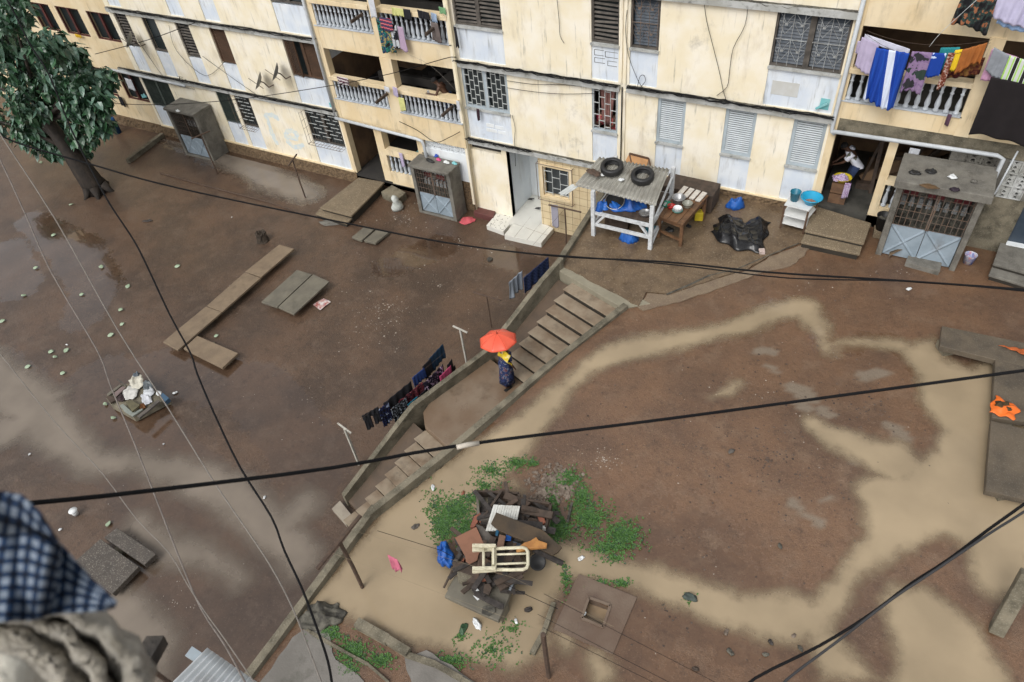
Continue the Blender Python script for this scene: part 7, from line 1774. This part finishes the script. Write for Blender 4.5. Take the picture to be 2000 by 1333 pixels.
def wire(name, pts, r, m, label, group, cat='cable', n=5):
    P = [Vector(p) for p in pts]; fine = []
    for i in range(len(P) - 1):                     # Catmull-Rom
        p0, p1, p2, p3 = P[max(i - 1, 0)], P[i], P[i + 1], P[min(i + 2, len(P) - 1)]
        k = max(3, min(14, int((p2 - p1).length / .25)))
        for j in range(k):
            t = j / k; fine.append(.5 * ((2 * p1) + (p2 - p0) * t + (2 * p0 - 5 * p1 + 4 * p2 - p3) * t * t + (3 * p1 - p0 - 3 * p2 + p3) * t ** 3))
    fine.append(P[-1]); return one(MB().tube(fine, r, n), name, m, label, cat, group, True)
rw = random.Random(9)
for zl, xa, xb, lb in ((2.87, -24, -11.9, 'bundle of black wires lying along the lower ledge of the left block'), (5.66, -23, -11.9, 'bundle of black wires along the upper ledge of the left block'), (5.67, -5.8, -.1, 'black wires along the upper ledge of the middle block, left of the joint'), (5.69, .2, 6.0, 'black wires along the ledge above the grey shutters'), (2.87, -5.8, -3.2, 'black wires tangled on the low ledge over the white porch')):
    mb = MB()
    for k in range(4):
        P = [(xa + (xb - xa) * i / 26, -.13 - .03 * k + rw.uniform(-.03, .03), zl + rw.uniform(-.03, .05)) for i in range(27)]
        mb.tube(P, .016, 4)
    one(mb, 'wire_bundle', m_wire, lb, 'wires', 'wire bundles on the ledges')
def fw(px, y=-.06, r=.008, m=m_wire): return [onY(*p, y) for p in px], r, m
GW = 'wires hanging on the facade'
for px, lb in (([(1375, 0), (1380, 40), (1395, 100), (1405, 140), (1412, 175), (1418, 195)], 'left of two thin wires hanging on the blank cream wall between the ornate grilles'), ([(1462, 0), (1455, 50), (1432, 95), (1425, 140), (1420, 170), (1400, 187)], 'right of two thin wires hanging on the blank cream wall between the ornate grilles'),
               ([(1088, 0), (1092, 40), (1094, 70), (1102, 85)], 'short curved wire on the cream wall left of the slatted window'), ([(990, 158), (1040, 165), (1100, 166), (1160, 172)], 'upper thin wire sagging over the blank wall of the middle block'), ([(990, 172), (1045, 180), (1100, 184), (1160, 183)], 'lower thin wire sagging over the blank wall of the middle block'),
               ([(1225, 20), (1222, 60), (1228, 110), (1245, 155), (1255, 172)], 'wire running down beside the narrow ornate grille'), ([(1245, 170), (1250, 150), (1258, 148), (1260, 160), (1248, 172), (1240, 168)], 'loop of wire on the ledge under the narrow ornate window'),
               ([(1000, 225), (1006, 250), (1005, 275), (1007, 325)], 'thin wire hanging down into the white porch'), ([(245, 40), (290, 110), (330, 160), (380, 175)], 'loose wire crossing the left wall between the panels'), ([(330, 50), (345, 100), (400, 148), (440, 120)], 'loose wire looping over the brown shutter'), ([(395, 110), (450, 150), (500, 185)], 'slanting wire under the dishes on the left wall')):
    p, r, m = fw(px); wire('hanging_wire', p, r, m, lb, GW, 'wire')
# ================================================================== CABLES ACROSS THE YARD
GC = 'cables strung across the yard'
def hung(px, dists, r, m, label, n=8, group=GC, name='overhead_cable'):
    return wire(name, [away(*p, d) for p, d in zip(px, dists)], r, m, label, group, 'cable', n)
hung([(-300, 1010), (60, 983), (300, 958), (650, 914), (900, 870), (1300, 819), (1700, 765), (2000, 724), (2400, 668)], [3.2, 3.5, 3.75, 4.1, 4.4, 4.8, 5.2, 5.5, 6], .0108, m_wire, 'thick straight black cable crossing the whole yard in front of the stairs')
p, q = away(892, 874, 4.37), away(935, 866, 4.41); one(MB().tube([p, p.lerp(q, .5) + Vector((0, 0, .004)), q], [.015, .016, .0145], 8), 'tape_wrap', flat('off_white_tape', (.55, .5, .42), .6), 'off-white tape wrapped on the thick black cable', 'tape', None, True)
hung([(-60, 235), (30, 278), (180, 322), (300, 356), (450, 390), (660, 433), (870, 474), (1080, 500), (1300, 512), (1500, 532), (1750, 548), (2000, 566), (2300, 590)], [19, 18.6, 18, 17.4, 16.8, 15.9, 15.2, 14.6, 14, 13.6, 13.2, 13, 13], .018, m_wire, 'black twisted cable running along the facade from the tree to the right edge', 7)
hung([(1060, 497), (1300, 516), (1500, 540), (1600, 546), (1800, 551), (2050, 574)], [14.5, 13.9, 13.5, 13.3, 13.1, 13], .012, m_wire, 'thinner black cable slung below the twisted cable on the right')
hung([(-20, -60), (30, 30), (60, 90), (95, 145), (140, 255), (185, 345), (215, 400), (255, 460), (280, 505), (330, 612), (372, 690), (385, 730), (420, 812), (470, 915), (530, 1010), (555, 1075), (590, 1150), (620, 1230), (640, 1290), (650, 1345), (662, 1420)], [13 - .36 * i for i in range(21)], .0105, m_wire, 'wavy black cable hanging from the tree down to the bottom edge')
m_lw = flat('pale_grey_wire', (.22, .195, .17), .7, .3, 20); m_lw2 = flat('dull_brown_wire', (.2, .17, .15), .7, .4, 20)
hung([(-40, 190), (0, 262), (110, 432), (230, 645), (330, 800), (420, 945), (520, 1092), (570, 1185), (600, 1260), (632, 1345)], [9 - .35 * i for i in range(10)], .006, m_lw, 'pale straight wire from the left edge down to bottom centre-left', 6)
hung([(-30, 260), (0, 312), (50, 420), (100, 532), (190, 685), (215, 752), (262, 865), (300, 962), (350, 1090), (392, 1188), (440, 1262), (485, 1345)], [9 - .3 * i for i in range(12)], .0065, m_lw2, 'brownish slack wire left of the pale straight wire', 6)
hung([(-40, 650), (0, 692), (80, 792), (130, 850), (200, 925), (265, 1012), (330, 1080), (365, 1140), (400, 1195), (440, 1250), (505, 1345)], [7 - .2 * i for i in range(11)], .0038, m_lw, 'thin knotted pale cord at the lower left', 5)
hung([(1430, 1370), (1475, 1325), (1600, 1262), (1700, 1200), (1780, 1140), (1850, 1095), (1930, 1035), (2000, 985), (2100, 910)], [6.0, 6, 6, 6, 6, 6.1, 6.2, 6.3, 6.4], .0105, m_wire, 'upper of two black cables in the lower right corner')
hung([(1500, 1370), (1540, 1325), (1640, 1250), (1740, 1172), (1830, 1112), (1930, 1044), (2000, 1000), (2100, 930)], [5.6, 5.7, 5.8, 5.9, 6.0, 6.15, 6.3, 6.4], .009, flat('grey_black_cable', (.035, .035, .037), .6), 'lower greyer of two cables in the lower right corner')
wire('overhead_cable', [onY(186, 106, -1.0), onY(290, 78, -.6), onY(380, 45, -.2)], .015, m_wire, 'short black cable from the tree to the upper ledge of the left block', GC)
wire('overhead_cable', [onY(180, 200, -2.5), onY(300, 205, -1.4), onY(450, 196, -.7), onY(620, 172, -.4), onY(760, 145, -.3), onY(880, 112, -.2), onY(884, 120, -.1)], .014, m_wire, 'black cable from the tree across the dishes wall to the left balconies', GC)
wire('overhead_cable', [onY(770, 95, -.25), onY(840, 128, -.3), onY(893, 180, -.3)], .0035, m_lw, 'thin pale rope slanting before the man on the balcony', GC)
wire('overhead_cable', [onY(780, 238, -.25), onY(815, 255, -.3), onY(850, 278, -.3), onY(875, 270, -.3), onY(898, 258, -.2)], .013, m_wire, 'black cable swagging before the patterned blocks of the left bay', GC)
wire('overhead_cable', [onY(1908, 0, -.6), onY(1840, 62, -.62), onY(1815, 92, -.62)], .006, m_grille, 'thin taut cord above the right balcony laundry', GC)

# ================================================================== FOREGROUND: LAUNDRY OF THE NEAR BALCONY
def patch(B0, B1, d0, d1, nu, nv, wave, th=.004):
    """cloth between two traced edges (top, bottom), at its true distance"""
    def interp(Pp, u):
        k = u * (len(Pp) - 1); i = min(int(k), len(Pp) - 2); f = k - i; return (Pp[i][0] + (Pp[i + 1][0] - Pp[i][0]) * f, Pp[i][1] + (Pp[i + 1][1] - Pp[i][1]) * f)
    def fn(u, v):
        a, b = interp(B0, u), interp(B1, u); x, y = a[0] + (b[0] - a[0]) * v, a[1] + (b[1] - a[1]) * v
        return away(x, y, d0 + (d1 - d0) * v + wave(u, v))
    return MB().sheet(fn, nu, nv, th)
m_gk = bpy.data.materials.new('blue_checked_cotton'); m_gk.use_nodes = True
t = m_gk.node_tree; n_ = t.nodes; L = t.links; b_ = n_['Principled BSDF']; b_.inputs['Roughness'].default_value = .9; b_.inputs['Specular IOR Level'].default_value = .15
at_ = n_.new('ShaderNodeAttribute'); at_.attribute_name = 'weave'; sx = n_.new('ShaderNodeSeparateXYZ'); L.new(at_.outputs['Vector'], sx.inputs[0])
def mth(op, a, b):
    x = n_.new('ShaderNodeMath'); x.operation = op
    for i, v in enumerate((a, b)):
        if isinstance(v, (int, float)): x.inputs[i].default_value = v
        elif v is not None: L.new(v, x.inputs[i])
    return x.outputs[0]
def sq(o): return mth('GREATER_THAN', mth('SINE', mth('MULTIPLY', o, 2 * math.pi), None), -.15)
a_ = mth('ADD', sq(sx.outputs[0]), sq(sx.outputs[1]))
cr = n_.new('ShaderNodeValToRGB'); cr.color_ramp.interpolation = 'CONSTANT'; e = cr.color_ramp.elements
e[0].position = 0; e[0].color = (.012, .018, .035, 1); e[1].position = .3; e[1].color = (.03, .058, .12, 1); q = e.new(.75); q.color = (.29, .345, .42, 1)
L.new(mth('MULTIPLY', a_, .5), cr.inputs['Fac']); nz = n_.new('ShaderNodeTexNoise'); nz.inputs['Scale'].default_value = 9; nz.inputs['Detail'].default_value = 5
mx = n_.new('ShaderNodeMix'); mx.data_type = 'RGBA'; mx.blend_type = 'MULTIPLY'; mx.inputs['Factor'].default_value = .8; L.new(cr.outputs['Color'], mx.inputs[6]); L.new(nz.outputs['Fac'], mx.inputs[7]); L.new(mx.outputs[2], b_.inputs['Base Color'])
def weave(o, su, sv, du=0, dv=0, nu=1, nv=1):
    me = o.data; a = me.attributes.new('weave', 'FLOAT_VECTOR', 'POINT'); k = (nu + 1) * (nv + 1); vals = []
    for i in range(len(me.vertices)):
        j = i % k; u, v = (j // (nv + 1)) / nu, (j % (nv + 1)) / nv; vals += [su * u + du * v, sv * v + dv * u, 0]
    a.data.foreach_set('vector', vals)
ck = thing('checked_shirt', tuple(away(60, 1090, 1.2)), 'blue and white checked shirt hanging close by at the lower left', 'shirt', 'laundry hanging on the near balcony')
w1 = lambda u, v: .05 * math.sin(5 * u + 2 * v) + .02 * math.sin(13 * u)
o = patch([(-120, 1000), (0, 1048), (60, 1040), (118, 1066)], [(-120, 1215), (0, 1216), (60, 1212), (103, 1200)], 1.2, 1.25, 40, 30, w1).build('body', m_gk, ck, True); weave(o, 7, 6.5, .8, -.5, 40, 30)
o = patch([(100, 1062), (118, 1062), (150, 1100), (190, 1140), (228, 1178)], [(100, 1200), (140, 1198), (170, 1196), (205, 1192), (226, 1184)], 1.19, 1.22, 30, 24, lambda u, v: .03 * math.sin(4 * u + 2 * v)).build('sleeve', m_gk, ck, True); weave(o, 5.2, 5, 1.2, .8, 30, 24)
o = patch([(-120, 958), (0, 962), (40, 968), (75, 1000), (112, 1058)], [(-120, 1010), (0, 1052), (50, 1044), (85, 1052), (116, 1070)], 1.13, 1.24, 30, 12, lambda u, v: .05 * math.sin(6 * u) + .10 * v * v).build('shoulder', m_gk, ck, True); weave(o, 7, 2.2, .8, -1.5, 30, 12)
bk = thing('beige_blanket', tuple(away(120, 1270, 1.3)), 'fluffy beige blanket bundled over the near balcony edge under the checked shirt', 'blanket', 'laundry hanging on the near balcony')
m_fl = mat('beige_fleece', (.56, .51, .42), (.36, .32, .25), 24, 1, .95, bump=1.0, bscale=110, stain=(.17, .145, .11), samt=.6, sscale=(3, 3, 3), sheen=.3, detail=8)
FL = [([(95, 1183), (150, 1190), (217, 1218), (264, 1256), (291, 1300), (288, 1348), (275, 1400)], 1.42), ([(60, 1192), (134, 1198), (200, 1230), (246, 1272), (272, 1318), (272, 1365), (255, 1420)], 1.29),
      ([(30, 1200), (95, 1210), (152, 1238), (195, 1285), (218, 1335), (222, 1380), (212, 1430)], 1.41), ([(0, 1200), (80, 1214), (134, 1243), (180, 1293), (206, 1345), (212, 1390), (205, 1435)], 1.31), ([(-20, 1205), (52, 1224), (104, 1252), (150, 1300), (180, 1350), (188, 1400), (184, 1440)], 1.38),
      ([(-80, 1215), (16, 1238), (70, 1265), (118, 1310), (150, 1365), (160, 1410), (155, 1450)], 1.33), ([(-140, 1240), (-30, 1258), (34, 1287), (84, 1332), (116, 1380), (126, 1420), (124, 1460)], 1.38), ([(-160, 1280), (-60, 1290), (10, 1312), (60, 1352), (85, 1400), (90, 1430), (90, 1460)], 1.52)]
def cr1d(vals, t):                      # Catmull-Rom through a list
    k = t * (len(vals) - 1); i = min(int(k), len(vals) - 2); f = k - i
    p0, p1, p2, p3 = vals[max(i - 1, 0)], vals[i], vals[i + 1], vals[min(i + 2, len(vals) - 1)]
    return .5 * (2 * p1 + (p2 - p0) * f + (2 * p0 - 5 * p1 + 4 * p2 - p3) * f * f + (3 * p1 - p0 - 3 * p2 + p3) * f ** 3)
def drapes(u, v):
    L3 = [away(cr1d([q[0] for q in l], v), cr1d([q[1] for q in l], v), d) for l, d in FL]
    p = Vector([cr1d([q[c] for q in L3], u) for c in range(3)])
    return p + Vector((.004 * math.sin(37 * u + 21 * v), .004 * math.sin(29 * v - 17 * u), .006 * math.sin(23 * v + 31 * u))) + Vector((rnd(-1, 1), rnd(-1, 1), rnd(-1, 1))) * .0022
MB().sheet(drapes, 130, 70, .012).build('folds', m_fl, bk, True)
patch([(-160, 1258), (-40, 1260), (30, 1290), (80, 1340), (110, 1400)], [(-160, 1480), (-40, 1480), (30, 1480), (80, 1480), (100, 1480)], 1.15, 1.1, 40, 20, lambda u, v: .03 * math.sin(9 * u + 2 * v), .02).build('folds', mat('pale_fleece', (.56, .53, .45), (.42, .39, .32), 5, .8, .95, bump=.8, bscale=70), bk, True)
one(MB().bar(away(-200, 1285, 1.55), away(180, 1440, 1.55), .12, .1), 'balcony_rail', m_agg2, 'gritty grey edge of the near balcony under the blanket', 'rail')
one(rough(MB().bar(away(308, 1250, 3.2), away(262, 1330, 3.1), .07, .05), .004), 'beam_end', mat('split_grey_beam', (.07, .06, .05), (.03, .027, .024), 12, .9, .85, bump=.9, bscale=20, stain=(.16, .13, .11), samt=.5, sscale=(1, 6, 1)), 'split dark timber end sticking out beside the beige blanket', 'timber')
one(MB().tube([away(288, 1302, 3.1), away(345, 1345, 3.2)], .008, 6), 'steel_rod', m_rust, 'thin dark rod below the split timber end', 'rod')
one(MB().bar(away(368, 1272, 8.0), away(410, 1300, 8.0), .09, .07), 'roof_rafter', m_greyblue, 'grey rafter end poking out under the white corrugated sheet', 'rafter')
q4 = [away(330, 1345, 7.6), away(500, 1340, 7.6), away(408, 1267, 8.2), away(300, 1370, 7.6)]
A_, B_, C_, D_ = away(405, 1266, 8.0), away(505, 1335, 8.0), away(300, 1370, 7.7), away(430, 1450, 7.6)
one(MB().sheet(lambda u, v: A_.lerp(B_, u).lerp(C_.lerp(D_, u), v) + Vector((0, 0, .016 * math.sin(u * 2 * math.pi * 11))), 110, 6, .005), 'corrugated_sheet', mat('white_corrugated_sheet', (.62, .65, .66), (.5, .52, .53), 3, .7, .5, stain=(.3, .28, .25), samt=.4), 'white corrugated roof sheet at the bottom edge, left of the wall', 'roof sheet', None, True)

# ================================================================== GROUND COVER: GRASS, RUBBLE, LITTER, LEAVES
rg = random.Random(11)
def scatter(px_blobs, n, up=True):
    out = []
    tot = sum(b[2] * b[3] for b in px_blobs)
    for x, y, rx, ry, *w in px_blobs:
        for _ in range(int(n * (rx * ry) / tot * (w[0] if w else 1))):
            r = min(1.35, abs(rg.gauss(0, .55))); a = rg.uniform(0, 6.283); p = (x + rx * r * math.cos(a), y + ry * r * math.sin(a)); out.append(upat(*p) if up else at(*p, G0))
    return out
m_grass = mat('yard_weed', (.055, .14, .026), (.085, .18, .045), 14, .9, .6); m_grassd = mat('wet_weed', (.03, .075, .035), (.05, .1, .05), 14, .9, .5)
gb = [(1010, 905, 26, 12, 1.3), (1112, 935, 30, 20), (1135, 970, 22, 30), (1090, 1035, 30, 30, 1.2), (1080, 990, 14, 40), (1150, 1010, 45, 35, .8), (1215, 1045, 42, 32, .9), (1190, 1070, 60, 14, .6), (890, 1000, 42, 26, 1.4), (865, 1030, 26, 30, 1.4), (910, 1040, 26, 34, 1.2), (925, 975, 60, 16, .6), (960, 920, 40, 18, .5), (1040, 905, 14, 8), (945, 950, 40, 16, .35), (640, 1240, 40, 16, .7), (690, 1275, 34, 24, 1.0), (680, 1310, 18, 14, 1.0), (745, 1290, 30, 16, .6), (620, 1225, 24, 8, .8), (1105, 1130, 12, 40, .35), (1200, 1090, 40, 14, .25), (1170, 1140, 40, 12, .3), (1215, 1140, 20, 10, .6), (900, 1245, 14, 8, .5), (1345, 1168, 14, 8, .5), (850, 990, 30, 40, .2), (960, 1270, 60, 30, .12), (880, 1290, 60, 18, .25), (1000, 1230, 40, 20, .1)]
for nm, mm, den, sz in (('grass', m_grass, 10500, .85), ('wet_weeds', m_grassd, 3000, .8)):
    g = MB(); pts = scatter(gb, den) 
    for p in pts:
        for _ in range(2):
            a = rg.uniform(0, 6.28); l = rg.uniform(.025, .07) * sz; h = rg.uniform(.004, .028); w = rg.uniform(.012, .028) * sz
            q = p + Vector((rg.uniform(-.03, .03), rg.uniform(-.03, .03), .012)); d = Vector((math.cos(a), math.sin(a), 0)); s_ = Vector((-d.y, d.x, 0))
            g.add([q, q + d * l * .55 + s_ * w + Vector((0, 0, h)), q + d * l + Vector((0, 0, h * .8)), q + d * l * .55 - s_ * w + Vector((0, 0, h * .9))], [(0, 1, 2, 3)])
    o = g.build(nm, mm); tag(o, 'patches of low green weeds growing around the rubbish heap' if nm == 'grass' else 'sparser darker weeds half drowned round the pool edge', 'grass', kind='stuff')
def stones(nm, pts, s0, s1, m, label, flatten=.6, cat='rubble'):
    g = MB()
    for p in pts:
        s = rg.uniform(s0, s1); a = rg.uniform(0, 6.28); k = 6
        r1 = [(p + Vector((s * rg.uniform(.7, 1.2) * math.cos(a + 6.283 * i / k), s * rg.uniform(.6, 1.1) * math.sin(a + 6.283 * i / k), 0))) for i in range(k)]
        r2 = [p + (q - p) * .62 + Vector((0, 0, s * flatten * rg.uniform(.8, 1.1))) for q in r1]
        g.add(r1 + r2, [tuple(range(k, 2 * k))] + [(i, (i + 1) % k, k + (i + 1) % k, k + i) for i in range(k)])
    o = g.build(nm, m); tag(o, label, cat, kind='stuff'); return o
m_rub = mat('mixed_rubble', (.12, .09, .068), (.24, .195, .155), 8, 1, .8)
stones('rubble', scatter([(1075, 935, 50, 20), (1060, 965, 36, 26), (1100, 960, 36, 24), (1090, 915, 30, 10, .6)], 520), .012, .06, m_rub, 'low heap of small rubble stones above the big rubbish heap')
stones('rubble', scatter([(1500, 900, 480, 330), (1700, 800, 280, 200), (1300, 1180, 150, 130)], 700), .006, .03, mat('dark_grit', (.05, .035, .028), (.12, .09, .07), 6, 1, .8), 'dark grit sprinkled over the red-brown upper yard', .5, 'grit')
m_bit = mat('pale_litter_bits', (.46, .42, .36), (.26, .21, .17), 5, 1, .8)
lowb = [(800, 430, 90, 45, 2.0), (830, 400, 60, 30, 1.5), (760, 600, 120, 110), (740, 640, 80, 70, 1.2), (860, 560, 120, 90, .7), (450, 560, 380, 220, .10), (300, 950, 280, 280, .08), (600, 780, 180, 160, .2), (900, 480, 120, 40, .4), (340, 1180, 90, 80, .5), (700, 500, 90, 60, .6)]
stones('litter', scatter(lowb[:3] + lowb[8:9], 150, False), .012, .03, m_bit, 'larger pale litter bits before the middle meter cabinet', .3, 'litter')
stones('litter', scatter(lowb, 2000, False), .006, .017, m_bit, 'tiny pale litter bits strewn over the left yard', .35, 'litter')
upb = [(1180, 900, 90, 32, 2.2), (1130, 880, 60, 26, 1.2), (1230, 590, 60, 26, 1.0), (1400, 540, 160, 30, .5), (1500, 560, 320, 40, .25), (1750, 530, 180, 30, .5), (1500, 780, 420, 220, .07), (1400, 1100, 420, 200, .05), (1300, 480, 150, 60, .25), (900, 1200, 200, 90, .05)]
stones('litter', scatter(upb, 1600), .006, .019, m_bit, 'tiny pale litter bits strewn over the upper yard', .35, 'litter')
m_fleaf = mat('fallen_pale_leaf', (.34, .42, .30), (.24, .32, .2), 7, .8, .5)
def fleaf(px, label, s=.16, up=False, m=m_fleaf):
    p = (upat(*px) if up else at(*px, G0 + .03)) + Vector((0, 0, .012)); a = rg.uniform(0, 6.28); d = Vector((math.cos(a), math.sin(a), 0)); n = Vector((-d.y, d.x, 0))
    def fn(u, v): w = math.sin(math.pi * min(1, u * .92 + .04)) ** .8 * .38 * s; return p + d * (u - .5) * s + n * (v - .5) * 2 * w + Vector((0, 0, .02 * math.sin(3 * u + 2 * v) + .01))
    return one(MB().sheet(fn, 8, 4, .003), 'fallen_leaf', m, label, 'leaf', 'pale leaves fallen on the left yard', True)
for px in ((47, 578), (160, 576), (198, 522), (236, 606), (239, 634), (217, 655), (100, 688), (108, 698), (55, 717), (123, 730), (70, 524), (105, 460), (130, 685), (347, 521), (423, 657), (206, 790), (222, 817), (212, 1024), (5, 628), (250, 560), (140, 400), (120, 308), (80, 318)):
    fleaf(px, 'pale green heart-shaped leaf fallen on the brown mud of the left yard', rg.uniform(.14, .22))
for px, sz, lb in (((342, 768), .16, 'small white scrap right of the small trash pile'), ((131, 674), .09, 'tiny white scrap among the fallen leaves'), ((58, 888), .09, 'white scrap on the mud above the checked shirt'), ((517, 972), .12, 'pale stone-like scrap beside the wavy black cable'), ((118, 1035), .1, 'bluish foil scrap beside the checked shirt'), ((320, 868), .06, 'tiny white scrap below the small trash pile'), ((453, 425), .06, 'white fleck at the foot of the twisted cable')):
    p = at(*px, G0 + .03); rag('paper_scrap', tuple(p), sz, sz * .6, .04, m_whitep, lb, 'litter', rg.uniform(0, 3), int(px[0]))
for px, sz, mm, lb in (((846, 954), .16, m_whitep, 'white strip floating on the pool by the stair wall'), ((905, 964), .12, m_brick, 'brown chip floating above the heap'), ((932, 1220), .26, m_whitep, 'white triangular scrap in front of the concrete table'), ((1008, 1215), .12, m_whitep, 'white scrap in the pool right of the triangular one'), ((1135, 1092), .16, m_whitep, 'white lump by the log end'), ((1032, 1192), .18, m_char, 'dark chip floating right of the concrete table'), ((812, 1030), .2, m_oldslat, 'brown twig floating left of the weeds'), ((1348, 1168), .3, m_dgreen, 'dark green lump in the stream at lower centre'), ((1775, 566), .17, m_whitep, 'white paper on the mud below the twisted cable'), ((1428, 883), .18, m_oldslat, 'flat grey stone on the red-brown mud'), ((1523, 1068), .14, m_mould, 'dark stone above the lower right stream'), ((1426, 1275), .17, m_mould, 'dark stump-like lump at lower right'), ((1495, 1280), .13, m_mould, 'dark stone right of the stump-like lump'), ((1505, 1256), .13, m_char, 'dark stone above the lower right cables'), ((1563, 1268), .13, m_mould, 'dark stone touching the lower right cables'), ((1418, 1236), .14, m_rub, 'small grey stone at lower right'), ((1358, 1308), .14, m_dwood, 'brown stone at the bottom edge right of the shaft slab'), ((1550, 1243), .11, m_rub, 'small brown stone left of the cable stones'), ((905, 1230), .26, m_grassd, 'dark weed clump floating below the concrete table'), ((1142, 1200), .1, m_whitep, 'small white scrap on the rim of the square shaft'), ((1490, 498), .0, m_whitep, '')):
    if sz: rag('floating_scrap' if 'float' in lb or 'pool' in lb else 'scrap', tuple(upat(*px) + Vector((0, 0, .015))), sz, sz * .55, sz * .35, mm, lb, 'litter', rg.uniform(0, 3), int(px[1]))
og = [at(*p, 2.97) for p in ((1944, 773), (1992, 799), (1978, 820), (1930, 806))]
one(MB().sheet(lambda u, v: og[0].lerp(og[1], u).lerp(og[3].lerp(og[2], u), v) + Vector((.03 * math.sin(9 * v), .03 * math.sin(11 * u), .01 + .05 * abs(math.sin(4 * u + 5 * v)) * min(u, v, 1 - u, 1 - v) * 4)), 20, 16, .005), 'plastic_bag', flat('orange_plastic', (.80, .16, .02), .5, .2), 'flat orange plastic bag on the grey corner bench', 'bag', None, True)
rag('soil_heap', tuple(at(1959, 794, 2.99)), .34, .3, .12, mat('dark_soil_heap', (.04, .028, .015), (.10, .06, .02), 30, 1, .9, bump=1), 'small heap of dark soil on the orange plastic bag', 'soil', .3, 33)
one(MB().sheet(lambda u, v: at(1948, 676, 2.97).lerp(at(2040, 690, 2.97), u).lerp(at(1990, 690, 2.97).lerp(at(2040, 720, 2.97), u), v) + Vector((0, 0, .015 + .03 * math.sin(13 * u + 5 * v) ** 2)), 24, 10, .006), 'orange_cloth', flat('rust_orange_rag', (.50, .12, .03), .85, .4), 'rust orange rag on the upper arm of the corner bench', 'cloth', None, True)
rag('mud_lump', tuple(upat(630, 1205) + Vector((0, 0, .02))), .9, .6, .28, m_mould, 'dark rubble lump against the wall at the bottom of the pool', 'rubble', .6, 44)
rag('concrete_patch', tuple(at(643, 436, G0 + .01)), .8, .4, .05, m_conc, 'grey cement patch at the foot of the ramp slab', 'patch', .2, 47)
rag('dark_rag', tuple(at(288, 432, G0 + .03)), .45, .14, .06, m_char, 'dark rag lying on the mud right of the tree', 'rag', .5, 48)
bpy.context.view_layer.update()
